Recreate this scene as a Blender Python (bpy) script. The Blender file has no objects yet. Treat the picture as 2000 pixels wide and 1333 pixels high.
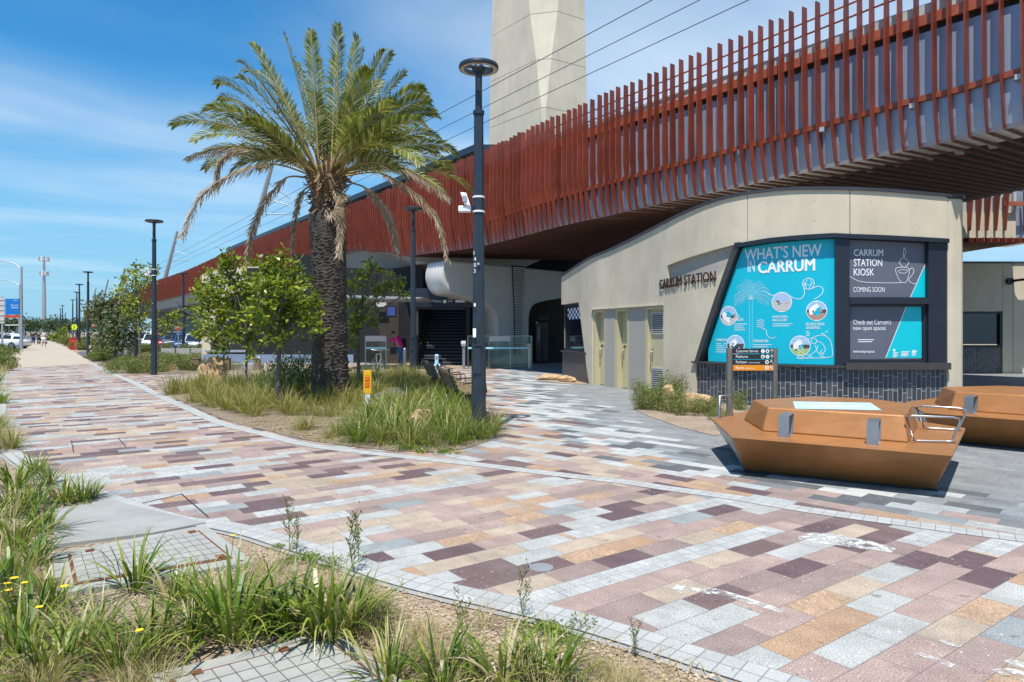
import bpy, bmesh, math, random
from mathutils import Vector, Matrix
R = random.Random(7)
PI = math.pi
scene = bpy.context.scene
COL = scene.collection
# ------------------------------------------------------------------ camera, sky, sun, exposure
F, HC, CX, CY = 1333.0, 1.65, 1000.0, 648.0
cam = bpy.data.cameras.new("camera"); camo = bpy.data.objects.new("camera", cam); COL.objects.link(camo)
camo.location = (0, 0, HC); camo.rotation_euler = (PI/2, 0, 0)
cam.sensor_width = 36; cam.lens = 36*F/2000; cam.shift_y = -(666.5-CY)/2000; cam.clip_end = 4000; cam.clip_start = 0.05
scene.camera = camo
EL = math.radians(66.5)
SH = Vector((-.23, -.973, 0)).normalized()
SUN = Vector((SH.x*math.cos(EL), SH.y*math.cos(EL), math.sin(EL)))
sl = bpy.data.lights.new("sun", 'SUN'); sl.energy = 4.9; sl.angle = math.radians(.5); sl.color = (1, .955, .88)
slo = bpy.data.objects.new("sun", sl); COL.objects.link(slo)
slo.rotation_euler = (-SUN).to_track_quat('-Z', 'Y').to_euler()
scene.view_settings.view_transform = 'Standard'; scene.view_settings.look = 'None'
scene.view_settings.exposure = 0.45; scene.view_settings.gamma = 1
world = bpy.data.worlds.new("World"); scene.world = world; world.use_nodes = True

class NT:
    """small node helper"""
    def __init__(s, tree): s.t = tree; s.n = tree.nodes; s.l = tree.links
    def put(s, sock, v):
        if v is None: return
        if hasattr(v, 'is_output'): s.l.new(v, sock)
        else: sock.default_value = v
    def m(s, op, a, b=None, c=None):
        n = s.n.new('ShaderNodeMath'); n.operation = op
        for i, v in enumerate((a, b, c)): s.put(n.inputs[i], v)
        return n.outputs[0]
    def mix(s, f, a, b, blend='MIX'):
        n = s.n.new('ShaderNodeMix'); n.data_type = 'RGBA'; n.blend_type = blend
        s.put(n.inputs[0], f); s.put(n.inputs[6], a if hasattr(a, 'is_output') else c4(a)); s.put(n.inputs[7], b if hasattr(b, 'is_output') else c4(b))
        return n.outputs[2]
    def noise(s, vec, scale, detail=4, rough=.5, dist=0):
        n = s.n.new('ShaderNodeTexNoise'); n.inputs['Scale'].default_value = scale; n.inputs['Detail'].default_value = detail
        n.inputs['Roughness'].default_value = rough; n.inputs['Distortion'].default_value = dist
        if vec is not None: s.l.new(vec, n.inputs['Vector'])
        return n.outputs[0]
    def ramp(s, f, stops, const=False):
        n = s.n.new('ShaderNodeValToRGB'); r = n.color_ramp
        r.interpolation = 'CONSTANT' if const else 'LINEAR'
        while len(r.elements) < len(stops): r.elements.new(.5)
        for e, (p, c) in zip(r.elements, stops): e.position = p; e.color = c4(c)
        s.put(n.inputs[0], f); return n.outputs[0]
    def mr(s, v, a, b, c=0, d=1, smooth=False):
        n = s.n.new('ShaderNodeMapRange'); n.clamp = True
        if smooth: n.interpolation_type = 'SMOOTHSTEP'
        s.put(n.inputs[0], v)
        for i, k in enumerate((a, b, c, d)): s.put(n.inputs[i+1], k)
        return n.outputs[0]
    def wn(s, a, b=0.0, c=0.0):
        n = s.n.new('ShaderNodeTexWhiteNoise'); n.noise_dimensions = '3D'
        s.l.new(s.xyz(a, b, c), n.inputs['Vector']); return n.outputs[0]
    def xyz(s, a, b, c=0.0):
        n = s.n.new('ShaderNodeCombineXYZ')
        for i, v in enumerate((a, b, c)): s.put(n.inputs[i], v)
        return n.outputs[0]
    def sep(s, v):
        n = s.n.new('ShaderNodeSeparateXYZ'); s.l.new(v, n.inputs[0]); return n.outputs
    def coord(s, k='Object'): return s.n.new('ShaderNodeTexCoord').outputs[k]
    def island(s): return s.n.new('ShaderNodeNewGeometry').outputs['Random Per Island']
    def bump(s, h, strength=.3, dist=.01):
        n = s.n.new('ShaderNodeBump'); n.inputs['Strength'].default_value = strength; n.inputs['Distance'].default_value = dist
        s.put(n.inputs['Height'], h); return n.outputs[0]
def c4(c): return (c[0], c[1], c[2], 1.0) if len(c) == 3 else tuple(c)

w = NT(world.node_tree)
sky = w.n.new('ShaderNodeTexSky'); sky.sky_type = 'NISHITA'; sky.sun_disc = False
sky.sun_elevation = EL; sky.sun_rotation = math.atan2(SUN.x, SUN.y); sky.air_density = 1.15; sky.dust_density = .35; sky.ozone_density = 2.6
dx, dy, dz = w.sep(w.coord('Generated'))
zz = w.m('MAXIMUM', dz, .05)
cu = w.m('DIVIDE', dx, zz); cv = w.m('DIVIDE', dy, zz)
ra = w.m('ADD', w.m('MULTIPLY', cu, .85), w.m('MULTIPLY', cv, .5))
rb = w.m('ADD', w.m('MULTIPLY', cu, -.5), w.m('MULTIPLY', cv, .85))
c1 = w.noise(w.xyz(w.m('MULTIPLY', ra, .7), w.m('MULTIPLY', rb, 1.1), 3.1), .55, 7, .5, .4)
c2 = w.noise(w.xyz(cu, cv, 1.7), .45, 3, .5, .3)
side = w.m('ADD', w.mr(dx, -.1, .5, .0, .15), w.m('MULTIPLY', w.mr(dx, -.6, -.2, .06, 0), w.mr(dz, .12, .40, 1, 0)))
cl = w.mr(w.m('ADD', w.m('ADD', w.m('MULTIPLY', c1, .6), w.m('MULTIPLY', c2, .4)), side), .47, .88, 0, .85, True)
cl = w.m('MULTIPLY', cl, w.mr(dz, .0, .25, .35, 1))
hz = w.mr(dz, 0, .34, .88, 0)
tint = w.mix(1.0, sky.outputs[0], (.26, .83, 1.14), 'MULTIPLY')
skyc = w.mix(hz, tint, (2.7, 4.5, 6.2))
skyc = w.mix(cl, skyc, (6.0, 6.9, 7.6))
bg = w.n['Background']; w.l.new(skyc, bg.inputs[0]); bg.inputs[1].default_value = .104

# ------------------------------------------------------------------ layout helpers
def E(px, py, z=0.0):
    Y = F*(HC-z)/(py-CY); return Vector(((px-CX)/F*Y, Y, z))
def A(px, py, Y): return Vector(((px-CX)/F*Y, Y, HC+(CY-py)/F*Y))

class MB:
    def __init__(s): s.v = []; s.f = []; s.uv = {}; s.mi = []; s.sm = []
    def add(s, vs, fs, uvs=None, mi=0, smooth=False):
        b = len(s.v); s.v += [tuple(p) for p in vs]
        if uvs:
            for i, t in enumerate(uvs): s.uv[b+i] = t
        for f in fs: s.f.append([b+i for i in f]); s.mi.append(mi); s.sm.append(smooth)
        return s
    def box(s, c, d, rz=0, mi=0, top=1.0):
        x, y, z = d[0]/2, d[1]/2, d[2]/2; ca, sa = math.cos(rz), math.sin(rz); vs = []
        for k, t in ((-z, 1), (z, top)):
            for a, b in ((-x, -y), (x, -y), (x, y), (-x, y)):
                a *= t; b *= t
                vs.append((c[0]+a*ca-b*sa, c[1]+a*sa+b*ca, c[2]+k))
        return s.add(vs, [(3, 2, 1, 0), (4, 5, 6, 7), (0, 1, 5, 4), (1, 2, 6, 5), (2, 3, 7, 6), (3, 0, 4, 7)], None, mi)
    def prism(s, pts, z0, z1, mi=0, inset=1.0):
        n = len(pts); cx = sum(p[0] for p in pts)/n; cy = sum(p[1] for p in pts)/n
        vs = [(p[0], p[1], z0) for p in pts]+[(cx+(p[0]-cx)*inset, cy+(p[1]-cy)*inset, z1) for p in pts]
        fs = [tuple(range(n-1, -1, -1)), tuple(range(n, 2*n))]+[(i, (i+1) % n, n+(i+1) % n, n+i) for i in range(n)]
        return s.add(vs, fs, None, mi)
    def loft(s, r0, r1, mi=0, caps=True):
        n = len(r0); fs = [(i, (i+1) % n, n+(i+1) % n, n+i) for i in range(n)]
        if caps: fs += [tuple(range(n-1, -1, -1)), tuple(range(n, 2*n))]
        return s.add(list(r0)+list(r1), fs, None, mi)
    def tube(s, path, rad, n=8, mi=0, caps=True, closed=False, smooth=True):
        path = [Vector(p) for p in path]; k = len(path)
        if not isinstance(rad, (list, tuple)): rad = [rad]*k
        vs = []; up = None
        for i, p in enumerate(path):
            a = path[i-1] if (i or closed) else p; b = path[(i+1) % k] if (i < k-1 or closed) else p
            t = (b-a)
            if t.length < 1e-9: t = Vector((0, 0, 1))
            t.normalize()
            if up is None: up = Vector((0, 0, 1)) if abs(t.z) < .9 else Vector((0, 1, 0))
            x = up.cross(t)
            if x.length < 1e-6: x = Vector((1, 0, 0)).cross(t)
            x.normalize(); y = t.cross(x); up = y
            for j in range(n):
                q = 2*PI*j/n; vs.append(p+x*math.cos(q)*rad[i]+y*math.sin(q)*rad[i])
        fs = []
        for i in range(k if closed else k-1):
            i2 = (i+1) % k
            for j in range(n): fs.append((i*n+j, i*n+(j+1) % n, i2*n+(j+1) % n, i2*n+j))
        b = len(s.v); s.add(vs, fs, None, mi, smooth)
        if caps and not closed: s.add(vs[:n], [tuple(range(n-1, -1, -1))], None, mi); s.add(vs[-n:], [tuple(range(n))], None, mi)
        return s
    def bar(s, p, q, wd, ht, mi=0):
        p, q = Vector(p), Vector(q); t = (q-p).normalized()
        x = t.cross(Vector((0, 0, 1)))
        if x.length < 1e-4: x = Vector((1, 0, 0))
        x.normalize(); y = x.cross(t); c = [(-1, -1), (1, -1), (1, 1), (-1, 1)]
        return s.loft([p+x*a*wd/2+y*b*ht/2 for a, b in c], [q+x*a*wd/2+y*b*ht/2 for a, b in c], mi)
    def lathe(s, prof, n=24, c=(0, 0, 0), mi=0, smooth=True):
        vs = []
        for r, z in prof:
            for j in range(n): q = 2*PI*j/n; vs.append((c[0]+r*math.cos(q), c[1]+r*math.sin(q), c[2]+z))
        fs = [(i*n+j, i*n+(j+1) % n, (i+1)*n+(j+1) % n, (i+1)*n+j) for i in range(len(prof)-1) for j in range(n)]
        return s.add(vs, fs, None, mi, smooth)
    def disc(s, c, r, n, fn, mi=0):
        vs = [fn(c[0]+r*math.cos(2*PI*i/n), c[1]+r*math.sin(2*PI*i/n)) for i in range(n)]
        return s.add(vs, [tuple(range(n))], None, mi)

def mesh_of(name, mb, mats):
    me = bpy.data.meshes.new(name); me.from_pydata(mb.v, [], mb.f)
    if not isinstance(mats, (list, tuple)): mats = [mats]
    for m in mats: me.materials.append(m)
    me.polygons.foreach_set('material_index', mb.mi); me.polygons.foreach_set('use_smooth', mb.sm)
    if mb.uv:
        ul = me.uv_layers.new(name='UVMap')
        for lp in me.loops:
            ul.data[lp.index].uv = mb.uv.get(lp.vertex_index, (0, 0))
    me.update(); return me
def recalc(o):
    bm = bmesh.new(); bm.from_mesh(o.data); bmesh.ops.recalc_face_normals(bm, faces=bm.faces); bm.to_mesh(o.data); bm.free()
def root_inv(p):
    m = Matrix.Identity(4); o = p
    while o is not None:
        m = (Matrix.Translation(o.location) @ o.rotation_euler.to_matrix().to_4x4() @ Matrix.Diagonal((*o.scale, 1))) @ o.matrix_parent_inverse.copy() @ m if False else m
        o = o.parent
    return m
def obj(name, mb, mats, parent=None, world=False, bevel=0, fix=True):
    o = bpy.data.objects.new(name, mesh_of(name, mb, mats)); COL.objects.link(o)
    if fix: recalc(o)
    if parent is not None:
        o.parent = parent
        if world:
            top = parent
            while top.parent is not None: top = top.parent
            if parent is top:
                o.matrix_parent_inverse = (Matrix.Translation(top.location) @ top.rotation_euler.to_matrix().to_4x4()).inverted()
    if bevel:
        b = o.modifiers.new('bevel', 'BEVEL'); b.width = bevel; b.segments = 2; b.limit_method = 'ANGLE'; b.angle_limit = .6
    return o
def tag(o, label, cat, group=None):
    o['label'] = label; o['category'] = cat
    if group: o['group'] = group
    return o
def thing(name, label, cat, loc=(0, 0, 0), rz=0, group=None):
    o = bpy.data.objects.new(name, None); COL.objects.link(o); o.empty_display_size = .2
    o.location = loc; o.rotation_euler = (0, 0, rz); return tag(o, label, cat, group)
def struct(name, mb, mats, kind='structure', fix=True):
    o = obj(name, mb, mats, fix=fix); o['kind'] = kind; return o
def dup(r, loc, rz=0, label=None, scale=1.0, group=None):
    c = r.copy(); COL.objects.link(c); c.location = loc; c.rotation_euler = (0, 0, rz); c.scale = (scale,)*3 if not isinstance(scale, tuple) else scale
    if label: c['label'] = label
    if group: c['group'] = group
    def rec(a, b):
        for ch in list(a.children):
            k = ch.copy(); COL.objects.link(k); k.parent = b; k.matrix_parent_inverse = ch.matrix_parent_inverse.copy(); rec(ch, k)
    rec(r, c); return c

# ------------------------------------------------------------------ materials
def mat(name, col, rough=.6, metal=0, var=.12, scale=6, bump=0, bscale=40, spec=.4, stain=0):
    m = bpy.data.materials.new(name); m.use_nodes = True; t = NT(m.node_tree); p = t.n['Principled BSDF']
    p.inputs['Roughness'].default_value = rough; p.inputs['Metallic'].default_value = metal; p.inputs['Specular IOR Level'].default_value = spec
    co = t.coord()
    n = t.noise(co, scale, 5, .6)
    a = tuple(max(0, x*(1-var)) for x in col); b = tuple(min(1, x*(1+var)) for x in col)
    c = t.ramp(n, [(.3, a), (.7, b)])
    if stain:
        x, y, z = t.sep(co)
        st = t.noise(t.xyz(t.m('MULTIPLY', x, 2.2), t.m('MULTIPLY', y, 2.2), t.m('MULTIPLY', z, .35)), 1.3, 6, .6)
        c = t.mix(t.mr(st, .5, .75, 0, stain), c, tuple(x*.62 for x in col))
    if name.startswith('oxide'):
        k = t.mr(t.n.new('ShaderNodeObjectInfo').outputs['Random'], 0, 1, .78, 1.25); c = t.mix(1, c, t.xyz(k, k, k), 'MULTIPLY')
    t.l.new(c, p.inputs['Base Color'])
    if bump:
        t.l.new(t.bump(t.noise(co, bscale, 4, .6), bump, .01), p.inputs['Normal'])
    return m
def flat(name, col, rough=.5, spec=.4):
    m = bpy.data.materials.new(name); m.use_nodes = True; t = NT(m.node_tree); p = t.n['Principled BSDF']
    n = t.noise(t.coord(), 9, 3)
    t.l.new(t.mix(t.mr(n, .35, .65, 0, .12), col, tuple(x*.8 for x in col)), p.inputs['Base Color'])
    p.inputs['Roughness'].default_value = rough; p.inputs['Specular IOR Level'].default_value = spec
    return m
def leafmat(name, stops, rough=.45, trans=.3, tcol=(1.15, 1.2, .6)):
    m = bpy.data.materials.new(name); m.use_nodes = True; t = NT(m.node_tree); p = t.n['Principled BSDF']
    oi = t.n.new('ShaderNodeObjectInfo').outputs['Random']
    r = t.m('FRACT', t.m('ADD', t.m('MULTIPLY', t.island(), 1.0), 0))
    r = t.m('ADD', t.m('MULTIPLY', r, .86), t.m('MULTIPLY', oi, .14))
    c = t.ramp(r, stops)
    t.l.new(c, p.inputs['Base Color']); p.inputs['Roughness'].default_value = rough; p.inputs['Specular IOR Level'].default_value = .35
    tr = t.n.new('ShaderNodeBsdfTranslucent'); t.l.new(t.mix(1, c, tcol, 'MULTIPLY'), tr.inputs[0])
    mx = t.n.new('ShaderNodeMixShader'); mx.inputs[0].default_value = trans
    t.l.new(p.outputs[0], mx.inputs[1]); t.l.new(tr.outputs[0], mx.inputs[2])
    t.l.new(mx.outputs[0], t.n['Material Output'].inputs[0]); return m
def glassmat(name, col=(.02, .025, .03), rough=.05):
    m = bpy.data.materials.new(name); m.use_nodes = True; p = m.node_tree.nodes['Principled BSDF']
    p.inputs['Base Color'].default_value = c4(col); p.inputs['Roughness'].default_value = rough; p.inputs['Specular IOR Level'].default_value = .7
    return m
def clearglass(name, tint=(.8, .9, .88), a=.28):
    m = bpy.data.materials.new(name); m.use_nodes = True; t = NT(m.node_tree)
    tr = t.n.new('ShaderNodeBsdfTransparent'); tr.inputs[0].default_value = c4(tint)
    gl = t.n.new('ShaderNodeBsdfGlossy'); gl.inputs['Roughness'].default_value = .03; gl.inputs[0].default_value = (.9, .95, .95, 1)
    lw = t.n.new('ShaderNodeLayerWeight'); lw.inputs[0].default_value = a
    mx = t.n.new('ShaderNodeMixShader'); t.l.new(lw.outputs['Fresnel'], mx.inputs[0])
    t.l.new(tr.outputs[0], mx.inputs[1]); t.l.new(gl.outputs[0], mx.inputs[2]); t.l.new(mx.outputs[0], t.n['Material Output'].inputs[0]); return m
def emit(name, col, s):
    m = bpy.data.materials.new(name); m.use_nodes = True; p = m.node_tree.nodes['Principled BSDF']
    p.inputs['Base Color'].default_value = c4(col); p.inputs['Emission Color'].default_value = c4(col); p.inputs['Emission Strength'].default_value = s; return m

def pavers(name, rowdir, plaza):
    """2:1 stone pavers in running rows, every cell its own stone; plaza = stones change from warm to grey towards the kiosk"""
    m = bpy.data.materials.new(name); m.use_nodes = True; t = NT(m.node_tree); p = t.n['Principled BSDF']
    W, H = .44, .214; co = t.coord(); x, y, z = t.sep(co); ux, uy = rowdir; vx, vy = -uy, ux
    u = t.m('ADD', t.m('MULTIPLY', x, ux), t.m('MULTIPLY', y, uy)); v = t.m('ADD', t.m('MULTIPLY', x, vx), t.m('MULTIPLY', y, vy))
    vr = t.m('DIVIDE', v, H); row = t.m('FLOOR', vr); rr = t.wn(row, 3.3)
    off = t.m('ADD', t.m('MULTIPLY', t.m('FLOORED_MODULO', row, 2.0), .5), t.m('MULTIPLY', rr, .5))
    u2 = t.m('ADD', t.m('DIVIDE', u, W), off); colm = t.m('FLOOR', u2)
    r1 = t.wn(colm, row, .5); r2 = t.wn(colm, row, 7.5); r3 = t.wn(colm, row, 13.5)
    fu = t.m('MULTIPLY', t.m('FRACT', u2), W); fv = t.m('MULTIPLY', t.m('FRACT', vr), H)
    def edge(a, L): return t.m('MINIMUM', a, t.m('SUBTRACT', L, a))
    d = t.m('MINIMUM', edge(fu, W), edge(fv, H))
    grout = t.mr(d, .0012, .0042, 1, 0)
    fine = t.noise(co, 115, 3, .8); fine2 = t.noise(co, 60, 3, .7); big = t.noise(co, 1.1, 5, .6)
    P = (.118, .078, .083); P2 = (.145, .098, .098); PK = (.33, .245, .215); PK2 = (.26, .195, .175); OR = (.35, .232, .15); CR = (.38, .31, .24); WH = (.365, .366, .35); BG = (.25, .27, .275)
    par = t.m('FLOORED_MODULO', t.m('ADD', colm, row), 2.0)
    r1w = t.m('ADD', t.m('MULTIPLY', par, t.m('SUBTRACT', .28, t.m('MULTIPLY', r1, .28))), r1)
    warm = t.ramp(r1w, [(0, P), (.15, P2), (.30, PK2), (.43, PK), (.61, OR), (.72, CR), (.855, WH), (.975, BG)], True)
    # veined sandstone on the orange stones
    wv = t.n.new('ShaderNodeTexWave'); wv.inputs['Scale'].default_value = 4.5; wv.inputs['Distortion'].default_value = 16; wv.inputs['Detail'].default_value = 4; wv.inputs['Detail Scale'].default_value = 1.6
    t.l.new(t.xyz(t.m('ADD', x, t.m('MULTIPLY', r2, 40)), t.m('ADD', y, t.m('MULTIPLY', r3, 40)), 0), wv.inputs['Vector'])
    isor = t.m('MULTIPLY', t.m('MULTIPLY', t.m('GREATER_THAN', r1w, .61), t.m('LESS_THAN', r1w, .72)), t.m('GREATER_THAN', r3, .5))
    warm = t.mix(t.m('MULTIPLY', isor, t.mr(wv.outputs[1], .15, .95, 0, .5)), warm, (.46, .34, .24))
    base = warm
    sett = None
    if not plaza:
        run = t.m('FLOOR', t.m('ADD', t.m('DIVIDE', u, 2.5), t.m('MULTIPLY', rr, 9)))
        sett = t.m('GREATER_THAN', t.wn(run, row, 21.0), .84)
        h2 = H/2; su = t.m('ADD', t.m('DIVIDE', u, h2), t.m('MULTIPLY', t.m('FLOOR', t.m('DIVIDE', v, h2)), .5)); sv = t.m('DIVIDE', v, h2)
        ds = t.m('MINIMUM', edge(t.m('MULTIPLY', t.m('FRACT', su), h2), h2), edge(t.m('MULTIPLY', t.m('FRACT', sv), h2), h2))
        gs = t.mr(ds, .001, .004, 1, 0); rs = t.wn(t.m('FLOOR', su), t.m('FLOOR', sv), 2.0)
        base = t.mix(sett, base, t.ramp(rs, [(0, (.35, .36, .35)), (1, (.42, .425, .41))]))
        grout = t.m('MAXIMUM', grout, t.m('MULTIPLY', sett, t.m('MULTIPLY', gs, .8)))
    else:
        uc = t.m('MULTIPLY', t.m('SUBTRACT', t.m('ADD', colm, .5), off), W); vc = t.m('MULTIPLY', t.m('ADD', row, .5), H)
        xc = t.m('ADD', t.m('MULTIPLY', uc, ux), t.m('MULTIPLY', vc, vx)); yc = t.m('ADD', t.m('MULTIPLY', uc, uy), t.m('MULTIPLY', vc, vy))
        den = t.m('MAXIMUM', t.m('ADD', t.m('MULTIPLY', t.m('SUBTRACT', yc, 5.5), .0645), .161), .11)
        g = t.m('SUBTRACT', t.m('DIVIDE', 1.0, den), 2.0)
        tt = t.m('DIVIDE', t.m('SUBTRACT', xc, g), 2.4)
        # far left of the station the paving stays warm
        grey = t.ramp(r1, [(0, (.10, .11, .115)), (.20, (.17, .18, .19)), (.38, (.235, .26, .27)), (.55, (.36, .385, .38)), (.72, (.43, .44, .43))], True)
        uni = t.ramp(r1, [(0, (.19, .197, .20)), (1, (.24, .247, .25))])
        k1 = t.m('GREATER_THAN', t.m('ADD', tt, t.m('MULTIPLY', t.m('SUBTRACT', r2, .5), .55)), .36)
        k2 = t.m('GREATER_THAN', t.m('ADD', tt, t.m('MULTIPLY', t.m('SUBTRACT', r3, .5), .5)), 1.0)
        base = t.mix(k2, t.mix(k1, warm, grey), uni)
    sp = t.mr(fine, .36, .64, .36, 1.64)
    n = t.n.new('ShaderNodeMix'); n.data_type = 'RGBA'; n.blend_type = 'MULTIPLY'; n.inputs[0].default_value = .8
    t.l.new(base, n.inputs[6]); t.l.new(t.xyz(sp, sp, sp), n.inputs[7]); base = n.outputs[2]
    sp2 = t.mr(t.m('ADD', t.m('MULTIPLY', fine2, .5), t.m('MULTIPLY', big, .5)), .3, .7, .72, 1.2)
    n2 = t.n.new('ShaderNodeMix'); n2.data_type = 'RGBA'; n2.blend_type = 'MULTIPLY'; n2.inputs[0].default_value = 1
    t.l.new(base, n2.inputs[6]); t.l.new(t.xyz(sp2, sp2, sp2), n2.inputs[7]); base = n2.outputs[2]
    # each stone has its own cloudiness, and traffic leaves broad grey smears across the stones
    cl_ = t.mr(t.noise(t.xyz(t.m('ADD', x, t.m('MULTIPLY', r2, 31)), t.m('ADD', y, t.m('MULTIPLY', r3, 31)), 0), 5, 4, .6), .3, .7, .84, 1.14)
    base = t.mix(1, base, t.xyz(cl_, cl_, cl_), 'MULTIPLY')
    smear = t.noise(t.xyz(t.m('MULTIPLY', u, 1.6), t.m('MULTIPLY', v, .35), 4.0), 1.4, 6, .65)
    base = t.mix(t.mr(smear, .52, .74, 0, .38), base, (.20, .18, .165))
    spot = t.noise(co, 9, 2, .4); base = t.mix(t.mr(spot, .70, .73, 0, .45), base, (.07, .065, .06))
    # scuffs and worn white specks
    sc = t.m('MULTIPLY', t.mr(t.noise(co, 34, 2, .5), .66, .71), t.mr(t.noise(co, 1.6, 2), .42, .58))
    base = t.mix(t.m('MULTIPLY', sc, .75), base, (.6, .58, .55))
    base = t.mix(t.m('MULTIPLY', grout, .75), base, (.13, .12, .11))
    t.l.new(base, p.inputs['Base Color']); p.inputs['Roughness'].default_value = .72; p.inputs['Specular IOR Level'].default_value = .25
    t.l.new(t.bump(t.m('ADD', t.m('MULTIPLY', grout, -1.0), t.m('MULTIPLY', fine, .25)), .35, .004), p.inputs['Normal'])
    return m
def setts(name, size=.108, c0=(.335, .34, .33), c1=(.405, .41, .395)):
    m = bpy.data.materials.new(name); m.use_nodes = True; t = NT(m.node_tree); p = t.n['Principled BSDF']
    u, v, _ = t.sep(t.coord('UV')); su = t.m('DIVIDE', u, size); sv = t.m('DIVIDE', v, size)
    def edge(a): a = t.m('FRACT', a); return t.m('MINIMUM', a, t.m('SUBTRACT', 1.0, a))
    d = t.m('MINIMUM', edge(su), edge(sv)); g = t.mr(d, .012, .045, 1, 0)
    c = t.ramp(t.wn(t.m('FLOOR', su), t.m('FLOOR', sv)), [(0, c0), (1, c1)])
    fine = t.noise(t.coord(), 190, 3, .7)
    k = t.mr(fine, .4, .6, .72, 1.22)
    c = t.mix(.8, c, t.xyz(k, k, k), 'MULTIPLY')
    c = t.mix(t.m('MULTIPLY', g, .8), c, (.13, .125, .11)); t.l.new(c, p.inputs['Base Color']); p.inputs['Roughness'].default_value = .75
    t.l.new(t.bump(t.m('MULTIPLY', g, -1.0), .3, .003), p.inputs['Normal']); return m
def bricks(name, bw, bh, c0, c1, mortar, off=.5, gap=.012):
    """upright bricks: columns of width bw, brick height bh, UV in metres"""
    m = bpy.data.materials.new(name); m.use_nodes = True; t = NT(m.node_tree); p = t.n['Principled BSDF']
    u, v, _ = t.sep(t.coord('UV')); su = t.m('DIVIDE', u, bw); cu_ = t.m('FLOOR', su)
    sv = t.m('ADD', t.m('DIVIDE', v, bh), t.m('MULTIPLY', t.wn(cu_, 4.0), 1.0)); rv = t.m('FLOOR', sv)
    def edge(a, L): a = t.m('MULTIPLY', t.m('FRACT', a), L); return t.m('MINIMUM', a, t.m('SUBTRACT', L, a))
    d = t.m('MINIMUM', edge(su, bw), edge(sv, bh)); g = t.mr(d, gap*.4, gap*.7, 1, 0)
    c = t.ramp(t.wn(cu_, rv), [(0, c0), (1, c1)])
    c = t.mix(g, c, mortar); t.l.new(c, p.inputs['Base Color'])
    t.l.new(t.mr(g, 0, 1, .38, .85), p.inputs['Roughness'])
    t.l.new(t.bump(t.m('MULTIPLY', g, -1.0), .5, .006), p.inputs['Normal']); return m
def gravelmat(name, stops, scale=55):
    m = bpy.data.materials.new(name); m.use_nodes = True; t = NT(m.node_tree); p = t.n['Principled BSDF']
    vo = t.n.new('ShaderNodeTexVoronoi'); vo.inputs['Scale'].default_value = scale; t.l.new(t.coord(), vo.inputs['Vector'])
    r, g, b = t.sep(vo.outputs['Color']); c = t.ramp(r, stops)
    big = t.noise(t.coord(), .8, 5, .6)
    c = t.mix(t.mr(big, .45, .7, 0, .55), c, (.16, .12, .085))
    c = t.mix(t.mr(vo.outputs['Distance'], .35, .8, 0, .5), c, (.07, .055, .04))
    t.l.new(c, p.inputs['Base Color']); p.inputs['Roughness'].default_value = .9
    t.l.new(t.bump(vo.outputs['Distance'], .6, .012).node.outputs[0], p.inputs['Normal']); return m

M = {}
M['band'] = pavers('warm_pavers', (.807, .59), False)
M['plaza'] = pavers('grey_pavers', (.707, -.707), True)
M['sett'] = setts('white_setts')
M['gravel'] = gravelmat('gravel_mulch', [(0, (.20, .14, .095)), (.35, (.36, .27, .19)), (.7, (.46, .36, .27)), (1, (.33, .22, .15))])
M['soil'] = gravelmat('bark_soil', [(0, (.13, .095, .065)), (.5, (.25, .19, .13)), (1, (.36, .27, .19))], 40)
M['tan'] = mat('tan_path', (.385, .325, .255), .85, 0, .07, 1.2, .2, 180)
M['asphalt'] = mat('asphalt', (.10, .10, .105), .85, 0, .15, 2, .3, 150)
M['greyconc'] = mat('grey_slab', (.29, .29, .275), .8, 0, .12, 3, .25, 120, stain=.25)
M['pit'] = mat('pit_concrete', (.31, .31, .285), .8, 0, .14, 5, .25, 140, stain=.3)
M['rust'] = mat('rust_steel', (.16, .065, .03), .85, .2, .4, 22, .3, 90)
M['cream'] = mat('cream_concrete', (.555, .485, .37), .75, 0, .10, 1.1, .12, 45, stain=.3)
M['cream2'] = mat('tower_concrete', (.55, .485, .375), .8, 0, .10, .45, .1, 20, stain=.32)
M['agg'] = mat('exposed_aggregate', (.37, .34, .30), .85, 0, .3, 60, .5, 80)
M['viaconc'] = mat('viaduct_concrete', (.50, .485, .455), .75, 0, .08, .8, .1, 25, stain=.25)
M['darkgap'] = flat('dark_gap', (.03, .03, .03), .9)
M['cap'] = mat('dark_metal_cap', (.055, .058, .07), .45, .3)
M['frame'] = mat('charcoal_frame', (.022, .027, .04), .35, .2, .1)
M['sill'] = mat('bronze_sill', (.075, .07, .068), .4, .4, .1)
M['brick'] = bricks('charcoal_upright_bricks', .105, .30, (.035, .038, .046), (.075, .08, .092), (.30, .31, .32))
M['brick2'] = bricks('dark_header_bricks', .11, .11, (.05, .047, .05), (.07, .065, .07), (.16, .155, .155), gap=.009)
M['doorcream'] = mat('cream_door_paint', (.50, .44, .27), .5, 0, .04)
M['louvre'] = flat('louvre_metal', (.42, .43, .43), .4)
M['louvdark'] = mat('louvre_slots', (.06, .03, .02), .7)
M['rustletter'] = mat('brown_letters', (.05, .024, .02), .6, .2, .2)
M['teal'] = flat('teal_film', (.005, .44, .58), .35)
M['teal2'] = flat('teal_accent', (.0, .52, .62), .35)
M['slate'] = flat('slate_film', (.115, .125, .165), .35)
M['white'] = flat('white_print', (.80, .82, .84), .4)
M['paleblue'] = flat('pale_print', (.35, .68, .78), .4)
M['picsky'] = flat('print_sky', (.36, .52, .72), .4); M['picgrey'] = flat('print_grey', (.50, .48, .47), .4)
M['picgreen'] = flat('print_green', (.32, .45, .16), .4); M['picdark'] = flat('print_dark', (.07, .07, .09), .4); M['picred'] = flat('print_red', (.4, .22, .17), .4)
M['ochre'] = mat('ochre_paint', (.335, .145, .047), .42, .2, .12, 5, .10, 45, stain=.22)
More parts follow.
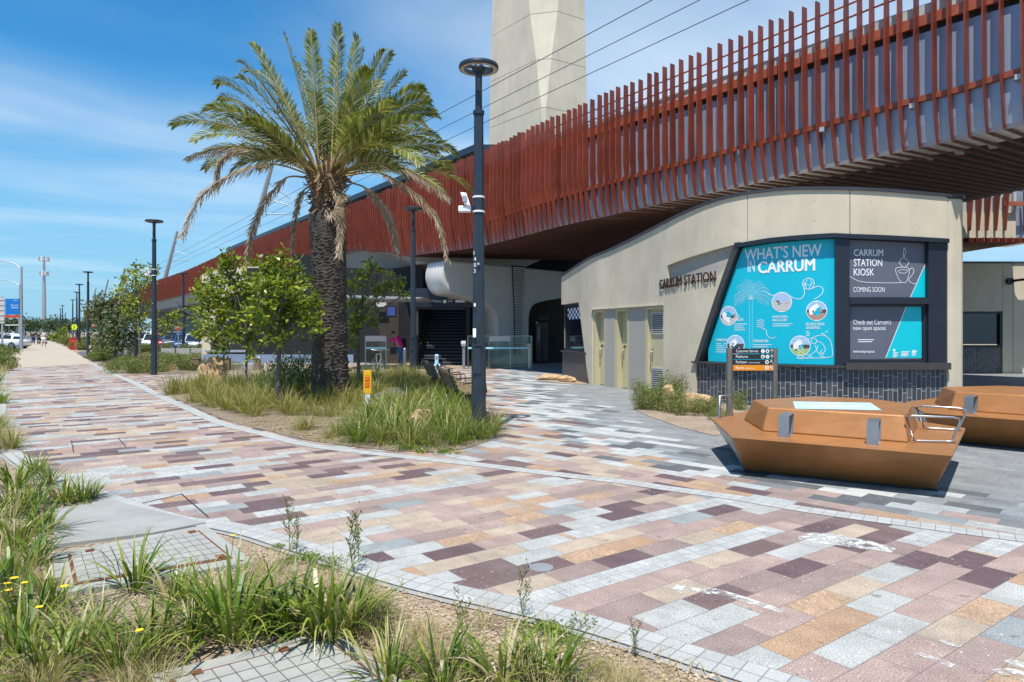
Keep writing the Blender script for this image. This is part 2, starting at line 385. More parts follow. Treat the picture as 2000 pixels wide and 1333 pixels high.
M['steel'] = mat('brushed_steel', (.40, .40, .41), .38, .9, .08, 20)
M['steel2'] = mat('stainless_post', (.33, .30, .27), .32, .9, .1, 12)
M['sticker'] = flat('pale_blue_sticker', (.45, .66, .78), .4)
M['fin'] = mat('oxide_red_blade', (.215, .048, .028), .36, .15, .22, 1.6, .05, 30)
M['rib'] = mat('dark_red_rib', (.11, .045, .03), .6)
M['finrail'] = mat('oxide_red_rail', (.30, .075, .04), .4, .15, .18, 4)
M['cladding'] = mat('blue_grey_cladding', (.29, .325, .41), .36, .35, .10, .8, stain=.2)
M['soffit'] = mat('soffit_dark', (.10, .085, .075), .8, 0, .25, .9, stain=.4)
M['soffitstrip'] = mat('soffit_strip', (.72, .72, .70), .5, 0)
M['mesh'] = mat('guard_mesh', (.42, .42, .40), .6)
M['galv'] = mat('galvanised', (.42, .43, .44), .5, .6)
M['lamp'] = mat('blue_grey_lamp_paint', (.032, .045, .062), .38, .3, .12)
M['lamplens'] = mat('lamp_lens', (.40, .33, .25), .3)
M['camwhite'] = flat('white_plastic', (.72, .73, .73), .35)
M['black'] = flat('black_plastic', (.02, .02, .022), .4)
M['glass'] = glassmat('dark_glass', (.015, .02, .028))
M['clear'] = clearglass('clear_glass')
M['yellow'] = flat('yellow_marker', (.75, .40, .01), .45); M['redmark'] = flat('red_print', (.62, .07, .015), .5)
M['orange'] = flat('orange_sign', (.75, .26, .01), .45)
M['timber'] = mat('weathered_timber', (.20, .14, .085), .7, 0, .3, 14, .2, 60)
M['roadwhite'] = mat('worn_white_paint', (.56, .56, .54), .7, 0, .06, 12)
_t = NT(M['roadwhite'].node_tree); _n = _t.mr(_t.m('ADD', _t.m('MULTIPLY', _t.noise(_t.coord(), 14, 5, .65), .7), _t.m('MULTIPLY', _t.noise(_t.coord(), 90, 3, .6), .3)), .43, .56); _t.l.new(_n, _t.n['Principled BSDF'].inputs['Alpha'])
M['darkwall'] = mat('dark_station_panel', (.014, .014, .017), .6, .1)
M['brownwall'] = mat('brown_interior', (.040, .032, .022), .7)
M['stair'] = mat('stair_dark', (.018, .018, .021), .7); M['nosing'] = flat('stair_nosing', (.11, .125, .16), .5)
M['bluegrey'] = mat('blue_grey_panel', (.20, .26, .36), .45, .1)
M['wire'] = flat('wire', (.06, .06, .065), .6)
M['rock'] = mat('orange_sandstone', (.44, .29, .16), .9, 0, .35, 5, .6, 14, stain=.3)
M['screen'] = emit('screen_blue', (.03, .05, .2), .3)
M['stopred'] = flat('stop_red', (.50, .02, .02), .4); M['signyel'] = flat('sign_yellow', (.65, .75, .02), .4)
M['signblue'] = flat('sign_blue', (.01, .16, .50), .4); M['signred'] = flat('sign_orange_red', (.55, .06, .01), .4)
M['redbox'] = flat('red_box', (.42, .04, .025), .5)
M['tyre'] = flat('tyre', (.02, .02, .02), .8); M['rim'] = mat('rim', (.25, .25, .26), .35, .8)
M['skin'] = flat('skin', (.45, .26, .18), .6); M['hair'] = flat('hair', (.05, .03, .02), .6); M['magenta'] = flat('magenta_cloth', (.52, .01, .20), .8)
M['denim'] = flat('denim', (.03, .10, .22), .85); M['clothw'] = flat('white_cloth', (.72, .72, .72), .8); M['clothd'] = flat('dark_cloth', (.03, .035, .04), .85)
M['clothb'] = flat('navy_cloth', (.02, .05, .16), .85); M['clothy'] = flat('yellow_cloth', (.6, .4, .03), .85)
M['bark'] = mat('grey_bark', (.13, .115, .10), .9, 0, .35, 12, .5, 40)
M['strap'] = leafmat('strap_leaf', [(0, (.05, .09, .015)), (.25, (.11, .17, .02)), (.45, (.19, .25, .035)), (.60, (.33, .32, .07)), (.74, (.46, .38, .20)), (.88, (.50, .42, .29)), (1, (.27, .18, .10))], .4, .3)
M['strapg'] = leafmat('strap_leaf_green', [(0, (.04, .085, .012)), (.4, (.10, .17, .02)), (.72, (.20, .27, .035)), (.86, (.34, .34, .07)), (1, (.46, .38, .2))], .35, .3)
M['dry'] = leafmat('dry_grass', [(0, (.15, .16, .04)), (.3, (.28, .25, .08)), (.6, (.44, .36, .18)), (.85, (.56, .46, .29)), (1, (.30, .20, .11))], .6, .25, (1.1, 1.05, .8))
M['leaf'] = leafmat('bright_leaf', [(0, (.05, .085, .012)), (.35, (.13, .185, .02)), (.7, (.29, .34, .035)), (1, (.54, .53, .09))], .34, .38)
M['leafd'] = leafmat('grey_green_leaf', [(0, (.05, .075, .03)), (.5, (.12, .15, .065)), (1, (.26, .29, .15))], .5, .25)
M['shrub'] = leafmat('shrub_leaf', [(0, (.06, .09, .02)), (.5, (.15, .19, .05)), (.85, (.27, .28, .09)), (1, (.34, .23, .11))], .55, .25)
M['frond'] = leafmat('palm_leaf', [(0, (.04, .06, .012)), (.3, (.10, .125, .022)), (.6, (.17, .205, .045)), (.84, (.29, .30, .10)), (1, (.52, .46, .28))], .35, .28)
M['deadfrond'] = leafmat('dead_palm_leaf', [(0, (.20, .135, .085)), (.5, (.36, .27, .18)), (1, (.56, .46, .35))], .7, .2, (1, .95, .85))
M['rachis'] = flat('frond_stem', (.26, .20, .07), .5)
M['palmtrunk'] = mat('palm_trunk', (.066, .054, .045), .85, 0, .6, 22, .9, 50)
M['palmtop'] = mat('palm_fibre', (.17, .11, .06), .95, 0, .4, 30, .8, 50)
M['flower'] = flat('yellow_petal', (.75, .55, .01), .6)
M['far'] = leafmat('distant_leaf', [(0, (.025, .05, .02)), (1, (.09, .13, .045))], .7, .15)

# ------------------------------------------------------------------ setting: ground sheets
def sheet(name, pts, z, m, kind='structure'):
    mb = MB(); mb.add([(p[0], p[1], z) for p in pts], [tuple(range(len(pts)))])
    o = bpy.data.objects.new(name, mesh_of(name, mb, m)); COL.objects.link(o)
    bm = bmesh.new(); bm.from_mesh(o.data); bmesh.ops.triangulate(bm, faces=bm.faces, ngon_method='EAR_CLIP')
    for f in bm.faces:
        f.normal_update()
        if f.normal.z < 0: f.normal_flip()
    bm.to_mesh(o.data); bm.free(); o['kind'] = kind; return o
def smooth(pts, n=6):
    out = []
    for i in range(len(pts)-1):
        p0 = pts[max(i-1, 0)]; p1 = pts[i]; p2 = pts[i+1]; p3 = pts[min(i+2, len(pts)-1)]
        for k in range(n):
            t = k/n; out.append(Vector([.5*((2*b)+(-a+c)*t+(2*a-5*b+4*c-d)*t*t+(-a+3*b-3*c+d)*t**3) for a, b, c, d in zip(p0, p1, p2, p3)]))
    out.append(Vector(pts[-1])); return out
def strip(name, path, wd, z, m, side=1):
    """flat ribbon to one side of a path, UV in metres"""
    mb = MB(); vs = []; uv = []; L = 0
    for i, p in enumerate(path):
        a = path[max(i-1, 0)]; b = path[min(i+1, len(path)-1)]; t = Vector((b[0]-a[0], b[1]-a[1], 0)).normalized()
        n = Vector((-t.y, t.x, 0))*side
        if i: L += (Vector(p)-Vector(path[i-1])).length
        vs += [(p[0], p[1], z), (p[0]+n.x*wd, p[1]+n.y*wd, z)]; uv += [(L, 0), (L, wd)]
    mb.add(vs, [(2*i, 2*i+1, 2*i+3, 2*i+2) for i in range(len(path)-1)], uv)
    o = struct(name, mb, m)
    return o
mb = MB(); mb.add([(-1500, -40, -.012), (1500, -40, -.012), (1500, 2500, -.012), (-1500, 2500, -.012)], [(0, 1, 2, 3)]); struct('ground', mb, M['gravel'])
B1 = smooth([E(*p) for p in ((16, 719), (14, 745), (12, 790), (12, 832), (16, 853), (30, 871), (51, 889), (95, 915), (186, 952), (277, 984), (369, 1010), (440, 1018), (518, 1034), (582, 1053), (700, 1087), (789, 1117), (894, 1143), (1027, 1172), (1146, 1200), (1296, 1243), (1376, 1268), (1560, 1324), (1900, 1440), (2400, 1640))], 4)
B2 = smooth([E(*p) for p in ((186, 711), (219, 727), (270, 748), (318, 772), (390, 803), (444, 826), (540, 850), (600, 865), (680, 877), (772, 887), (932, 904), (1116, 926), (1224, 938), (1320, 952), (1440, 968), (1584, 992), (1776, 1018), (2000, 1047), (2500, 1110))], 4)
sheet('path_paving', [(p.x, p.y) for p in B1]+[(p.x, p.y) for p in reversed(B2)], 0.0, M['band'])
plz = [(p.x, p.y) for p in B2] + [(30, 3), (60, 8), (60, 48), (-8, 60), (-30, 62), (-24, 40), (-21.5, 34)]
sheet('plaza_paving', plz, 0.0, M['plaza'])
strip('kerb_strip', B1, .22, .004, M['sett'], -1)
strip('kerb_strip', B2, .22, .004, M['sett'], -1)
# thin dark concrete edge below the near border
strip('kerb_edge', [Vector((p.x, p.y, 0)) for p in B1], .265, -.004, M['greyconc'], -1)
tl = [E(*p) for p in ((16, 719.5), (18, 696), (29, 685), (58, 675), (70, 667), (76, 658), (79, 653))]
tr_ = [E(*p) for p in ((186, 711), (178, 707), (144, 687), (127, 678), (108, 670), (95, 664), (86, 656), (82, 653))]
sheet('tan_path', [(p.x, p.y) for p in tl]+[(p.x, p.y) for p in reversed(tr_)], .004, M['tan'])
sheet('side_path', [E(*p)[:2] for p in ((182, 708), (150, 690), (156, 687), (215, 686), (235, 695), (222, 704))], .008, M['asphalt'])
sheet('car_park', [(-26, 46), (-20, 46), (-15, 52), (-6, 62), (-40, 110), (-90, 160), (-115, 160), (-60, 95)], .004, M['asphalt'])
sheet('road', [E(*p)[:2] for p in ((-700, 704), (-60, 690), (40, 684), (57, 677), (66, 668), (74, 656), (30, 655), (-300, 662))], .004, M['asphalt'])
bedP = [E(*p) for p in ((322, 770), (390, 800), (444, 823), (540, 847), (600, 861), (680, 873), (772, 882), (850, 884), (905, 878), (955, 862), (978, 842), (958, 810), (930, 785), (902, 768), (872, 748), (846, 733), (800, 731), (700, 737), (600, 742), (480, 747), (380, 753))]
sheet('garden_bed', [(p.x, p.y) for p in bedP], .008, M['soil'])
sheet('garden_bed', [E(*p)[:2] for p in ((196, 711), (222, 726), (262, 733), (420, 729), (520, 722), (500, 712), (400, 705), (395, 692), (240, 692), (210, 700))], .008, M['soil'])
sheet('garden_bed', [E(*p)[:2] for p in ((1238, 800), (1246, 785), (1262, 772), (1300, 770), (1345, 782), (1440, 795), (1478, 812), (1440, 845), (1395, 852), (1330, 836), (1270, 815))], .008, M['gravel'])
sheet('garden_bed', [E(*p)[:2] for p in ((1040, 742), (1060, 736), (1098, 734), (1140, 745), (1150, 752), (1100, 750))], .008, M['gravel'])

# ------------------------------------------------------------------ viaduct
class Line:
    def __init__(s, pts, n=24):
        s.p = smooth([Vector((a, b, 0)) for a, b in pts], n); s.c = [0]
        for i in range(1, len(s.p)): s.c.append(s.c[-1]+(s.p[i]-s.p[i-1]).length)
        s.L = s.c[-1]
        s.r = [(q.x/q.y if q.y > .5 else 99) for q in s.p]
    def at(s, d, off=0, z=0):
        d = min(max(d, 0), s.L); lo, hi = 0, len(s.c)-1
        while hi-lo > 1:
            m_ = (lo+hi)//2
            if s.c[m_] <= d: lo = m_
            else: hi = m_
        f = (d-s.c[lo])/max(1e-9, s.c[hi]-s.c[lo]); p = s.p[lo].lerp(s.p[hi], f)
        T = s.tan(lo).lerp(s.tan(hi), f).normalized()
        n = Vector((T.y, -T.x, 0)); q = p+n*off; return Vector((q.x, q.y, z))
    def tan(s, i):
        a = s.p[max(i-1, 0)]; b = s.p[min(i+1, len(s.p)-1)]; return (b-a).normalized()
    def sx(s, px):
        r = (px-CX)/F
        for i in range(len(s.r)-1):
            if s.r[i] <= r <= s.r[i+1]:
                f = (r-s.r[i])/max(1e-12, s.r[i+1]-s.r[i]); return s.c[i]+f*(s.c[i+1]-s.c[i])
        return s.L if r > s.r[0] else 0
    def zy(s, d, py): return HC+(CY-py)/F*s.at(d).y
V = Line([(-158, 252), (-100, 169), (-53.6, 103), (-26, 63.6), (-9.25, 39.75), (-1.5, 28.7), (2.24, 22.9), (5.5, 18.5), (8.85, 13.97), (12.5, 9.8), (16.2, 5.7), (21, 0), (28, -8)])
vs_ = {px: V.sx(px) for px in (165, 300, 450, 556, 617, 690, 740, 800, 930, 1130, 1400, 1860, 2000)}
ZB = sorted([(0, 6.2), (vs_[450], 6.25), (vs_[556], 6.33), (vs_[617], 6.4), (vs_[690], 6.4), (vs_[740], 5.95), (vs_[800], 5.4), (vs_[930], 5.22), (vs_[1130], 5.35), (vs_[1400], 5.45), (vs_[1860], 5.53), (vs_[2000], 5.6), (V.L, 5.8)])
def lerpt(tab, x):
    for (a, b), (c, d) in zip(tab, tab[1:]):
        if x <= c:
            t = min(max((x-a)/max(1e-9, c-a), 0), 1); t = t*t*(3-2*t); return b+(d-b)*t
    return tab[-1][1]
def zb(s): return lerpt(ZB, s)
def ztop(s): return 9.15+.12*math.sin(s*.11+.6)+(.0 if s < vs_[1130] else .15*min(1, (s-vs_[1130])/10))
viad = thing('rail_viaduct', 'elevated rail viaduct clad in oxide-red vertical blades over grey panels', 'viaduct', V.at(vs_[1130]))
def ribbon(mb, s0, s1, n, prof, mi=0):
    """sweep a closed (offset, z(s)) profile along the viaduct line"""
    k = len(prof(s0)); vs = []
    for i in range(n+1):
        s = s0+(s1-s0)*i/n
        for o, z in prof(s): vs.append(V.at(s, o, z))
    fs = [(i*k+j, i*k+(j+1) % k, (i+1)*k+(j+1) % k, (i+1)*k+j) for i in range(n) for j in range(k)]
    fs += [tuple(range(k)), tuple(range(n*k+k-1, n*k-1, -1))]
    mb.add(vs, fs); return mb
S0, S1 = 0, V.L
sx_l = vs_[165]
# cladding panel: near vertical with a curved foot
mb = ribbon(MB(), S0, S1, 260, lambda s: [(0, 7.9), (.02, zb(s)+1.0), (.0, zb(s)+.45), (-.05, zb(s)+.08), (-.10, zb(s)), (-.25, zb(s)+.03), (-.14, zb(s)+.55), (-.1, 7.9)])
obj('cladding_panel', mb, M['cladding'], viad, True)
mb = ribbon(MB(), S0, S1, 200, lambda s: [(-.02, 8.25), (-.02, 8.5), (-.06, 8.5), (-.06, 8.25)])
obj('guard_mesh', mb, M['mesh'], viad, True)
mb = ribbon(MB(), S0, S1, 200, lambda s: [(-.04, 7.86), (-.04, 8.26), (-.09, 8.26), (-.09, 7.86)])
obj('painted_shade_strip', mb, M['darkgap'], viad, True)  # dark strip filling the open gap, its shadow put into the colour
mb = ribbon(MB(), S0, S1, 200, lambda s: [(.10, 8.02), (.10, 8.24), (.0, 8.24), (.0, 8.02)])
obj('upper_band', mb, M['finrail'], viad, True)
mb = ribbon(MB(), vs_[930]+1, S1, 200, lambda s: [(.10, zb(s)+.92), (.10, zb(s)+1.04), (.0, zb(s)+1.04), (.0, zb(s)+.92)])
obj('middle_band', mb, M['finrail'], viad, True)
for hz_ in (.62, .32):
    mb = MB(); mb.tube([V.at(S0+(S1-S0)*i/200, .06, ztop(S0+(S1-S0)*i/200)-hz_) for i in range(201)], .022, 6); obj('rail', mb, M['finrail'], viad, True)
def dkz(s): return zb(s)+.55+.35*min(1, max(0, (s-vs_[1400])/6)) if s > vs_[740] else 6.62
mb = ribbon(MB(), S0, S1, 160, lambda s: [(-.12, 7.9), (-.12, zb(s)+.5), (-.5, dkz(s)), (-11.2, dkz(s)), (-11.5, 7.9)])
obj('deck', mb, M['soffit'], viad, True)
mb = ribbon(MB(), S0, S1, 200, lambda s: [(-.12, zb(s)+.10), (-.12, zb(s)+.14), (-1.7, zb(s)+.22), (-1.7, zb(s)+.18)])
obj('soffit_strip', mb, M['soffitstrip'], viad, True)
mb = ribbon(MB(), S0, vs_[800]-1, 120, lambda s: [(-.55, 6.9), (-.5, zb(s)-.1), (-1.4, 5.2), (-7, 5.0), (-9.4, 6.0), (-9.6, 6.9)])
obj('girder', mb, M['viaconc'], viad, True)
# blades: each one a tapering plate standing off the panel
def finmesh(mb, s, rnd):
    wv = .5+.5*math.sin(s*.23+1.0); b = zb(s); zt = ztop(s)+rnd.uniform(-.05, .05); th = .0155
    prof = []
    for k, (h, o_in, o_out) in enumerate(((0, -.07, .0), (.15, -.05, .06), (.5, -.0, .15), (1.1, .04, .26), (1.5, .05, .30+.02*wv), (2.0, .06, .30), (2.7, .07, .29), (zt-b-.05, .10, .27), (zt-b, .10, .27))):
        prof.append((b-.02+h, o_in, o_out))
    vs = []
    for z, i_, o_ in prof:
        for ds in (-th, th): vs += [V.at(s+ds, i_, z), V.at(s+ds, o_, z)]
    fs = []
    for i in range(len(prof)-1):
        a = i*4; c = a+4
        fs += [(a, a+1, c+1, c), (a+2, c+2, c+3, a+3), (a+1, a+3, c+3, c+1), (a, c, c+2, a+2)]
    n = (len(prof)-1)*4; fs += [(0, 2, 3, 1), (n, n+1, n+3, n+2)]
    mb.add(vs, fs)
def dkz(s): return zb(s)+.55+.35*min(1, max(0, (s-vs_[1400])/6)) if s > vs_[740] else 6.62
def ribmesh(mb, s):
    b = zb(s)
    for (o0, z0, o1, z1) in ((-.1, b-.02, -10.8, dkz(s)-.12),):
        vs = []
        for o_, z_, h_ in ((o0, z0, .05), (o1, z1, .1)):
            for ds in (-.022, .022): vs += [V.at(s+ds, o_, z_), V.at(s+ds, o_, z_+h_)]
        mb.add(vs, [(0, 1, 5, 4), (2, 6, 7, 3), (0, 4, 6, 2), (1, 3, 7, 5), (0, 2, 3, 1), (4, 5, 7, 6)])
rf = random.Random(3); s = vs_[2000]+.9; n_f = 0; rest = MB(); ribs = MB()
while n_f < 100:
    mb = MB(); finmesh(mb, s, rf); obj('fin', mb, M['fin'], viad, True); ribmesh(ribs, s); s -= rf.uniform(.26, .345); n_f += 1
while s > sx_l:
    finmesh(rest, s, rf)
    if s > vs_[800]: ribmesh(ribs, s)
    s -= rf.uniform(.26, .345)*(1 if s > vs_[450] else 2)
s = vs_[2000]+1.25
while s < S1-2: finmesh(rest, s, rf); ribmesh(ribs, s); s += .34
o = obj('far_fins', rest, M['fin'], viad, True); o['kind'] = 'stuff'
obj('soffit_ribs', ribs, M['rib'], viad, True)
mb = MB()
s = vs_[930]
while s < S1-2:
    mb.box(V.at(s, -1.85, zb(s)+.22), (.34, .16, .16), .85); s += .68
obj('soffit_brackets', mb, M['mesh'], viad, True)['kind'] = 'stuff'
mb = MB()
# long purlins under the soffit
mb2 = ribbon(mb, vs_[800], S1-1, 120, lambda s: [(-1.3, zb(s)+.33), (-1.3, zb(s)+.42), (-1.4, zb(s)+.42), (-1.4, zb(s)+.33)])
ribbon(mb, vs_[800], S1-1, 120, lambda s: [(-2.55, zb(s)+.47), (-2.55, zb(s)+.56), (-2.65, zb(s)+.56), (-2.65, zb(s)+.47)])
obj('purlin', mb, M['rib'], viad, True)
# small grey cable brackets on the panel
for px in (1450, 1610, 1785, 1990):
    mb = MB(); s_ = V.sx(px); p = V.at(s_, .06, zb(s_)+.86); mb.box(p, (.22, .1, .1), .9); obj('panel_bracket', mb, M['galv'], viad, True)

# ------------------------------------------------------------------ pier with crosshead
TR = Vector((.819, .574, 0)); DD = Vector((-.574, .819, 0))
P0 = V.at(V.sx(840), -.3)
pier = thing('viaduct_pier', 'T-shaped grey concrete pier with rounded crosshead and louvred slot', 'pier', P0+TR*4.2)
def xsec(u, z): return P0+TR*u+Vector((0, 0, z))
prof = [(0.0, 4.95), (-.15, 4.3), (.0, 3.75), (.35, 3.42), (1.0, 3.28), (2.2, 2.95), (2.75, 2.6), (2.95, 2.2), (2.98, 0), (4.85, 0), (4.88, 2.4), (5.05, 2.85), (5.6, 3.15), (7.6, 3.5), (8.1, 3.75), (8.3, 4.2), (8.2, 4.75), (4.9, 4.85), (3.0, 4.9)]
prof = [(p.x, max(0, p.y)) for p in smooth([Vector((a, b, 0)) for a, b in prof[:8]], 4)[:-1]]+prof[8:10]+[(p.x, max(0, p.y)) for p in smooth([Vector((a, b, 0)) for a, b in prof[10:17]], 4)]+prof[17:]
mb = MB(); mb.loft([xsec(a, b)-DD*.85 for a, b in prof], [xsec(a, b)+DD*.85 for a, b in prof]); o = obj('pier_body', mb, M['viaconc'], pier, True, bevel=.14)
for p in o.data.polygons: p.use_smooth = len(p.vertices) == 4
slot = MB(); louv = MB()
slot.loft([xsec(a, b)-DD*.9 for a, b in ((3.93, .5), (4.37, .5), (4.38, 2.5), (4.52, 4.92), (3.78, 4.92), (3.92, 2.5))], [xsec(a, b)-DD*.84 for a, b in ((3.93, .5), (4.37, .5), (4.38, 2.5), (4.52, 4.92), (3.78, 4.92), (3.92, 2.5))])
obj('slot_panel', slot, M['darkgap'], pier, True)
for i in range(44):
    z = .55+i*.099; ex = max(0, z-2.5)*.056
    louv.bar(xsec(3.95-ex, z)-DD*.93, xsec(4.35+ex, z)-DD*.93, .07, .058)
obj('slot_louvre', louv, M['viaconc'], pier, True)
mb = MB()
for u, z in ((5.25, 4.1), (5.3, 2.1)): mb.box(xsec(u, z)-DD*.9, (.1, .1, .06))
obj('pier_fitting', mb, M['galv'], pier, True)
# plain piers far along the viaduct
pf = None
for px, lab in ((392, 'plain grey viaduct pier rising behind the parked cars'), (330, 'second plain viaduct pier farther along above the car park'), (262, 'far viaduct pier partly hidden by the dark green tree')):
    s_ = V.sx(px); c = V.at(s_, -5)
    t_ = thing('viaduct_pier', lab, 'pier', c, math.atan2(TR.y, TR.x), 'plain viaduct piers beyond the station')
    mb = MB(); mb.loft([(-4.4, -.8, 5.1), (-4.4, .8, 5.1), (4.4, .8, 5.1), (4.4, -.8, 5.1)], [(-1.3, -.8, 3.6), (-1.3, .8, 3.6), (1.3, .8, 3.6), (1.3, -.8, 3.6)]); mb.box((0, 0, 1.8), (2.4, 1.55, 3.6))
    obj('pier_body', mb, M['viaconc'], t_, bevel=.1)

ab = thing('retaining_wall', 'plain grey concrete wall under the viaduct behind the car park', 'wall', V.at(V.sx(330), -10.6))
mb = ribbon(MB(), V.sx(225), V.sx(560), 40, lambda s: [(-10.6, -.02), (-10.6, 6.3), (-11.0, 6.3), (-11.0, -.02)]); obj('wall', mb, M['viaconc'], ab, True)
# ------------------------------------------------------------------ tower
tz = 15.5; tc = Vector((1.95, 42, 0)); tl_ = Vector((-1.53, 46.4, 0)); tr2 = Vector((4.84, 43.85, 0))
tower = thing('concrete_tower', 'tall tapering pale concrete tower rising behind the red viaduct', 'tower', (1.8, 45.5, 0))
tcen = (tl_+tr2)/2+Vector((.1, .8, 0))
def tring(z, cut=1.0):
    k = 1.0-(z-tz)*.0072
    if z < 12: k += (12-z)*.006
    q = [tl_, tc+(tl_-tc)*.16*cut, tc+(tr2-tc)*.22*cut, tr2, tl_+tr2-tc]
    return [tcen+(p-tcen)*k+Vector((0, 0, z)) for p in q]
mb = MB(); zsx = [0, 12, 15.46]
mb.loft(tring(0, .25), tring(12.4, .25)); obj('tower_base', mb, M['cream2'], tower, True)
for za, zb_, ca, cb in ((12.43, 15.47, .25, .25), (15.5, 18.6, .25, .8), (18.63, 21.7, .8, 1.5), (21.73, 24.8, 1.5, 2.0), (24.83, 30, 2.0, 2.2)):
    mb = MB(); mb.loft(tring(za, ca), tring(zb_, cb)); obj('tower_segment', mb, M['cream2'], tower, True)
mb = MB(); mb.loft([Vector((tcen.x+(p.x-tcen.x)*.6, tcen.y+(p.y-tcen.y)*.6, p.z)) for p in tring(12.2, .1)], [Vector((tcen.x+(p.x-tcen.x)*.6, tcen.y+(p.y-tcen.y)*.6, p.z)) for p in tring(29, .1)]); obj('joint_core', mb, M['darkgap'], tower, True)

# ------------------------------------------------------------------ catenary wires and masts, platform roof
def Dline(c, Y, z): return Vector((c-.7007*Y, Y, z))
for c_, z, lab in ((23.5, 12.55, 'lowest overhead wire running above the viaduct'), (23.5, 13.35, 'middle overhead wire running above the viaduct'), (23.5, 14.25, 'topmost overhead wire running above the viaduct')):
    mb = MB(); mb.tube([Dline(c_, Y, z) for Y in (-12, 20, 60, 110, 170, 245)], .016 if z < 14 else .018, 5); tag(obj('overhead_wire', mb, M['wire']), lab, 'wire', 'overhead wires above the viaduct')
mlab = ['bent grey catenary mast above the canopy left of the palm', 'leaning grey catenary mast behind the second lamp post', 'leaning catenary mast far along the viaduct above the dark tree', 'farther leaning catenary mast beside the short distant lamp posts', 'farthest leaning catenary mast near the mobile phone tower']
for Y, lab in zip((65, 107, 168, 205, 245), mlab):
    t_ = thing('catenary_mast', lab, 'mast', Dline(20.5, Y, 6.6), 0, 'catenary masts on the viaduct')
    b = Dline(20.5, Y, 6.6); k = b+Vector((0, 0, 3.0)); tp = k+Vector((2.6, -1.2, 7.6))
    mb = MB(); mb.tube([b+Vector((.4, 0, 0)), k, tp], [.34, .34, .2], 8, smooth=False); obj('mast_pole', mb, M['galv'], t_, True)
    mb = MB()
    for f_, e in ((.42, 12.8), (.62, 13.6), (.80, 14.3)):
        q = k.lerp(tp, f_); mb.tube([q, Vector((23.6-.7007*Y, Y, e-.1))+Vector((1.0, -.6, 0))], .05, 5)
    obj('cantilever_arm', mb, M['galv'], t_, True)
can = thing('platform_canopy', 'dark blue metal platform canopy edge above the red blades', 'canopy', Dline(20.2, 45, 8))
mb = MB()
mb.loft([Dline(20.0, 31, 10.15), Dline(27, 31, 10.15), Dline(27, 31, 9.85), Dline(20.0, 31, 9.85)], [Dline(20.0, 71, 10.3), Dline(27, 71, 10.3), Dline(27, 71, 10.0), Dline(20.0, 71, 10.0)])
obj('canopy_roof', mb, M['lamp'], can, True)
mb = MB()
for Y in range(33, 71, 6): mb.bar(Dline(23, Y, 7.9), Dline(23, Y, 9.95), .2, .2)
obj('canopy_post', mb, M['lamp'], can, True)

# ------------------------------------------------------------------ kiosk building
K = Line([(1.78, 24.7), (2.39, 21.57), (2.85, 20.3), (3.27, 19.2), (3.575, 18.33), (4.1, 16.85), (4.75, 15.75), (5.63, 14.92), (6.3, 14.42), (6.9, 14.17), (7.6, 14.12), (9.1, 14.25)], 16)
kio = thing('station_kiosk', 'cream concrete station kiosk building with teal posters and three pale doors', 'kiosk', K.at(K.sx(1400)))
ks = K.sx
def zt(px, py): return K.zy(ks(px), py)
RT = [(ks(p), K.zy(ks(p), y)) for p, y in ((1097, 541), (1188, 492), (1250, 462), (1303, 435), (1380, 400), (1420, 388), (1460, 380), (1510, 374), (1560, 371), (1610, 371), (1660, 372), (1755, 377), (1851, 385))]
def roof(s):
    for (a, b), (c, d) in zip(RT, RT[1:]):
        if s <= c: return b+(d-b)*max(0, (s-a))/(c-a)
    return RT[-1][1]
def fn(z):
    return z if callable(z) else (lambda s, z=z: z)
def wband(mb, s0, s1, zlo, zhi, o0, o1, n=None, mi=0):
    n = n or max(1, int(abs(s1-s0)/.18)); zl, zh = fn(zlo), fn(zhi); vs = []; uv = []
    for i in range(n+1):
        s = s0+(s1-s0)*i/n
        for o_, z in ((o0, zl(s)), (o1, zl(s)), (o1, zh(s)), (o0, zh(s))): vs.append(K.at(s, o_, z)); uv.append((s, z))
    fs = [(i*4+j, i*4+(j+1) % 4, i*4+4+(j+1) % 4, i*4+4+j) for i in range(n) for j in range(4)]+[(0, 3, 2, 1), (n*4, n*4+1, n*4+2, n*4+3)]
    mb.add(vs, fs, uv, mi); return mb
def lin(pts):
    pts = sorted(pts)
    def f(s):
        if s <= pts[0][0]: return pts[0][1]
        for (a, b), (c, d) in zip(pts, pts[1:]):
            if s <= c: return b+(d-b)*(s-a)/max(1e-9, c-a)
        return pts[-1][1]
    return f
G = .007
sA, sW, sD1, sD1e, sD2, sD2e, sD3, sD3e = [ks(p) for p in (1096.5, 1130, 1157, 1180, 1199, 1225, 1258, 1296)]
sE = ks(1851)
zD = 2.32; zW0 = 2.62
# poster opening: slanted left edge from sill to head
sPl, sPt = ks(1358), ks(1436)
zS, zH = .94, 3.66
edge = lin([(sPl, zS), (sPt, zH)])
def head(s): return lin([(ks(1436), zt(1436, 477)), (ks(1500), zt(1500, 466)), (ks(1550), zt(1550, 461)), (ks(1632), zt(1632, 456)), (ks(1660), zt(1660, 458)), (ks(1851), zt(1851, 467))])(s)
mb = MB()
jn = [ks(1188), ks(1303), ks(1460), ks(1660)]
# band over the window and doors, split at the joints
wband(mb, sA, sD1, lambda s: zW0 if s < sW else zW0, roof, -.3, 0) if False else None
slant = lin([(sW, zW0), (ks(1150), .0)])
wband(mb, sA, sW, zW0, roof, -.3, 0)
wband(mb, sW, sD1, lambda s: max(0.0, zW0*(1-(s-sW)/(ks(1150)-sW))), roof, -.3, 0, 10)
wband(mb, sD1, jn[0]-G, zD, roof, -.3, 0)
wband(mb, jn[0]+G, jn[1]-G, lambda s: zD+(.04 if s > sD3-.1 else 0), roof, -.3, 0) if False else None
wband(mb, jn[0]+G, sD3e, zD, roof, -.3, 0)
wband(mb, sD3e, jn[1]-G, 0, roof, -.3, 0)
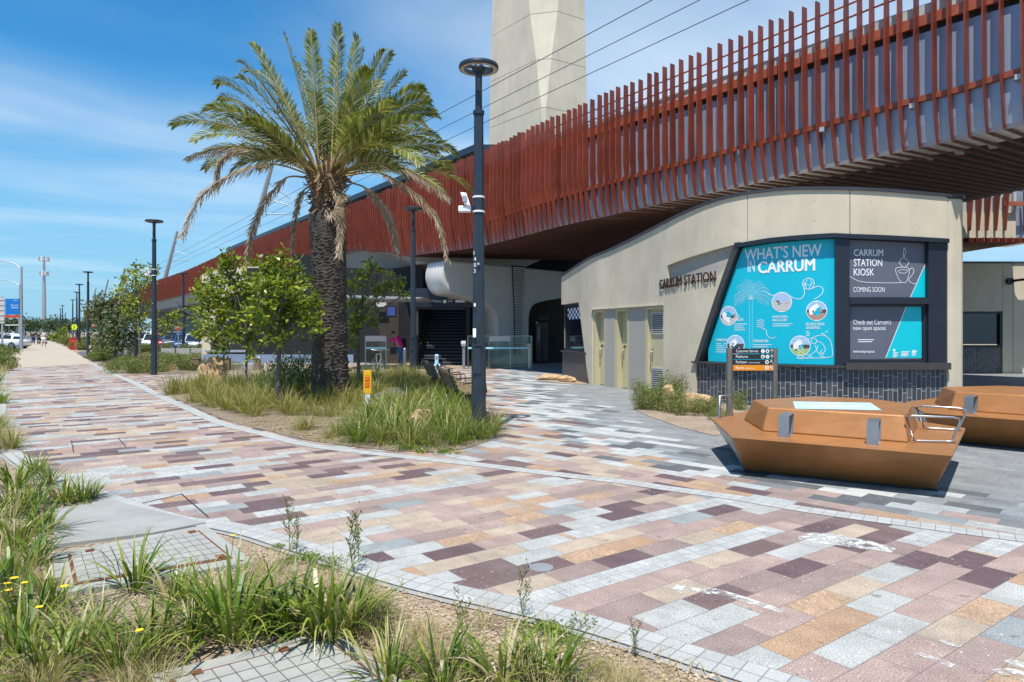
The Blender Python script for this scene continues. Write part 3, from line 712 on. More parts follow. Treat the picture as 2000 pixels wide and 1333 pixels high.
# sign recess region: between jn[1] and poster edge
zr0 = lambda s: lin([(ks(1275), zt(1275, 566)), (ks(1290), zt(1290, 564)), (ks(1400), zt(1400, 541)), (ks(1420), zt(1420, 538))])(s)
zr1 = lambda s: lin([(ks(1275), zt(1275, 526)), (ks(1303), zt(1303, 519)), (ks(1436), zt(1436, 478))])(s)
sR0 = ks(1277)
wband(mb, jn[1]+G, sPl, 0, zr0, -.3, 0)
wband(mb, sPl, ks(1418), lambda s: edge(s), lambda s: max(edge(s)+.005, zr0(s)), -.3, 0)
wband(mb, jn[1]+G, jn[2]-G, lambda s: zr1(s) if s < sPt else head(s), roof, -.3, 0)
wband(mb, jn[2]+G, jn[3]-G, head, roof, -.3, 0)
wband(mb, jn[3]+G, sE, head, roof, -.3, 0)
obj('wall', mb, M['cream'], kio, True)
# the recess left piece starts a little before the joint
mb = MB(); wband(mb, jn[1]-G, ks(1440), lambda s: max(zr0(s)-.05, edge(s)+.02 if s > sPl else 0), lambda s: max(zr1(s)+.05, edge(s)+.03 if s > sPl else 0), -.3, -.10); obj('sign_recess', mb, M['agg'], kio, True)
mb = MB(); wband(mb, sA+.05, sE-.05, 2.7, lambda s: roof(s)-.06, -.45, -.302); obj('joint_backing', mb, M['darkgap'], kio, True)
mb = MB(); wband(mb, sA-.05, sE+.05, roof, lambda s: roof(s)+.06, -.35, .04); obj('roof_cap', mb, M['cap'], kio, True)
mb = MB()
wband(mb, sD1e, sD2, 0, zD, -.3, -.02); wband(mb, sD2e, sD3, 0, zD, -.3, -.04); obj('aggregate_pier', mb, M['agg'], kio, True)
# roof slab and hidden rear of the building
mb = MB(); pts = [K.at(sA+(sE-sA)*i/24, -.2, 0) for i in range(25)]; back = [(9.9, 18.5), (8.5, 21.5), (5.0, 27.5)]
tp = [(p.x, p.y, roof(sA+(sE-sA)*i/24)-.08) for i, p in enumerate(pts)]+[(a, b, 4.3-.6*i) for i, (a, b) in enumerate(back)]
mb.add(tp, [tuple(range(len(tp)))]); ring = [(9.1, 14.4)]+back+[(1.9, 24.8)]
for a, b in zip(ring, ring[1:]): mb.add([(a[0], a[1], 0), (b[0], b[1], 0), (b[0], b[1], 3.6), (a[0], a[1], 3.6)], [(0, 1, 2, 3)])
obj('rear_wall', mb, M['cream'], kio, True)
# rounded right column
mb = MB(); q0 = K.at(sE, 0); ring = []
for a_, b_ in ((0, 0), (.12, -.0), (.32, .05), (.42, .16), (.46, .4), (.5, 2.4), (.1, 2.4)): ring.append((q0.x+a_-.0, q0.y+b_))
mb.prism(ring, 0, roof(sE)-.02); obj('corner_column', mb, M['cream'], kio, True, bevel=.04)
mb = MB(); mb.prism([(q0.x-.03, q0.y-.03), (q0.x+.14, q0.y-.03), (q0.x+.34, q0.y+.02), (q0.x+.45, q0.y+.14), (q0.x+.49, q0.y+.4), (q0.x+.5, q0.y+2.4), (q0.x, q0.y+2.4)], roof(sE)-.015, roof(sE)+.055); obj('column_cap', mb, M['cap'], kio, True)
mb = MB()
for px in (1215, 1275, 1330, 1400, 1500, 1590, 1700, 1790):
    s_ = ks(px)
    for f_ in ((.3, .75) if px > 1420 else (.25, .6)):
        lo_ = head(s_) if px > 1436 else (zr1(s_) if px > 1303 else zD); z_ = lo_+(roof(s_)-lo_)*f_
        mb.add([K.at(s_+.014*math.cos(i*PI/5), .003, z_+.014*math.sin(i*PI/5)) for i in range(10)], [tuple(range(10))])
obj('tie_holes', mb, M['agg'], kio, True)['kind'] = 'stuff'
# doors
for a, b, lv, dep in ((sD1, sD1e, 0, -.2), (sD2, sD2e, 0, -.2), (sD3, sD3e, 1, -.12)):
    mb = MB(); wband(mb, a+.01, a+.13, 0, zD-.01, -.25, -.03); wband(mb, b-.06, b-.01, 0, zD-.01, -.25, -.03); wband(mb, a+.13, b-.06, zD-.09, zD-.01, -.25, -.03)
    d = MB(); wband(d, a+.12, b-.055, .02, zD-.08, dep-.05, dep)
    do = obj('door', d, M['doorcream'], kio, True); obj('door_frame', mb, M['doorcream'], do)
    h = MB(); hs = a+.24
    h.tube([K.at(hs, dep+.0, 1.12), K.at(hs, dep+.07, 1.10), K.at(hs, dep+.07, .86), K.at(hs, dep, .84)], .013, 6); wband(h, hs-.03, hs+.03, .9, 1.2, dep, dep+.012)
    obj('door_handle', h, M['steel'], do)
    if lv:
        w_ = b-a
        for z0, z1 in ((1.62, 2.12), (.16, .66)):
            l = MB(); wband(l, a+.24, b-.2, z0, z1, dep, dep+.012); lo = obj('door_louvre', l, M['louvdark'], do)
            l = MB()
            for i in range(9): z = z0+.03+i*(z1-z0-.06)/8; wband(l, a+.24, b-.2, z-.008, z+.016, dep+.012, dep+.035, 3)
            wband(l, a+.2, a+.24, z0-.03, z1+.03, dep, dep+.03, 2); wband(l, b-.2, b-.16, z0-.03, z1+.03, dep, dep+.03, 2); wband(l, a+.24, b-.2, z0-.04, z0, dep, dep+.03); wband(l, a+.24, b-.2, z1, z1+.04, dep, dep+.03)
            obj('louvre_slats', l, M['louvre'], do)
    else:
        l = MB(); wband(l, a+.22, a+.36, 1.2, 1.24, dep, dep+.01); obj('door_label', l, M['black'], do)
mb = MB(); wband(mb, sD1-.02, sD3e+.02, zD+.001, zD+.03, .0, .05); obj('door_drip', mb, M['cream'], kio, True)
# left window with chequered band, brick plinth
zsl = .98
mb = MB(); wband(mb, sA, ks(1144), zsl, zW0, -.3, -.22); wo = obj('end_window', mb, M['glass'], kio, True)
mb = MB(); wband(mb, sA, ks(1134), zW0-.1, zW0, -.22, -.14); wband(mb, sA, sA+.06, zsl, zW0-.1, -.22, -.14); wband(mb, sA, ks(1143), zsl, zsl+.07, -.22, -.1); obj('window_frame', mb, M['frame'], wo)
ca = MB(); cb = MB(); cw = (ks(1137)-sA-.1)/12
for i in range(12):
    for j in range(4):
        (ca if (i+j) % 2 else cb).add([K.at(sA+.08+cw*i, -.212, 2.08+.1*j), K.at(sA+.08+cw*(i+1), -.212, 2.08+.1*j), K.at(sA+.08+cw*(i+1), -.212, 2.18+.1*j), K.at(sA+.08+cw*i, -.212, 2.18+.1*j)], [(0, 1, 2, 3)], None)
b_ = MB(); b_.v = ca.v+cb.v; b_.f = ca.f+[[i+len(ca.v) for i in f] for f in cb.f]; b_.mi = [0]*len(ca.f)+[1]*len(cb.f); b_.sm = [False]*len(b_.f)
obj('chequer_band', b_, [M['white'], M['clothb']], wo)
mb = MB(); wband(mb, sA+.02, ks(1150), 0, zsl-.06, -.3, -.03); obj('end_plinth', mb, M['brick2'], kio, True)
mb = MB(); wband(mb, sA, ks(1145), zsl-.06, zsl, -.3, .03); obj('end_sill', mb, M['sill'], kio, True)
# front plinth, sills, frames, posters
mb = MB(); wband(mb, ks(1346), sE, 0, lambda s: zS-.04, -.32, -.06); obj('brick_plinth', mb, M['brick'], kio, True)
mb = MB(); wband(mb, ks(1354), ks(1655), zS-.04, zS, -.3, .07); obj('poster_sill', mb, M['sill'], kio, True)
mb = MB(); wband(mb, ks(1650), sE+.03, .86, 1.0, -.12, .10); obj('kiosk_counter', mb, M['sill'], kio, True)
mb = MB(); wband(mb, ks(1372), sE, zS+.01, lambda s: min(head(s)+.02, max(zS+.02, edge(s)+.0)), -.4, -.24); obj('window_backing', mb, M['frame'], kio, True)
mb = MB()
# slanted reveal, head hood and mullions
for i in range(1):
    n = 14; vs = []
    for k_ in range(n+1):
        f = k_/n; s_ = sPl+(sPt-sPl)*f; z_ = zS+(zH-zS)*f
        vs += [K.at(s_-.0, -.24, z_), K.at(s_-.0, .03, z_), K.at(s_+.13, .03, z_), K.at(s_+.13, -.24, z_)]
    mb.add(vs, [(k_*4+j, k_*4+(j+1) % 4, k_*4+4+(j+1) % 4, k_*4+4+j) for k_ in range(n) for j in range(4)]+[(0, 1, 2, 3), (n*4, n*4+3, n*4+2, n*4+1)])
obj('slanted_reveal', mb, M['sill'], kio, True)
mb = MB(); wband(mb, ks(1436), sE+.02, lambda s: head(s)-.09, head, -.24, .05); obj('window_hood', mb, M['frame'], kio, True)
mb = MB(); wband(mb, ks(1632), ks(1660), zS, lambda s: head(s)-.09, -.24, -.02); wband(mb, ks(1815), sE, zS, lambda s: head(s)-.09, -.24, -.02)
wband(mb, ks(1660), ks(1815), zt(1700, 594), zt(1700, 581), -.24, .02); obj('window_mullion', mb, M['frame'], kio, True)
PO = -.13
def pedge(s): return edge(s-.18)
mb = MB(); wband(mb, ks(1376), ks(1632), zS+.01, lambda s: min(head(s)-.10, max(zS+.015, edge(s-.16))), -.24, PO, 40)
po1 = obj('teal_poster', mb, M['teal'], kio, True)
mb = MB(); wband(mb, ks(1658), ks(1816), zt(1700, 581), lambda s: head(s)-.10, -.24, PO); po2 = obj('kiosk_poster', mb, M['slate'], kio, True)
mb = MB(); wband(mb, ks(1660), ks(1812), zt(1700, 703), zt(1700, 597), -.24, PO); po3 = obj('lower_poster', mb, M['slate'], kio, True)
mb = MB(); fz0, fz1 = zt(1700, 706), zt(1700, 594)
wband(mb, ks(1656), ks(1663), fz0-.02, fz1, PO, PO+.05); wband(mb, ks(1809), ks(1815), fz0-.02, fz1, PO, PO+.05); wband(mb, ks(1663), ks(1809), fz0-.06, fz0+.02, PO, PO+.05); wband(mb, ks(1663), ks(1809), fz1-.05, fz1, PO, PO+.05); obj('poster_frame', mb, M['frame'], po3)

# ------------------------------------------------------------------ lettering helpers
_tc = {}
def text_geo(body, bold=0.0, ext=0.0):
    k = (body, bold, ext)
    if k in _tc: return _tc[k]
    cu_ = bpy.data.curves.new('text', 'FONT'); cu_.body = body; cu_.size = 1; cu_.offset = bold; cu_.extrude = ext; cu_.resolution_u = 3
    o = bpy.data.objects.new('text', cu_); COL.objects.link(o); dg = bpy.context.evaluated_depsgraph_get(); dg.update()
    me = o.evaluated_get(dg).to_mesh(); vs = [v.co.copy() for v in me.vertices]; fs = [tuple(p.vertices) for p in me.polygons]
    o.evaluated_get(dg).to_mesh_clear(); bpy.data.objects.remove(o); bpy.data.curves.remove(cu_)
    _tc[k] = (vs, fs); return _tc[k]
def text(mb, body, x0, y0, width=None, height=None, fn=None, bold=0.0, mi=0):
    """place text with its lower left at x0,y0; the box is width by height; fn maps (x,y,z)->world"""
    vs, fs = text_geo(body, 0)
    if not vs: return
    ax = min(v.x for v in vs); bx_ = max(v.x for v in vs); cap = .70
    sy = height/cap if height else (width/(bx_-ax)); sxx = width/(bx_-ax) if width else sy
    mb.add([fn(x0+(v.x-ax)*sxx, y0+v.y*sy) for v in vs], fs, None, mi)
    return sy
def wtext(mb, body, pxa, pxb, pyb, pyt, bold=.0, mi=0, off=PO+.004):
    pm = (pxa+pxb)/2; s0, s1 = ks(pxa), ks(pxb); z0, z1 = K.zy(ks(pm), pyb), K.zy(ks(pm), pyt)
    n = 1 if bold < .005 else 4 if bold < .012 else 8
    for i in range(n):
        q = 2*PI*i/n; r_ = bold*(z1-z0)*1.3 if n > 1 else 0
        text(mb, body, s0, z0, s1-s0, z1-z0, lambda a, b, i=i, q=q, r_=r_: K.at(a+r_*math.cos(q), off+.0006*i, b+r_*math.sin(q)), bold, mi)
def wline(mb, pts, wd=.012, mi=0, off=PO+.004, raw=False):
    """a drawn line on the wall from photo-measured points"""
    q = [(ks(a), K.zy(ks(a), b)) for a, b in pts] if not raw else pts
    q = [tuple(p) for p in smooth([Vector((a, b, 0)) for a, b in q], 5)] if len(q) > 2 else [(a, b, 0) for a, b in q]
    vs = []
    for i, p in enumerate(q):
        a = q[max(i-1, 0)]; b = q[min(i+1, len(q)-1)]; t = Vector((b[0]-a[0], b[1]-a[1], 0))
        if t.length < 1e-9: t = Vector((1, 0, 0))
        t.normalize(); n = Vector((-t.y, t.x, 0))*wd/2
        vs += [K.at(p[0]+n.x, off, p[1]+n.y), K.at(p[0]-n.x, off, p[1]-n.y)]
    mb.add(vs, [(2*i, 2*i+1, 2*i+3, 2*i+2) for i in range(len(q)-1)], None, mi)
def wpoly(mb, pts, mi=0, off=PO+.003):
    mb.add([K.at(ks(a), off, K.zy(ks(a), b)) for a, b in pts], [tuple(range(len(pts)))], None, mi)

# CARRUM STATION letters, standing off the recess
vs, fs = text_geo('CARRUM STATION', .0, .03); ax = min(v.x for v in vs); bx_ = max(v.x for v in vs)
s0, s1 = ks(1290), ks(1399); z0 = lambda s: lin([(ks(1290), zt(1290, 566)), (ks(1399), zt(1399, 550))])(s); hh = .25
mb = MB(); mb.add([K.at(s0+(v.x-ax)*(s1-s0)/(bx_-ax), .03+v.z*.4, z0(s0+(v.x-ax)*(s1-s0)/(bx_-ax))+v.y*hh/.7) for v in vs], fs); obj('station_lettering', mb, M['rustletter'], kio, True)
mb = MB(); wband(mb, s0-.02, s1+.02, lambda s: z0(s)+.05, lambda s: z0(s)+.075, -.1, .0); obj('lettering_rail', mb, M['rustletter'], kio, True)

mb = MB()
wtext(mb, "WHAT'S NEW", 1450, 1604, 503, 480, .010); wtext(mb, 'IN', 1456, 1470, 531, 507, .0); wtext(mb, 'CARRUM', 1477, 1590, 530, 507, .030)
for a, b, c, d, tx in ((1505, 1536, 621, 616.5, 'BASKETBALL'), (1505, 1534, 628, 623, 'HALF-COURT'), (1572, 1610, 636, 630.5, 'EEL RACE ROAD'), (1572, 1601, 643, 638, 'UNDERPASS'), (1429, 1439, 621, 616, 'BETTER'), (1429, 1447, 627, 622, 'CONNECTIONS'), (1392, 1416, 667, 662, 'COMMUNITY SPACES'), (1467, 1497, 669, 664, 'FORESHORE PARK')):
    wtext(mb, tx, a, b, c, d, .008)
for x0, x1, y0, n in ((1505, 1545, 633, 2), (1572, 1618, 648, 3), (1429, 1454, 633, 4), (1392, 1416, 672, 5), (1467, 1503, 674, 2)):
    for i in range(n): wline(mb, [(x0, y0+i*4), (x1-(i*7) % 9, y0+i*4)], .012)
# drawn line that links the pictures, ball, palm, players
wline(mb, [(1487, 568), (1495, 572), (1505, 577), (1515, 573)]); wline(mb, [(1540, 578), (1550, 583), (1562, 583), (1569, 573), (1568, 560), (1571, 552)]); wline(mb, [(1583, 564), (1596, 559), (1606, 562), (1606, 572), (1597, 580), (1589, 584)])
cx_, cz_ = ks(1577), zt(1577, 554)
wline(mb, [(cx_+.12*math.cos(i*PI/9), cz_+.12*math.sin(i*PI/9)) for i in range(19)], .011, raw=True)
for dx_ in (-.05, .05): wline(mb, [(cx_+dx_*.4-.02, cz_-.115), (cx_+dx_*1.2, cz_), (cx_+dx_*.4+.02, cz_+.115)], .009, raw=True)
wline(mb, [(cx_-.115, cz_+.02), (cx_, cz_-.03), (cx_+.115, cz_+.02)], .009, raw=True)
cx_, cz_ = ks(1462), zt(1462, 588); rp = random.Random(5)
for i in range(15):
    a = math.radians(-15+i*15); L = rp.uniform(.38, .5)
    e_ = (cx_+L*math.cos(a)*.95, cz_+.08+L*math.sin(a)*.9-.08*abs(math.cos(a))); m_ = (cx_+L*.55*math.cos(a), cz_+.08+L*.62*math.sin(a)+.05)
    wline(mb, [(cx_, cz_+.02), m_, e_], .008, 1, raw=True)
    for k_ in range(3, 8):
        f = k_/8; px_ = cx_+(e_[0]-cx_)*f; pz_ = cz_+(e_[1]-cz_)*f+.05*math.sin(f*PI)
        for sg in (-1, 1): wline(mb, [(px_, pz_), (px_+.07*math.cos(a+sg*.7), pz_+.07*math.sin(a+sg*.7)-.015)], .006, 1, raw=True)
for dx_ in (-.035, .035): wline(mb, [(cx_+dx_, cz_), (cx_+dx_*.9, cz_-.5), (cx_+dx_*.9, cz_-1.1)], .007, 1, raw=True)
wline(mb, [(1480, 640), (1492, 645), (1494, 655), (1502, 661), (1511, 659)], .010); wline(mb, [(1547, 661), (1565, 667), (1585, 660), (1605, 655), (1622, 665), (1627, 690), (1618, 699), (1552, 700)], .010)
for k_ in range(4): wline(mb, [(1474, 627+k_*4), (1482, 625+k_*4), (1488, 627+k_*4)], .010)
# two crouching players in outline
for pts in (((1587, 672), (1583, 668), (1585, 663), (1590, 662), (1594, 666), (1591, 672), (1587, 672)), ((1594, 667), (1606, 672), (1612, 684), (1606, 694), (1612, 700)), ((1596, 675), (1594, 684), (1584, 692), (1579, 694)), ((1606, 684), (1600, 692), (1607, 701)), ((1591, 675), (1597, 690), (1608, 690)),
            ((1560, 687), (1556, 683), (1560, 678), (1566, 681), (1565, 686), (1560, 687)), ((1560, 688), (1555, 694), (1558, 701), (1566, 701)), ((1564, 688), (1570, 693), (1577, 694)), ((1562, 694), (1570, 700), (1575, 701)), ((1577, 697), (1580, 694), (1584, 697), (1581, 700), (1577, 697))):
    wline(mb, pts, .010)
obj('poster_print', mb, [M['white'], M['paleblue']], po1)
# round pictures
def picdisc(px, py, r, lower, mid, fx=1.0):
    mbp = MB(); cs, cz = ks(px), zt(px, py)
    mbp.add([K.at(cs+r*1.07*fx*math.cos(2*PI*i/40), PO+.003, cz+r*1.07*math.sin(2*PI*i/40)) for i in range(40)], [tuple(range(40))], None, 0)
    for (za, zb2, mi) in ((-.95, -.25, 2), (-.25, .12, 3), (.12, .95, 1)):
        pts = []; 
        for i in range(9): z = za+(zb2-za)*i/8; pts.append((-math.sqrt(max(0, 1-z*z)), z))
        for i in range(8, -1, -1): z = za+(zb2-za)*i/8; pts.append((math.sqrt(max(0, 1-z*z)), z))
        mbp.add([K.at(cs+r*fx*a, PO+.005, cz+r*b) for a, b in pts], [tuple(range(len(pts)))], None, mi)
    rr = random.Random(int(px))
    for i in range(5):
        a = rr.uniform(-.6, .5); b = rr.uniform(-.45, .1); ww = rr.uniform(.1, .35); h_ = rr.uniform(.05, .25)
        mbp.add([K.at(cs+r*fx*(a+u), PO+.007, cz+r*(b+v)) for u, v in ((0, 0), (ww, rr.uniform(-.1, .1)), (ww, h_), (0, h_))], [(0, 1, 2, 3)], None, rr.choice((4, 4, 0, 2)))
    obj('poster_picture', mbp, [M['white'], M['picsky'], lower, mid, M['picdark']], po1, False)
picdisc(1523, 590, .205, M['picgrey'], M['picgrey']); picdisc(1594, 607, .20, M['picred'], M['picdark']); picdisc(1560, 676, .205, M['picgreen'], M['picdark']); picdisc(1417, 617, .21, M['picgrey'], M['picdark'], 1.0); picdisc(1431, 674, .21, M['picdark'], M['picdark'], 1.0)
mb = MB()
for a, b, c, d, tx in ((1672, 1732, 499, 486, 'CARRUM'), (1672, 1730, 519, 505, 'STATION'), (1672, 1714, 537.5, 524, 'KIOSK')): wtext(mb, tx, a, b, c, d, .010)
wtext(mb, 'COMING SOON', 1671, 1735, 570, 560, .0)
wline(mb, [(1659, 541), (1664, 540), (1672, 544), (1690, 550), (1730, 552), (1764, 552), (1770, 551), (1775, 552), (1780, 546), (1783, 524), (1758, 523), (1761, 540), (1768, 551)], .010)
wline(mb, [(1782, 527), (1789, 523), (1793, 527), (1790, 536), (1783, 546), (1790, 553), (1798, 554)], .010); wline(mb, [(1762, 529), (1768, 526), (1778, 527), (1780, 530), (1774, 533), (1765, 532), (1762, 529)], .009)
wline(mb, [(1772, 522), (1764, 511), (1772, 502), (1777, 493), (1774, 483)], .010); wline(mb, [(1776, 521), (1783, 512), (1775, 503), (1772, 495), (1774, 483)], .010)
wpoly(mb, [(1787, 580.5), (1815, 518.5), (1815, 580.5)], 1); wline(mb, [(1786, 580.5), (1814.5, 517)], .014)
obj('poster_print', mb, [M['white'], M['teal2']], po2)
mb = MB()
wtext(mb, "Check out Carrum's", 1671, 1748, 634, 624.5, .004); wtext(mb, 'new open spaces', 1671, 1737, 645, 636.5, .004); wtext(mb, 'levelcrossings.vic.gov.au', 1671, 1715, 689.5, 684.5, .014)
for i in range(2): wline(mb, [(1681, 664+i*4), (1714-i*4, 664+i*4)], .016)
wpoly(mb, [(1738, 700), (1778, 599), (1808, 599), (1808, 700)], 1); wline(mb, [(1737, 700), (1778, 598.5)], .014)
for x0, y0 in ((1752, 690), (1768, 688), (1789, 687)):
    for i in range(4): wline(mb, [(x0, y0+i*2.6), (x0+(10 if x0 != 1768 else 16)-(i*3) % 5, y0+i*2.6)], .018)
wpoly(mb, [(1789, 685), (1797, 685), (1793, 692)], 0, PO+.005); mb.disc((ks(1754), zt(1754, 685)), .03, 10, lambda a, b: K.at(a, PO+.005, b))
obj('poster_print', mb, [M['white'], M['teal2']], po3)

# ------------------------------------------------------------------ second building and footbridge at the right
b2 = thing('station_annex', 'cream rear station building with dark window and brick plinth in shade', 'building', (20, 27, 0))
x0 = 17.6; Yb = 26.8
def box2(mb, xa, xb, ya, yb, za, zb_): return mb.box(((xa+xb)/2, (ya+yb)/2, (za+zb_)/2), (xb-xa, yb-ya, zb_-za))
xw = (1958-1000)/F*Yb
mb = MB(); box2(mb, x0-2.5, xw, Yb, Yb+.3, 2.45, 4.33); box2(mb, xw+.012, (1978-1000)/F*Yb, Yb, Yb+.3, 0, 4.33); box2(mb, (1978-1000)/F*Yb+.02, 30, Yb, Yb+.3, 0, 4.33); box2(mb, x0-2.5, 30, Yb+.3, Yb+6, 4.0, 4.2); obj('wall', mb, M['cream'], b2, True)
mb = MB(); box2(mb, x0-2.6, 30.1, Yb-.05, Yb+.4, 4.335, 4.40); obj('roof_cap', mb, M['cap'], b2, True)
mb = MB(); box2(mb, x0-2.5, xw-.06, Yb+.12, Yb+.2, 1.15, 2.38); wo = obj('window', mb, M['glass'], b2, True)
mb = MB(); box2(mb, xw-.08, xw-.005, Yb+.02, Yb+.2, 1.05, 2.44); box2(mb, x0-2.5, xw-.08, Yb+.02, Yb+.2, 2.36, 2.44); box2(mb, x0-2.5, xw-.08, Yb-.02, Yb+.2, 1.03, 1.12); obj('window_frame', mb, M['frame'], wo)
mb = MB(); mb.add([(x0-2.5, Yb+.06, 0), (xw-.005, Yb+.06, 0), (xw-.005, Yb+.06, 1.03), (x0-2.5, Yb+.06, 1.03)], [(0, 1, 2, 3)], [(0, 0), (5, 0), (5, 1.03), (0, 1.03)]); obj('brick_plinth', mb, M['brick'], b2, True)
mb = MB(); lx = (1970-1000)/F*Yb; mb.tube([(lx, Yb-.0, 3.62), (lx, Yb-.14, 3.62)], .13, 14); mb.tube([(lx, Yb-.1, 3.62), (lx+.25, Yb-.35, 3.66), (lx+.42, Yb-.45, 3.66)], .05, 8); obj('wall_light', mb, M['black'], b2, True)
fb = thing('footbridge', 'sunlit cream footbridge end with red blades beyond the kiosk column', 'footbridge', (17, 24, 4.8))
Yf = 24.6
def fx(px): return (px-1000)/F*Yf
def fz(py): return HC+(CY-py)/F*Yf
mb = MB(); box2(mb, fx(1840), fx(1984), Yf, Yf+2, fz(465), fz(416)); obj('side_panel', mb, M['cream'], fb, True)
mb = MB(); box2(mb, fx(1840), fx(1976), Yf+.05, Yf+.2, fz(415.5), fz(376)); box2(mb, fx(1976), fx(1981), Yf-.1, Yf+.2, fz(415.5), fz(372)); obj('parapet', mb, M['mesh'], fb, True)
mb = MB(); box2(mb, fx(1955), fx(2060), Yf-.22, Yf-.14, fz(404), fz(396)); obj('middle_band', mb, M['finrail'], fb, True)
mb = MB(); box2(mb, fx(1990), fx(2120), Yf+.2, Yf+.4, fz(470), fz(350)); obj('cladding_panel', mb, M['cladding'], fb, True)
for px in (1888, 1905, 1922, 1939, 1957, 1996, 2015):
    mb = MB(); a = fx(px)
    mb.loft([(a, Yf-.35, fz(372)), (a+.05, Yf-.35, fz(372)), (a+.05, Yf-.05, fz(372)), (a, Yf-.05, fz(372))], [(a, Yf-.16, fz(452)), (a+.05, Yf-.16, fz(452)), (a+.05, Yf-.06, fz(452)), (a, Yf-.06, fz(452))]); obj('fin', mb, M['fin'], fb, True)
mb = MB()
for i in range(12): a = fx(1845+i*14); mb.bar((a, Yf-.2, fz(470)), (a-.6, Yf+2.5, fz(474)), .05, .16)
box2(mb, fx(1830), fx(2060), Yf, Yf+2.4, fz(467), fz(465)-.01); obj('soffit_ribs', mb, M['fin'], fb, True)

# ------------------------------------------------------------------ station entrance under the viaduct
def fX(px, Y): return (px-CX)/F*Y
def fZ(py, Y): return HC+(CY-py)/F*Y
ent = thing('station_entrance', 'dark station entrance with stairs up to the platforms and lit sign', 'station entrance', (-4, 34, 0))
Ye = 33.2
mb = MB()
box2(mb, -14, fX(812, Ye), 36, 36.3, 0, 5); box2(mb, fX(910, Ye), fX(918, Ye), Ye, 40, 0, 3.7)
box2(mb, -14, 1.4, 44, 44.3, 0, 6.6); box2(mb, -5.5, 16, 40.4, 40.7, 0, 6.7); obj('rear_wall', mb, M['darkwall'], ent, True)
mb = MB(); box2(mb, fX(800, Ye), fX(920, Ye), Ye-.1, Ye+.2, 2.82, 3.75); so = obj('sign_header', mb, M['frame'], ent, True)
mb = MB(); fnS = lambda a, b: Vector((a, Ye-.106, b))
text(mb, 'Platforms', fX(845, Ye), fZ(591, Ye), fX(862, Ye)-fX(845, Ye), .12, fnS, .012)
text(mb, 'Waiting Room', fX(875, Ye), fZ(585, Ye), fX(893, Ye)-fX(875, Ye), .10, fnS, .014); text(mb, 'Toilets', fX(875, Ye), fZ(590.5, Ye), fX(884, Ye)-fX(875, Ye), .10, fnS, .014)
for px, py in ((869, 589.5), (901, 583.5), (906, 583.5), (892, 589), (897, 589), (902, 589), (906, 589)): mb.disc((fX(px, Ye), fZ(py, Ye)), .065 if px > 870 else .085, 12, fnS)
obj('sign_lettering', mb, M['white'], so)
mb = MB(); nz = MB()
for i in range(20):
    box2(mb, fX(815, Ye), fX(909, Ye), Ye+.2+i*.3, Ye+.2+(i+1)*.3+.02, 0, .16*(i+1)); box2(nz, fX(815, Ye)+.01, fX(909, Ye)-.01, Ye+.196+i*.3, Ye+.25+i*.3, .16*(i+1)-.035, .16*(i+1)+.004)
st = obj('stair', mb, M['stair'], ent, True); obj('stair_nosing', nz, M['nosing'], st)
mb = MB(); box2(mb, fX(812, Ye), fX(817, Ye), Ye, Ye+6, 0, 2.8); mb.tube([(fX(820, Ye), Ye+.2, 1.0), (fX(820, Ye), Ye+5, 3.7)], .03, 6); box2(mb, fX(812, Ye), fX(908, Ye), Ye-.02, Ye+.0, 2.74, 2.79); obj('stair_side', mb, M['sill'], ent, True)
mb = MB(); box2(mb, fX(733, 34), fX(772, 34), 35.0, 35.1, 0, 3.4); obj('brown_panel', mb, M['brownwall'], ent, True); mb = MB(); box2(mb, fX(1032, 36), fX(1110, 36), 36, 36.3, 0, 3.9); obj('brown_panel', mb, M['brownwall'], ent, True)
mb = MB(); a = 35.8
box2(mb, fX(1047, a), fX(1058, a), a, a+.1, .1, 2.1); box2(mb, fX(1060, a), fX(1071, a), a, a+.1, .1, 2.1); do = obj('lift_door', mb, M['sill'], ent, True)
mb = MB(); box2(mb, fX(1050, a), fX(1055, a), a-.02, a, .95, 1.9); box2(mb, fX(1062.5, a), fX(1068, a), a-.02, a, .95, 1.9); obj('door_pane', mb, M['glass'], do)
mb = MB(); box2(mb, fX(1052, a), fX(1075, a), a-.06, a-.01, 2.25, 2.5); obj('lift_sign', mb, M['black'], ent, True)
mb = MB(); box2(mb, fX(1086, a), fX(1102, a), a-.12, a-.01, .9, 1.45); obj('wall_box', mb, M['black'], ent, True)
mb = MB(); box2(mb, fX(754, 33), fX(774, 33), 33, 33.12, fZ(620, 33), fZ(597, 33)); sc_ = obj('departure_screen', mb, M['black'], ent, True)
mb = MB(); box2(mb, fX(757, 33), fX(772, 33), 32.97, 33, fZ(617, 33), fZ(600, 33)); so2 = obj('screen_face', mb, M['screen'], sc_)
mb = MB(); c_ = 28.5
mb.loft([(fX(640, c_), c_, 3.02), (fX(640, c_), c_+4, 3.02), (fX(640, c_), c_+4, 3.2), (fX(640, c_), c_, 3.2)], [(fX(815, c_), c_, 3.02), (fX(826, c_), c_+4, 3.05), (fX(826, c_), c_+4, 3.12), (fX(826, c_), c_, 3.08)])
obj('entry_canopy', mb, M['galv'], ent, True)
mb = MB(); mb.box((fX(740, 34), 34.7, fZ(592, 34)), (.5, .1, .35)); obj('notice_panel', mb, M['picgrey'], ent, True)

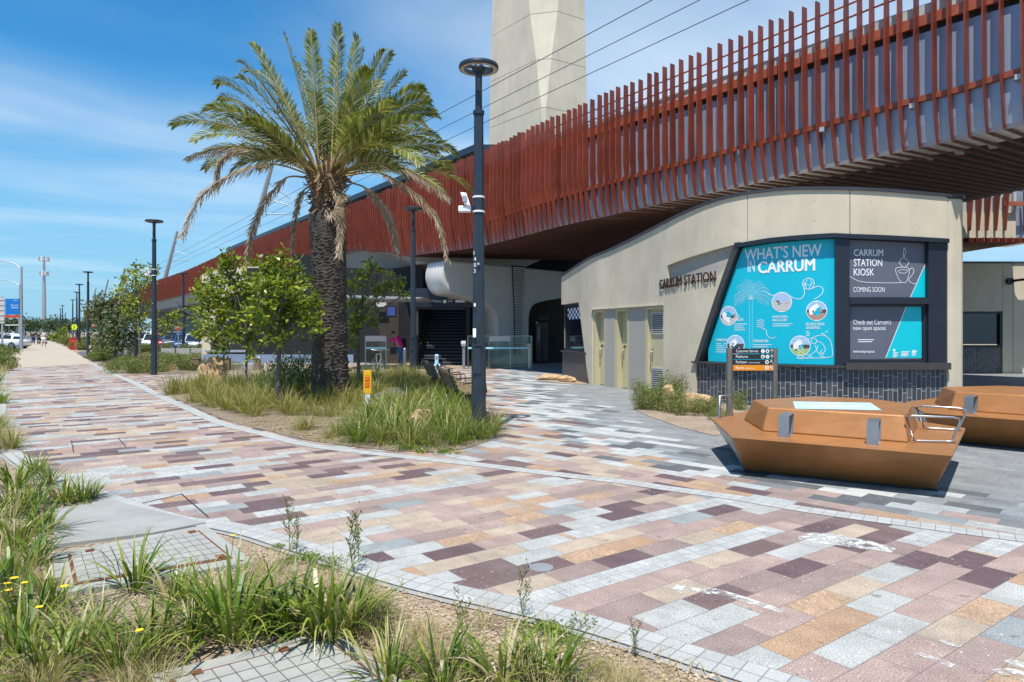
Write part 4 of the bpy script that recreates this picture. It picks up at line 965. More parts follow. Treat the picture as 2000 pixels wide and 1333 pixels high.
wing = thing('station_building', 'low cream station wing with dark glazing and blue-grey plinth behind trees', 'building', (-13, 37, 0))
Yw = 36.5
mb = MB(); zq = lambda px, py: fZ(py, Yw)
top = [(fX(394, Yw), zq(394, 537)), (fX(430, Yw), zq(0, 527)), (fX(475, Yw), zq(0, 520)), (fX(540, Yw), zq(0, 522)), (fX(617, Yw), zq(0, 534)), (fX(700, Yw), zq(0, 552))]
pts = top+[(fX(700, Yw), zq(0, 577)), (fX(440, Yw), zq(0, 573)), (fX(411, Yw), zq(0, 660)), (fX(411, Yw), 0), (fX(394, Yw), 0)]
mb.add([(x, Yw, z) for x, z in pts]+[(x, Yw+.35, z) for x, z in pts], [tuple(range(len(pts))), tuple(range(2*len(pts)-1, len(pts)-1, -1))]+[(i, (i+1) % len(pts), len(pts)+(i+1) % len(pts), len(pts)+i) for i in range(len(pts))])
box2(mb, fX(394, Yw)-.02, fX(394, Yw)+.3, Yw+.36, Yw+5, 0, 4.6)
obj('wall', mb, M['cream'], wing, True)
mb = MB(); box2(mb, fX(405, Yw), fX(700, Yw), Yw+.4, Yw+.45, .3, 3.7); go = obj('glazing', mb, M['glass'], wing, True)
mb = MB()
for px in (520, 560, 588, 640, 668): box2(mb, fX(px, Yw), fX(px, Yw)+.07, Yw+.3, Yw+.4, .5, 3.7)
obj('glazing_bar', mb, M['frame'], go)
mb = MB(); box2(mb, fX(404, Yw), fX(700, Yw), Yw-.25, Yw+.1, zq(0, 688), zq(0, 684)); obj('window_sill', mb, M['galv'], wing, True)
mb = MB(); box2(mb, fX(396, Yw-.6), fX(690, Yw-.6), Yw-.6, Yw-.2, 0, fZ(693, Yw-.6)); obj('plinth', mb, M['bluegrey'], wing, True)
mb = MB(); box2(mb, fX(412, Yw), fX(700, Yw), Yw+.36, Yw+5, 4.0, 4.1); obj('roof', mb, M['cap'], wing, True)

def screen(px0, px1, Y, label, bands, name='ticket_screen'):
    t_ = thing(name, label, 'glass screen', (fX((px0+px1)/2, Y), Y, 0))
    n = max(1, round((px1-px0)/42)); w_ = (fX(px1, Y)-fX(px0, Y))
    mb = MB(); mb.box((0, 0, .75), (w_, .012, 1.38)); obj('glass_panel', mb, M['clear'], t_)
    mb = MB()
    for i in range(n+1): mb.box((-w_/2+w_*i/n, .02, .72), (.05, .05, 1.44))
    mb.box((0, 0, 1.45), (w_, .04, .03)); obj('glass_post', mb, M['steel2'] if n > 1 else M['steel'], t_)
    for a, b, z0, z1 in bands:
        mb = MB(); mb.box((-w_/2+w_*(a+b)/2, -.012, (z0+z1)/2), (w_*(b-a), .008, z1-z0)); obj('screen_band', mb, M['paleblue' if z1-z0 < .2 else 'picgrey'], t_)
    return t_
screen(714, 754, 30.2, 'single glass screen with white header behind the parked bicycle', [(0, 1, 1.22, 1.44), (0, 1, .88, .96)])
screen(914, 1038, 30.2, 'long glass ticket screen in front of the grey pier', [(.34, .66, 1.22, 1.44), (0, .98, .88, .96)])
def validator(px, Y, label):
    t_ = thing('ticket_reader', label, 'ticket reader', (fX(px, Y), Y, 0), 0, 'ticket readers at the entrance')
    mb = MB(); mb.box((0, 0, .5), (.13, .1, 1.0)); obj('post', mb, M['steel'], t_, bevel=.02)
    mb = MB(); mb.loft([(-.1, -.1, 1.0), (.1, -.1, 1.0), (.1, .08, 1.1), (-.1, .08, 1.1)], [(-.12, -.12, 1.12), (.08, -.12, 1.12), (.08, .06, 1.24), (-.12, .06, 1.24)]); obj('reader_head', mb, M['galv'], t_)
validator(906, 30.0, 'steel ticket reader post left of the long glass screen'); validator(1034, 30.0, 'steel ticket reader post right of the long glass screen')

# ------------------------------------------------------------------ street lamps
def lamp(label, loc, cam_z=None, number=False):
    t_ = thing('street_lamp', label, 'street lamp', loc, 0, 'ring-headed street lamps')
    H_ = 5.85
    mb = MB(); mb.tube([(0, 0, 0), (0, 0, 1.0), (0, 0, 1.45)], [.115, .115, .112], 8, smooth=False); mb.tube([(0, 0, 1.45), (0, 0, 5.1)], [.098, .074], 8, smooth=False); mb.tube([(0, 0, 5.1), (0, 0, 5.16)], .09, 12); mb.tube([(0, 0, 5.16), (0, 0, H_-.06)], .055, 10)
    obj('pole', mb, M['lamp'], t_)
    mb = MB(); n = 40; prof = [(.22, -.03), (.31, -.03), (.318, 0), (.31, .035), (.23, .035)]
    vs = [((r*math.cos(2*PI*i/n)), r*math.sin(2*PI*i/n), H_+z) for i in range(n) for r, z in prof]; k = len(prof)
    mb.add(vs, [(i*k+j, ((i+1) % n)*k+j, ((i+1) % n)*k+(j+1) % k, i*k+(j+1) % k) for i in range(n) for j in range(k)])
    mb.lathe([(0, -.09), (.10, -.07), (.11, 0), (.08, .03), (0, .035)], 16, (0, 0, H_))
    for q in (.3, .3+PI): mb.bar((.08*math.cos(q), .08*math.sin(q), H_), (.24*math.cos(q), .24*math.sin(q), H_), .07, .03)
    lo = obj('lamp_ring', mb, M['lamp'], t_)
    mb = MB(); vs = [(r*math.cos(2*PI*i/n), r*math.sin(2*PI*i/n), H_-.034) for i in range(n) for r in (.235, .295)]
    mb.add(vs, [(2*i, 2*((i+1) % n), 2*((i+1) % n)+1, 2*i+1) for i in range(n)]); obj('lamp_lens', mb, M['lamplens'], lo)
    mb = MB(); mb.box((-.02, -.118, 1.2), (.12, .012, .42)); mb.box((-.02, -.125, 1.44), (.16, .03, .03)); obj('access_panel', mb, M['lamp'], t_)
    if cam_z:
        mb = MB(); mb.tube([(0, 0, cam_z-.1), (0, 0, cam_z+.1)], .094, 12); mb.box((-.2, -.03, cam_z-.06), (.22, .07, .07)); mb.tube([(0, 0, cam_z-.13), (0, 0, cam_z-.1)], .1, 12, 1); mb.tube([(0, 0, cam_z+.1), (0, 0, cam_z+.13)], .1, 12, 1); bo = obj('camera_bracket', mb, [M['lamp'], M['camwhite']], t_)
        mb = MB(); mb.loft([(-.22, -.12, cam_z-.02), (-.12, -.12, cam_z-.05), (-.12, .06, cam_z-.05), (-.22, .06, cam_z-.02)], [(-.29, -.10, cam_z+.18), (-.19, -.10, cam_z+.17), (-.19, .04, cam_z+.17), (-.29, .04, cam_z+.18)]); mb.box((-.22, -.04, cam_z-.08), (.2, .1, .1)); obj('security_camera', mb, M['camwhite'], t_, bevel=.015)
        mb = MB(); mb.box((-.215, -.125, cam_z+.07), (.07, .012, .09)); obj('camera_lens', mb, M['galv'], t_)
        mb = MB(); mb.lathe([(0, -.03), (.02, -.015), (.02, .01)], 8, (.0, -.115, 2.72)); obj('bolt', mb, M['camwhite'], t_)
        mb = MB(); mb.box((-.06, -.125, 1.63), (.05, .01, .14)); mb.box((-.055, -.12, 2.07), (.03, .008, .05)); obj('pole_sticker', mb, M['white'], t_)
    if number:
        mb = MB()
        for i, ch in enumerate('1403'): text(mb, ch, -.075, 2.86-i*.095, None, .062, lambda a, b: Vector((a*.9-.005, -.094, b)), .0)
        obj('pole_number', mb, M['white'], t_)
    return t_
lamp('nearest ring-headed lamp post with white camera and number beside the tall grass', (-.53, 10.86, 0), 3.67, True)
proto = lamp('ring-headed lamp post with camera standing in the low shrub bed', (fX(301, 26), 26, 0), 3.9)
plain = lamp('lamp post in front of the stairs, its ring hidden by palm fronds', (fX(807, 23.4), 23.4, 0))
for px, tp_, lab in ((358, 535, 'lamp post beside the STOP sign at the car park'), (265, 518, 'lamp post rising behind the slim green tree'), (172, 532, 'lamp post left of the dark grey-green tree'), (155, 556, 'slim lamp post just left of the dark grey-green tree lamp'), (150, 571, 'distant lamp post behind the pedestrian crossing sign'), (142, 586, 'distant lamp post left of the pedestrian crossing sign'), (122, 597, 'distant lamp post over the path verge with shrubs'), (118, 604, 'more distant lamp post just left of its taller twin'), (128, 612, 'far lamp post against the leaning catenary masts'), (109, 615, 'very far lamp post right of the phone tower'), (72, 620, 'very far lamp post left of the phone tower')):
    Y = 5599/(648-tp_); dup(plain, (fX(px, Y), Y, 0), R.uniform(0, 3), lab)

# ------------------------------------------------------------------ benches
def chex(z, s=1.0): pass
BO = Vector((3.9, 8.6, 0))
seat = [(2.48, 7.70), (4.234, 6.56), (5.62, 8.45), (5.2, 10.0), (3.95, 10.75), (2.74, 9.39)]
base = [(2.76, 8.06), (4.38, 7.08), (5.3, 8.5), (4.95, 9.75), (3.98, 10.25), (3.0, 9.2)]
blkb = [(3.0, 8.18), (4.255, 7.33), (5.13, 8.62), (4.95, 9.55), (4.05, 10.1), (3.14, 9.25)]
blkt = [(3.09, 8.25), (4.29, 7.46), (5.08, 8.66), (4.9, 9.3), (4.3, 9.68), (3.24, 9.16)]
def bl(p, z): return Vector((p[0]-BO.x, p[1]-BO.y, z))
ben = thing('hexagonal_bench', 'ochre hexagonal bench with raised centre and pale blue sticker', 'bench', BO, 0, 'ochre hexagonal benches')
mb = MB(); mb.loft([bl(p, 0) for p in base], [bl(p, .455) for p in seat]); obj('bench_base', mb, M['ochre'], ben, bevel=.012)
mb = MB(); k_ = .985; mb.loft([bl(p, .457) for p in blkb], [bl(p, .735) for p in blkt]); obj('bench_block', mb, M['ochre'], ben, bevel=.015)
mb = MB(); c_ = [bl(p, .738) for p in blkt]
e1 = (c_[1]-c_[0]); e2 = (c_[5]-c_[0])
def bt(a, b): return c_[0]+e1*a+e2*b+Vector((0, 0, .0))
sp_ = [E(1550, 784, .738), E(1716, 790, .738), E(1722, 802, .738), E(1553, 800, .738)]
sp_ = [E(1549, 784.5, .738), E(1700, 787, .738), E(1722, 801.5, .738), E(1553, 798.5, .738)]
sp_ = [p-BO for p in sp_]
mb.add(sp_, [(0, 1, 2, 3)]); so = obj('bench_sticker', mb, M['sticker'], ben)
mb = MB()
def spt(a, b): return sp_[3].lerp(sp_[2], a).lerp(sp_[0].lerp(sp_[1], a), b)+Vector((0, 0, .003))
for a0, a1, b0, b1 in ((.36, .47, .62, .86), (.50, .61, .62, .86), (.20, .26, .28, .46), (.28, .36, .28, .46), (.38, .44, .28, .46), (.46, .54, .28, .46), (.56, .62, .28, .46), (.64, .72, .28, .46), (.74, .80, .28, .46), (.36, .62, .08, .14)):
    mb.add([spt(a0, b0), spt(a1, b0), spt(a1, b1), spt(a0, b1)], [(0, 1, 2, 3)])
obj('sticker_print', mb, M['white'], so)
for (i_, j_) in ((5, 0), (1, 2)):
    mb = MB(); q_ = [bl(base[i_], 0), bl(base[j_], 0), bl(seat[j_], .455), bl(seat[i_], .455)]; c_2 = sum(q_, Vector())/4; nn = (q_[1]-q_[0]).cross(q_[3]-q_[0]).normalized(); nn = nn if nn.dot(c_2-Vector((0, 0, .3))) > 0 else -nn
    q_ = [c_2+(p-c_2)*.93 for p in q_]; mb.loft([p-nn*.01 for p in q_], [p+nn*.006 for p in q_]); obj('side_plate', mb, M['steel'], ben)
fd = (bl(seat[1], 0)-bl(seat[0], 0)).normalized(); inn = Vector((-fd.y, fd.x, 0))
def armband(p):
    """steel strap: a flat band folded to a closed upright loop"""
    mb = MB(); wd, th = .115, .008; L0, L1, Hh = .0, .24, .235
    prof = [(0, 0), (.015, Hh), (L1+.06, Hh+.01), (L1, 0)]
    for (a, z0), (b, z1) in zip(prof, prof[1:]+prof[:1]):
        q0 = p+inn*a+Vector((0, 0, z0)); q1 = p+inn*b+Vector((0, 0, z1)); t = (q1-q0).normalized(); nn = t.cross(fd).normalized()
        mb.loft([q0-fd*wd/2-nn*th/2, q0+fd*wd/2-nn*th/2, q0+fd*wd/2+nn*th/2, q0-fd*wd/2+nn*th/2], [q1-fd*wd/2-nn*th/2, q1+fd*wd/2-nn*th/2, q1+fd*wd/2+nn*th/2, q1-fd*wd/2+nn*th/2])
    return obj('armrest', mb, M['steel'], ben)
for px, py in ((1530, 854), (1704, 869)): armband(E(px, py, .457)-BO)
def armtube(p0, p1):
    u = (p1-p0).normalized(); up = Vector((0, 0, 1))
    loop = [p0, p0+u*.06, p1-u*.08, p1, p1+up*.04+u*.01, p1+u*.07+up*.20, p1+u*.07+up*.245, p1+up*.26, p0-u*.02+up*.265, p0-u*.08+up*.25]
    mb = MB(); mb.tube(loop, .0125, 8, closed=True); obj('tube_armrest', mb, M['steel'], ben)
armtube(E(1786, 861, .474)-BO, E(1860, 863, .474)-BO); armtube(E(1805, 836, .474)-BO, E(1872, 840, .474)-BO)
# rail on the far left side
dk = bl(seat[5], .457); mb = MB(); q = bl((2.86, 9.4), .457)
mb.tube([q, q+Vector((.0, 0, .30)), q+Vector((.22, .22, .30)), q+Vector((.25, .25, 0))], .02, 6); obj('tube_armrest', mb, M['steel'], ben)
mb = MB(); e0, e1_ = bl((2.742, 8.03), .012), bl((4.395, 7.045), .012); mb.bar(e0, e1_, .02, .02); obj('bench_footing', mb, M['black'], ben)
b2loc = Vector((6.06, 10.04, 0))-Matrix.Rotation(-math.radians(13), 3, 'Z') @ bl(seat[0], 0)
ob2 = dup(ben, b2loc, -math.radians(13), 'second ochre hexagonal bench by the kiosk column without a sticker')
for ch in list(ob2.children):
    if ch.name.startswith(('bench_sticker', 'tube_armrest')):
        for g_ in list(ch.children): bpy.data.objects.remove(g_)
        bpy.data.objects.remove(ch)

# timber-backed seats along the garden bed
def seatbench(a, b, label):
    a, b = Vector((*a, 0)), Vector((*b, 0)); L = (b-a).length; ang = math.atan2(b.y-a.y, b.x-a.x)
    t_ = thing('park_bench', label, 'bench', (a+b)/2, ang, 'timber-backed seats along the garden bed')
    mb = MB()
    for i in range(5): mb.box((0, .12+i*.09, .43), (L, .075, .035))
    obj('seat', mb, M['timber'], t_)
    mb = MB()
    for i in range(5): mb.box((0, -.02-i*.035, .47+i*.085), (L, .03, .075))
    obj('backrest', mb, M['timber'], t_)
    for x in (-L*.36, L*.36): mb = MB(); mb.box((x, .28, .2), (.08, .42, .4)); mb.bar((x, -.0, .38), (x, -.2, .9), .05, .04); obj('leg', mb, M['black'], t_)
    for x in (-L/2+.05, 0, L/2-.05): mb = MB(); mb.tube([(x, .05, .62), (x, .5, .64), (x, .52, .44)], .016, 6); obj('armrest', mb, M['black'], t_)
seatbench((-1.62, 16.2), (-1.0, 13.4), 'nearer timber-backed seat along the garden bed behind the near lamp')
seatbench((-2.45, 19.9), (-1.78, 16.9), 'farther timber-backed seat along the garden bed facing the kiosk')
t_ = thing('park_bench', 'grey concrete bench with slatted back beyond the shrub bed', 'bench', (fX(355, 41), 41, 0), .15)
mb = MB(); mb.box((0, 0, .17), (2.6, .5, .34)); obj('seat', mb, M['greyconc'], t_)
for i in range(3): mb = MB(); mb.box((-.85+i*.85, .24, .50), (.78, .08, .30)); obj('backrest', mb, M['pit'], t_)

# low concrete wall, timber bollards, steel hoop
lw_ = thing('low_wall', 'low pale concrete wall below the blue-grey plinth', 'low wall', (fX(430, 29.7), 29.7, 0))
mb = MB(); mb.box((0, 0, .13), (fX(520, 29.7)-fX(356, 29.7), .45, .26)); obj('wall', mb, M['pit'], lw_, bevel=.02)
mb = MB(); mb.box((-.5*(fX(520, 29.7)-fX(356, 29.7))-.23, 0, .12), (.44, .46, .24)); obj('wall_end', mb, M['rock'], lw_, bevel=.02)
bolt = None
for px, lab in ((384, 'squat timber bollard at the left of the low wall'), (443, 'squat timber bollard behind the boulder'), (502, 'squat timber bollard beside the steel hoop')):
    Y = 29.0; t_ = thing('timber_bollard', lab, 'bollard', (fX(px, Y), Y, 0), .1, 'squat timber bollards by the low wall')
    mb = MB(); mb.box((0, 0, .24), (.26, .26, .5)); obj('post', mb, M['timber'], t_, bevel=.02); mb = MB(); mb.box((0, 0, .51), (.30, .30, .04)); obj('cap', mb, M['timber'], t_)
mb = MB(); Y = 28.4; x = fX(503, Y); mb.tube([(x-.12, Y, 0), (x-.12, Y, .45), (x-.06, Y, .58), (x+.06, Y, .58), (x+.14, Y, .45), (x+.16, Y, 0)], .028, 8); tag(obj('bike_hoop', mb, M['steel']), 'curved steel bike hoop in front of the low wall', 'bike hoop')
for px, Y, h, m_, lab, ca in ((790.5, 25.0, 1.05, 'steel2', 'slim stainless bollard left of the lamp post by the stairs', 'bollard'), (759, 22.4, .36, 'timber', 'short timber bollard right of the parked bicycle', 'bollard')):
    t_ = thing('steel_bollard' if h > 1 else 'timber_bollard', lab, ca, (fX(px, Y), Y, 0))
    mb = MB()
    if h > 1: mb.lathe([(.0, h), (.05, h-.01), (.066, h-.06), (.066, 0)], 14)
    else: mb.box((0, 0, h/2), (.2, .2, h))
    obj('post', mb, M[m_], t_)
    mb = MB(); mb.lathe([(.09, 0), (.09, .02), (.0, .021)], 14); obj('base_plate', mb, M['galv'], t_)
t_ = thing('water_meter', 'pale blue-grey service cabinet beside the timber-backed seats', 'cabinet', (fX(853, 23), 23, 0))
mb = MB(); mb.box((0, 0, .28), (.24, .2, .56)); mb.box((0, 0, .72), (.12, .12, .32)); obj('cabinet_body', mb, M['sticker'], t_, bevel=.02); mb = MB(); mb.box((0, -.065, .78), (.07, .012, .10)); obj('cabinet_label', mb, M['bluegrey'], t_)

# yellow marker post
t_ = thing('marker_post', 'yellow and red gas pipeline marker post beside the palm trunk', 'marker post', (fX(718, 14.6), 14.6, 0))
mb = MB(); mb.box((0, 0, .25), (.10, .03, .5)); obj('post', mb, M['camwhite'], t_)
mb = MB(); mb.box((0, 0, .57), (.17, .045, .50)); pn = obj('marker_panel', mb, M['yellow'], t_, bevel=.006)
mb = MB(); mb.box((0, -.027, .64), (.10, .006, .10)); mb.box((0, -.027, .51), (.10, .006, .10)); obj('red_label', mb, M['redmark'], pn)
mb = MB()
for z, w_ in ((.665, .07), (.645, .06), (.625, .07), (.53, .06), (.51, .075), (.49, .05), (.735, .09), (.755, .08)): mb.box((0, -.0315, z), (w_, .002, .007))
obj('label_print', mb, M['yellow'], pn)

# wayfinding sign
Ys = 13.1; t_ = thing('wayfinding_sign', 'black and orange wayfinding sign between two stainless posts', 'sign', (fX(1469, Ys), Ys, 0))
sx0 = fX(1469, Ys)
for px in (1425, 1514):
    mb = MB(); mb.tube([(fX(px, Ys)-sx0, 0, 0), (fX(px, Ys)-sx0, 0, 1.33)], .062 if px < 1500 else .05, 16); obj('post', mb, M['steel2'], t_)
rows = [(681, 691.2, 'Customer Service', '', 'black'), (691.9, 702.0, 'Platforms', '', 'black'), (702.7, 712.4, 'Parkiteer', 'via shared user path', 'black'), (713.1, 724.2, 'Buses', 'on Station Street', 'orange')]
for i, (y0, y1, tx, sub, mm) in enumerate(rows):
    mb = MB(); za, zb_ = fZ(y1, Ys), fZ(y0, Ys); xa, xb = fX(1431.5, Ys)-sx0, fX(1513, Ys)-sx0
    mb.box(((xa+xb)/2, -.0, (za+zb_)/2), (xb-xa, .05, zb_-za-.004)); so = obj('sign_slat', mb, M[mm], t_)
    mb = MB(); f_ = lambda a, b: Vector((a, -.028, b)); zc = (za+zb_)/2; wds = {'Customer Service': 43.5, 'Platforms': 23.5, 'Parkiteer': 21.5, 'Buses': 15}
    text(mb, tx, fX(1436.5, Ys)-sx0, zc-.022, wds[tx]/F*Ys, .05, f_, .012)
    if sub: text(mb, sub, fX(1436.5+wds[tx]+2.5, Ys)-sx0, zc-.02, 23/F*Ys if tx != 'Buses' else 19/F*Ys, .026, f_, .008)
    ic = ((1489, 1498) if i < 2 else (1497,))
    for px in ic: mb.disc((fX(px, Ys)-sx0, zc), .037, 16, f_)
    ax_ = fX(1506.5, Ys)-sx0; f2 = lambda a, b: Vector((a, -.0285, b))
    def st_(p, q, w_=.008):
        d_ = Vector((q[0]-p[0], q[1]-p[1])).normalized(); n_ = Vector((-d_.y, d_.x))*w_/2
        mb.add([f2(p[0]+n_.x, p[1]+n_.y), f2(q[0]+n_.x, q[1]+n_.y), f2(q[0]-n_.x, q[1]-n_.y), f2(p[0]-n_.x, p[1]-n_.y)], [(0, 1, 2, 3)])
    if i < 2: st_((ax_, zc-.036), (ax_, zc+.036)); st_((ax_-.03, zc+.006), (ax_, zc+.036)); st_((ax_+.03, zc+.006), (ax_, zc+.036))
    else: st_((ax_+.028, zc-.03), (ax_-.028, zc+.028)); st_((ax_-.028, zc+.03), (ax_+.014, zc+.03)); st_((ax_-.028, zc+.03), (ax_-.028, zc-.012))
    obj('slat_lettering', mb, M['white'], so)
    mb = MB(); f3 = lambda a, b: Vector((a, -.030, b))
    for k_, px in enumerate(ic):
        c_ = fX(px, Ys)-sx0
        if i == 0 and k_ == 0: text(mb, 'i', c_-.006, zc-.022, None, .045, f3, .02)
        elif i == 0: mb.disc((c_, zc), .019, 6, f3)
        elif i == 1 and k_ == 0: mb.add([f3(c_-.016, zc-.018), f3(c_+.018, zc-.018), f3(c_+.018, zc-.002), f3(c_-.004, zc+.016), f3(c_-.016, zc+.016)], [(0, 1, 2, 3, 4)])
        elif i == 1: mb.add([f3(c_-.02, zc-.018), f3(c_-.012, zc-.02), f3(c_+.02, zc+.016), f3(c_+.012, zc+.02)], [(0, 1, 2, 3)])
        else: mb.add([f3(c_-.02, zc-.014), f3(c_+.02, zc-.014), f3(c_+.02, zc-.002), f3(c_-.02, zc-.002)], [(0, 1, 2, 3)]); mb.add([f3(c_-.016, zc+.004), f3(c_+.016, zc+.004), f3(c_+.014, zc+.018), f3(c_-.014, zc+.018)], [(0, 1, 2, 3)])
    obj('icon_print', mb, M[mm], so)

# worn road marking paint on the pavers
def paint(name, polys):
    mb = MB()
    for pl in polys: mb.add([tuple(E(*p)[:2])+(.0025,) for p in pl], [tuple(range(len(pl)))])
    return struct(name, mb, M['roadwhite'], fix=False)
rw = random.Random(4)
def ragged(a, b, wd, n=14, skip=.25):
    out = []; a, b = Vector((*a, 0)), Vector((*b, 0)); d_ = (b-a); nn = Vector((-d_.y, d_.x, 0)).normalized()
    for i in range(n):
        if rw.random() < skip: continue
        p, q = a+d_*i/n, a+d_*(i+1)/n; u = [wd*rw.uniform(.2, .6) for _ in range(4)]
        out.append([(p-nn*u[0])[:2], (q-nn*u[1])[:2], (q+nn*u[2])[:2], (p+nn*u[3])[:2]])
    return out
paint('road_marking', [[(1382, 1153), (1398, 1150), (1450, 1165), (1530, 1192), (1526, 1199), (1470, 1182), (1418, 1166), (1392, 1160)], [(1298, 1146), (1318, 1142), (1350, 1148), (1384, 1153), (1388, 1162), (1365, 1158), (1345, 1152), (1330, 1161), (1318, 1153)]]
      + [[(1558, 1048), (1580, 1040), (1640, 1046), (1700, 1058), (1750, 1072), (1742, 1080), (1690, 1074), (1640, 1066), (1585, 1062), (1562, 1056)]]
      + [[(1788, 1278), (1797, 1274), (1866, 1300), (1855, 1306)], [(1830, 1255), (1840, 1250), (1880, 1262), (1872, 1266)], [(1935, 1309), (1968, 1306), (2000, 1312), (2030, 1330), (2000, 1334), (1988, 1322), (1958, 1320)], [(1958, 1291), (1975, 1288), (2030, 1306), (2020, 1312), (1980, 1302)]])
mb = MB()
for (a, b) in (((236, 948), (298, 938)), ((355, 966), (407, 1011)), ((277, 984), (355, 966)), ((231, 856), (246, 874)), ((139, 861), (144, 884))):
    p, q = E(*a), E(*b); mb.bar(p+Vector((0, 0, .001)), q+Vector((0, 0, .001)), .012, .006)
struct('path_joint', mb, M['darkgap'])
mb = MB(); p = E(1057, 1109); mb.prism([(p.x+.085*math.cos(i*PI/12), p.y+.085*math.sin(i*PI/12)) for i in range(24)], 0, .004); tag(obj('paver_stain', mb, M['galv']), 'round grey stain on a purple paver, laid as a thin disc', 'stain')  # thin disc added to stand for a grey stain on the paver

# concrete slabs and pit covers in the front garden
def slab(name, px, lab, cat, h=.015, m_='greyconc'):
    q = [E(*p) for p in px]; mb = MB(); mb.prism([(p.x, p.y) for p in q], -.02, h); o = obj(name, mb, M[m_]); return tag(o, lab, cat), q
slab('concrete_slab', ((108, 998), (212, 979), (250, 988), (402, 1024), (300, 1044), (104, 1068)), 'bare grey concrete slab between border and first pit cover', 'slab')
def pit(px, lab, nu, nv, frame):
    q = [E(*p) for p in px]; c = sum(q, Vector())/4
    t_ = thing('pit_cover', lab, 'pit cover', (c.x, c.y, 0), 0, 'rusty framed pit covers in the front garden')
    q = [p-c for p in q]
    def P(a, b, z): r = q[0].lerp(q[1], a).lerp(q[3].lerp(q[2], a), b); return Vector((r.x, r.y, z))
    def loc4(a0, a1, b0, b1, z): return [P(a0, b0, z), P(a1, b0, z), P(a1, b1, z), P(a0, b1, z)]
    mb = MB(); mb.loft(loc4(-.10, 1.10, -.16, 1.16, -.02), loc4(-.10, 1.10, -.16, 1.16, .02)); obj('surround', mb, M['pit'], t_)
    mb = MB(); mb.loft(loc4(0, 1, 0, 1, .015), loc4(0, 1, 0, 1, .026)); obj('rust_frame', mb, M['rust'], t_)
    mb = MB()
    for i in range(nu):
        for j in range(nv):
            g = .07/nu*1.0; g2 = .09/nv
            a0, a1 = .02+.96*i/nu+g/2, .02+.96*(i+1)/nu-g/2; b0, b1 = .03+.94*j/nv+g2/2, .03+.94*(j+1)/nv-g2/2
            mb.loft(loc4(a0, a1, b0, b1, .02), loc4(a0, a1, b0, b1, .033))
    obj('concrete_infill', mb, M['pit'], t_)
    for a, b in frame:
        mb = MB(); mb.loft(loc4(a, a+.06, b, b+.07, .02), loc4(a, a+.06, b, b+.07, .04)); obj('lifting_lug', mb, M['rust'], t_)
pit(((132, 1090), (388, 1042), (455, 1097), (145, 1150)), 'far rusty pit cover behind the strap-leaved tufts', 14, 6, ((.12, .02), (.9, .02), (.9, .9)))
pit(((330, 1338), (640, 1256), (760, 1350), (420, 1480)), 'near rusty pit cover at the bottom edge', 9, 6, ((.12, 0), (.66, 0), (.94, 0)))

# ------------------------------------------------------------------ palm
PY = 16.06; pal = thing('palm_tree', 'large date palm with thick dark trunk and hanging dead fronds', 'palm tree', (fX(646, PY), PY, 0))
pcx = fX(646, PY)
def pl(px, py, dy=0): return Vector((fX(px, PY)-pcx, dy, fZ(py, PY)))
mb = MB(); nth, nz_ = 96, 300; zt_ = 4.75; vs = []; rt = random.Random(11)
rowh = .078
for i in range(nz_+1):
    z = zt_*i/nz_; base_r = .40+.04*math.exp(-z*2.2)-.02*math.sin(min(1, z/4.6)*PI)-(.12*max(0, (z-4.0)/.75)**1.5 if z > 4.0 else 0)
    cx_ = (fX(646-6*(z/4.7), PY)-pcx)
    for j in range(nth):
        th = 2*PI*j/nth; zw = max(0, z+.022*math.sin(5*th+z*3.1)+.016*math.sin(11*th-z*7)+.012*math.sin(3*th+z*13)); r_ = int(zw/rowh); f = zw/rowh-r_
        rj = math.sin(r_*91.7)*9137.3; rj -= math.floor(rj)
        col_ = (j/nth*(12+int(rj*4))+rj*5+.16*math.sin(z*9+th*4)); fc = abs((col_ % 1)-.5)*2
        hsh = math.sin(r_*12.9898+int(col_)*78.233)*43758.5; hsh -= math.floor(hsh)
        bumpy = (.003+.038*f*(1-fc**2.2))*(.35+1.0*hsh)
        vs.append((cx_+(base_r+bumpy)*math.cos(th), (base_r+bumpy)*math.sin(th), z))
mb.add(vs, [(i*nth+j, i*nth+(j+1) % nth, (i+1)*nth+(j+1) % nth, (i+1)*nth+j) for i in range(nz_) for j in range(nth)], None, 0, False)
obj('trunk', mb, M['palmtrunk'], pal, fix=False)
crown0 = pl(640, 376)
mb = MB(); rr = random.Random(2)
for i in range(170):
    a = rr.uniform(0, 2*PI); z = rr.uniform(-.35, .55); r_ = .30+.05*math.sin(z*4); p = crown0+Vector((r_*math.cos(a), r_*math.sin(a), z-.1)); q = p+Vector((math.cos(a)*rr.uniform(.04, .3), math.sin(a)*rr.uniform(.04, .3), rr.uniform(-.25, .4)))
    mb.bar(p, q, rr.uniform(.02, .07), .02)
mb.lathe([(.25, -.45), (.31, -.2), (.34, .1), (.28, .4), (.12, .7), (0, .75)], 20, crown0); obj('crown_boss', mb, M['palmtop'], pal)
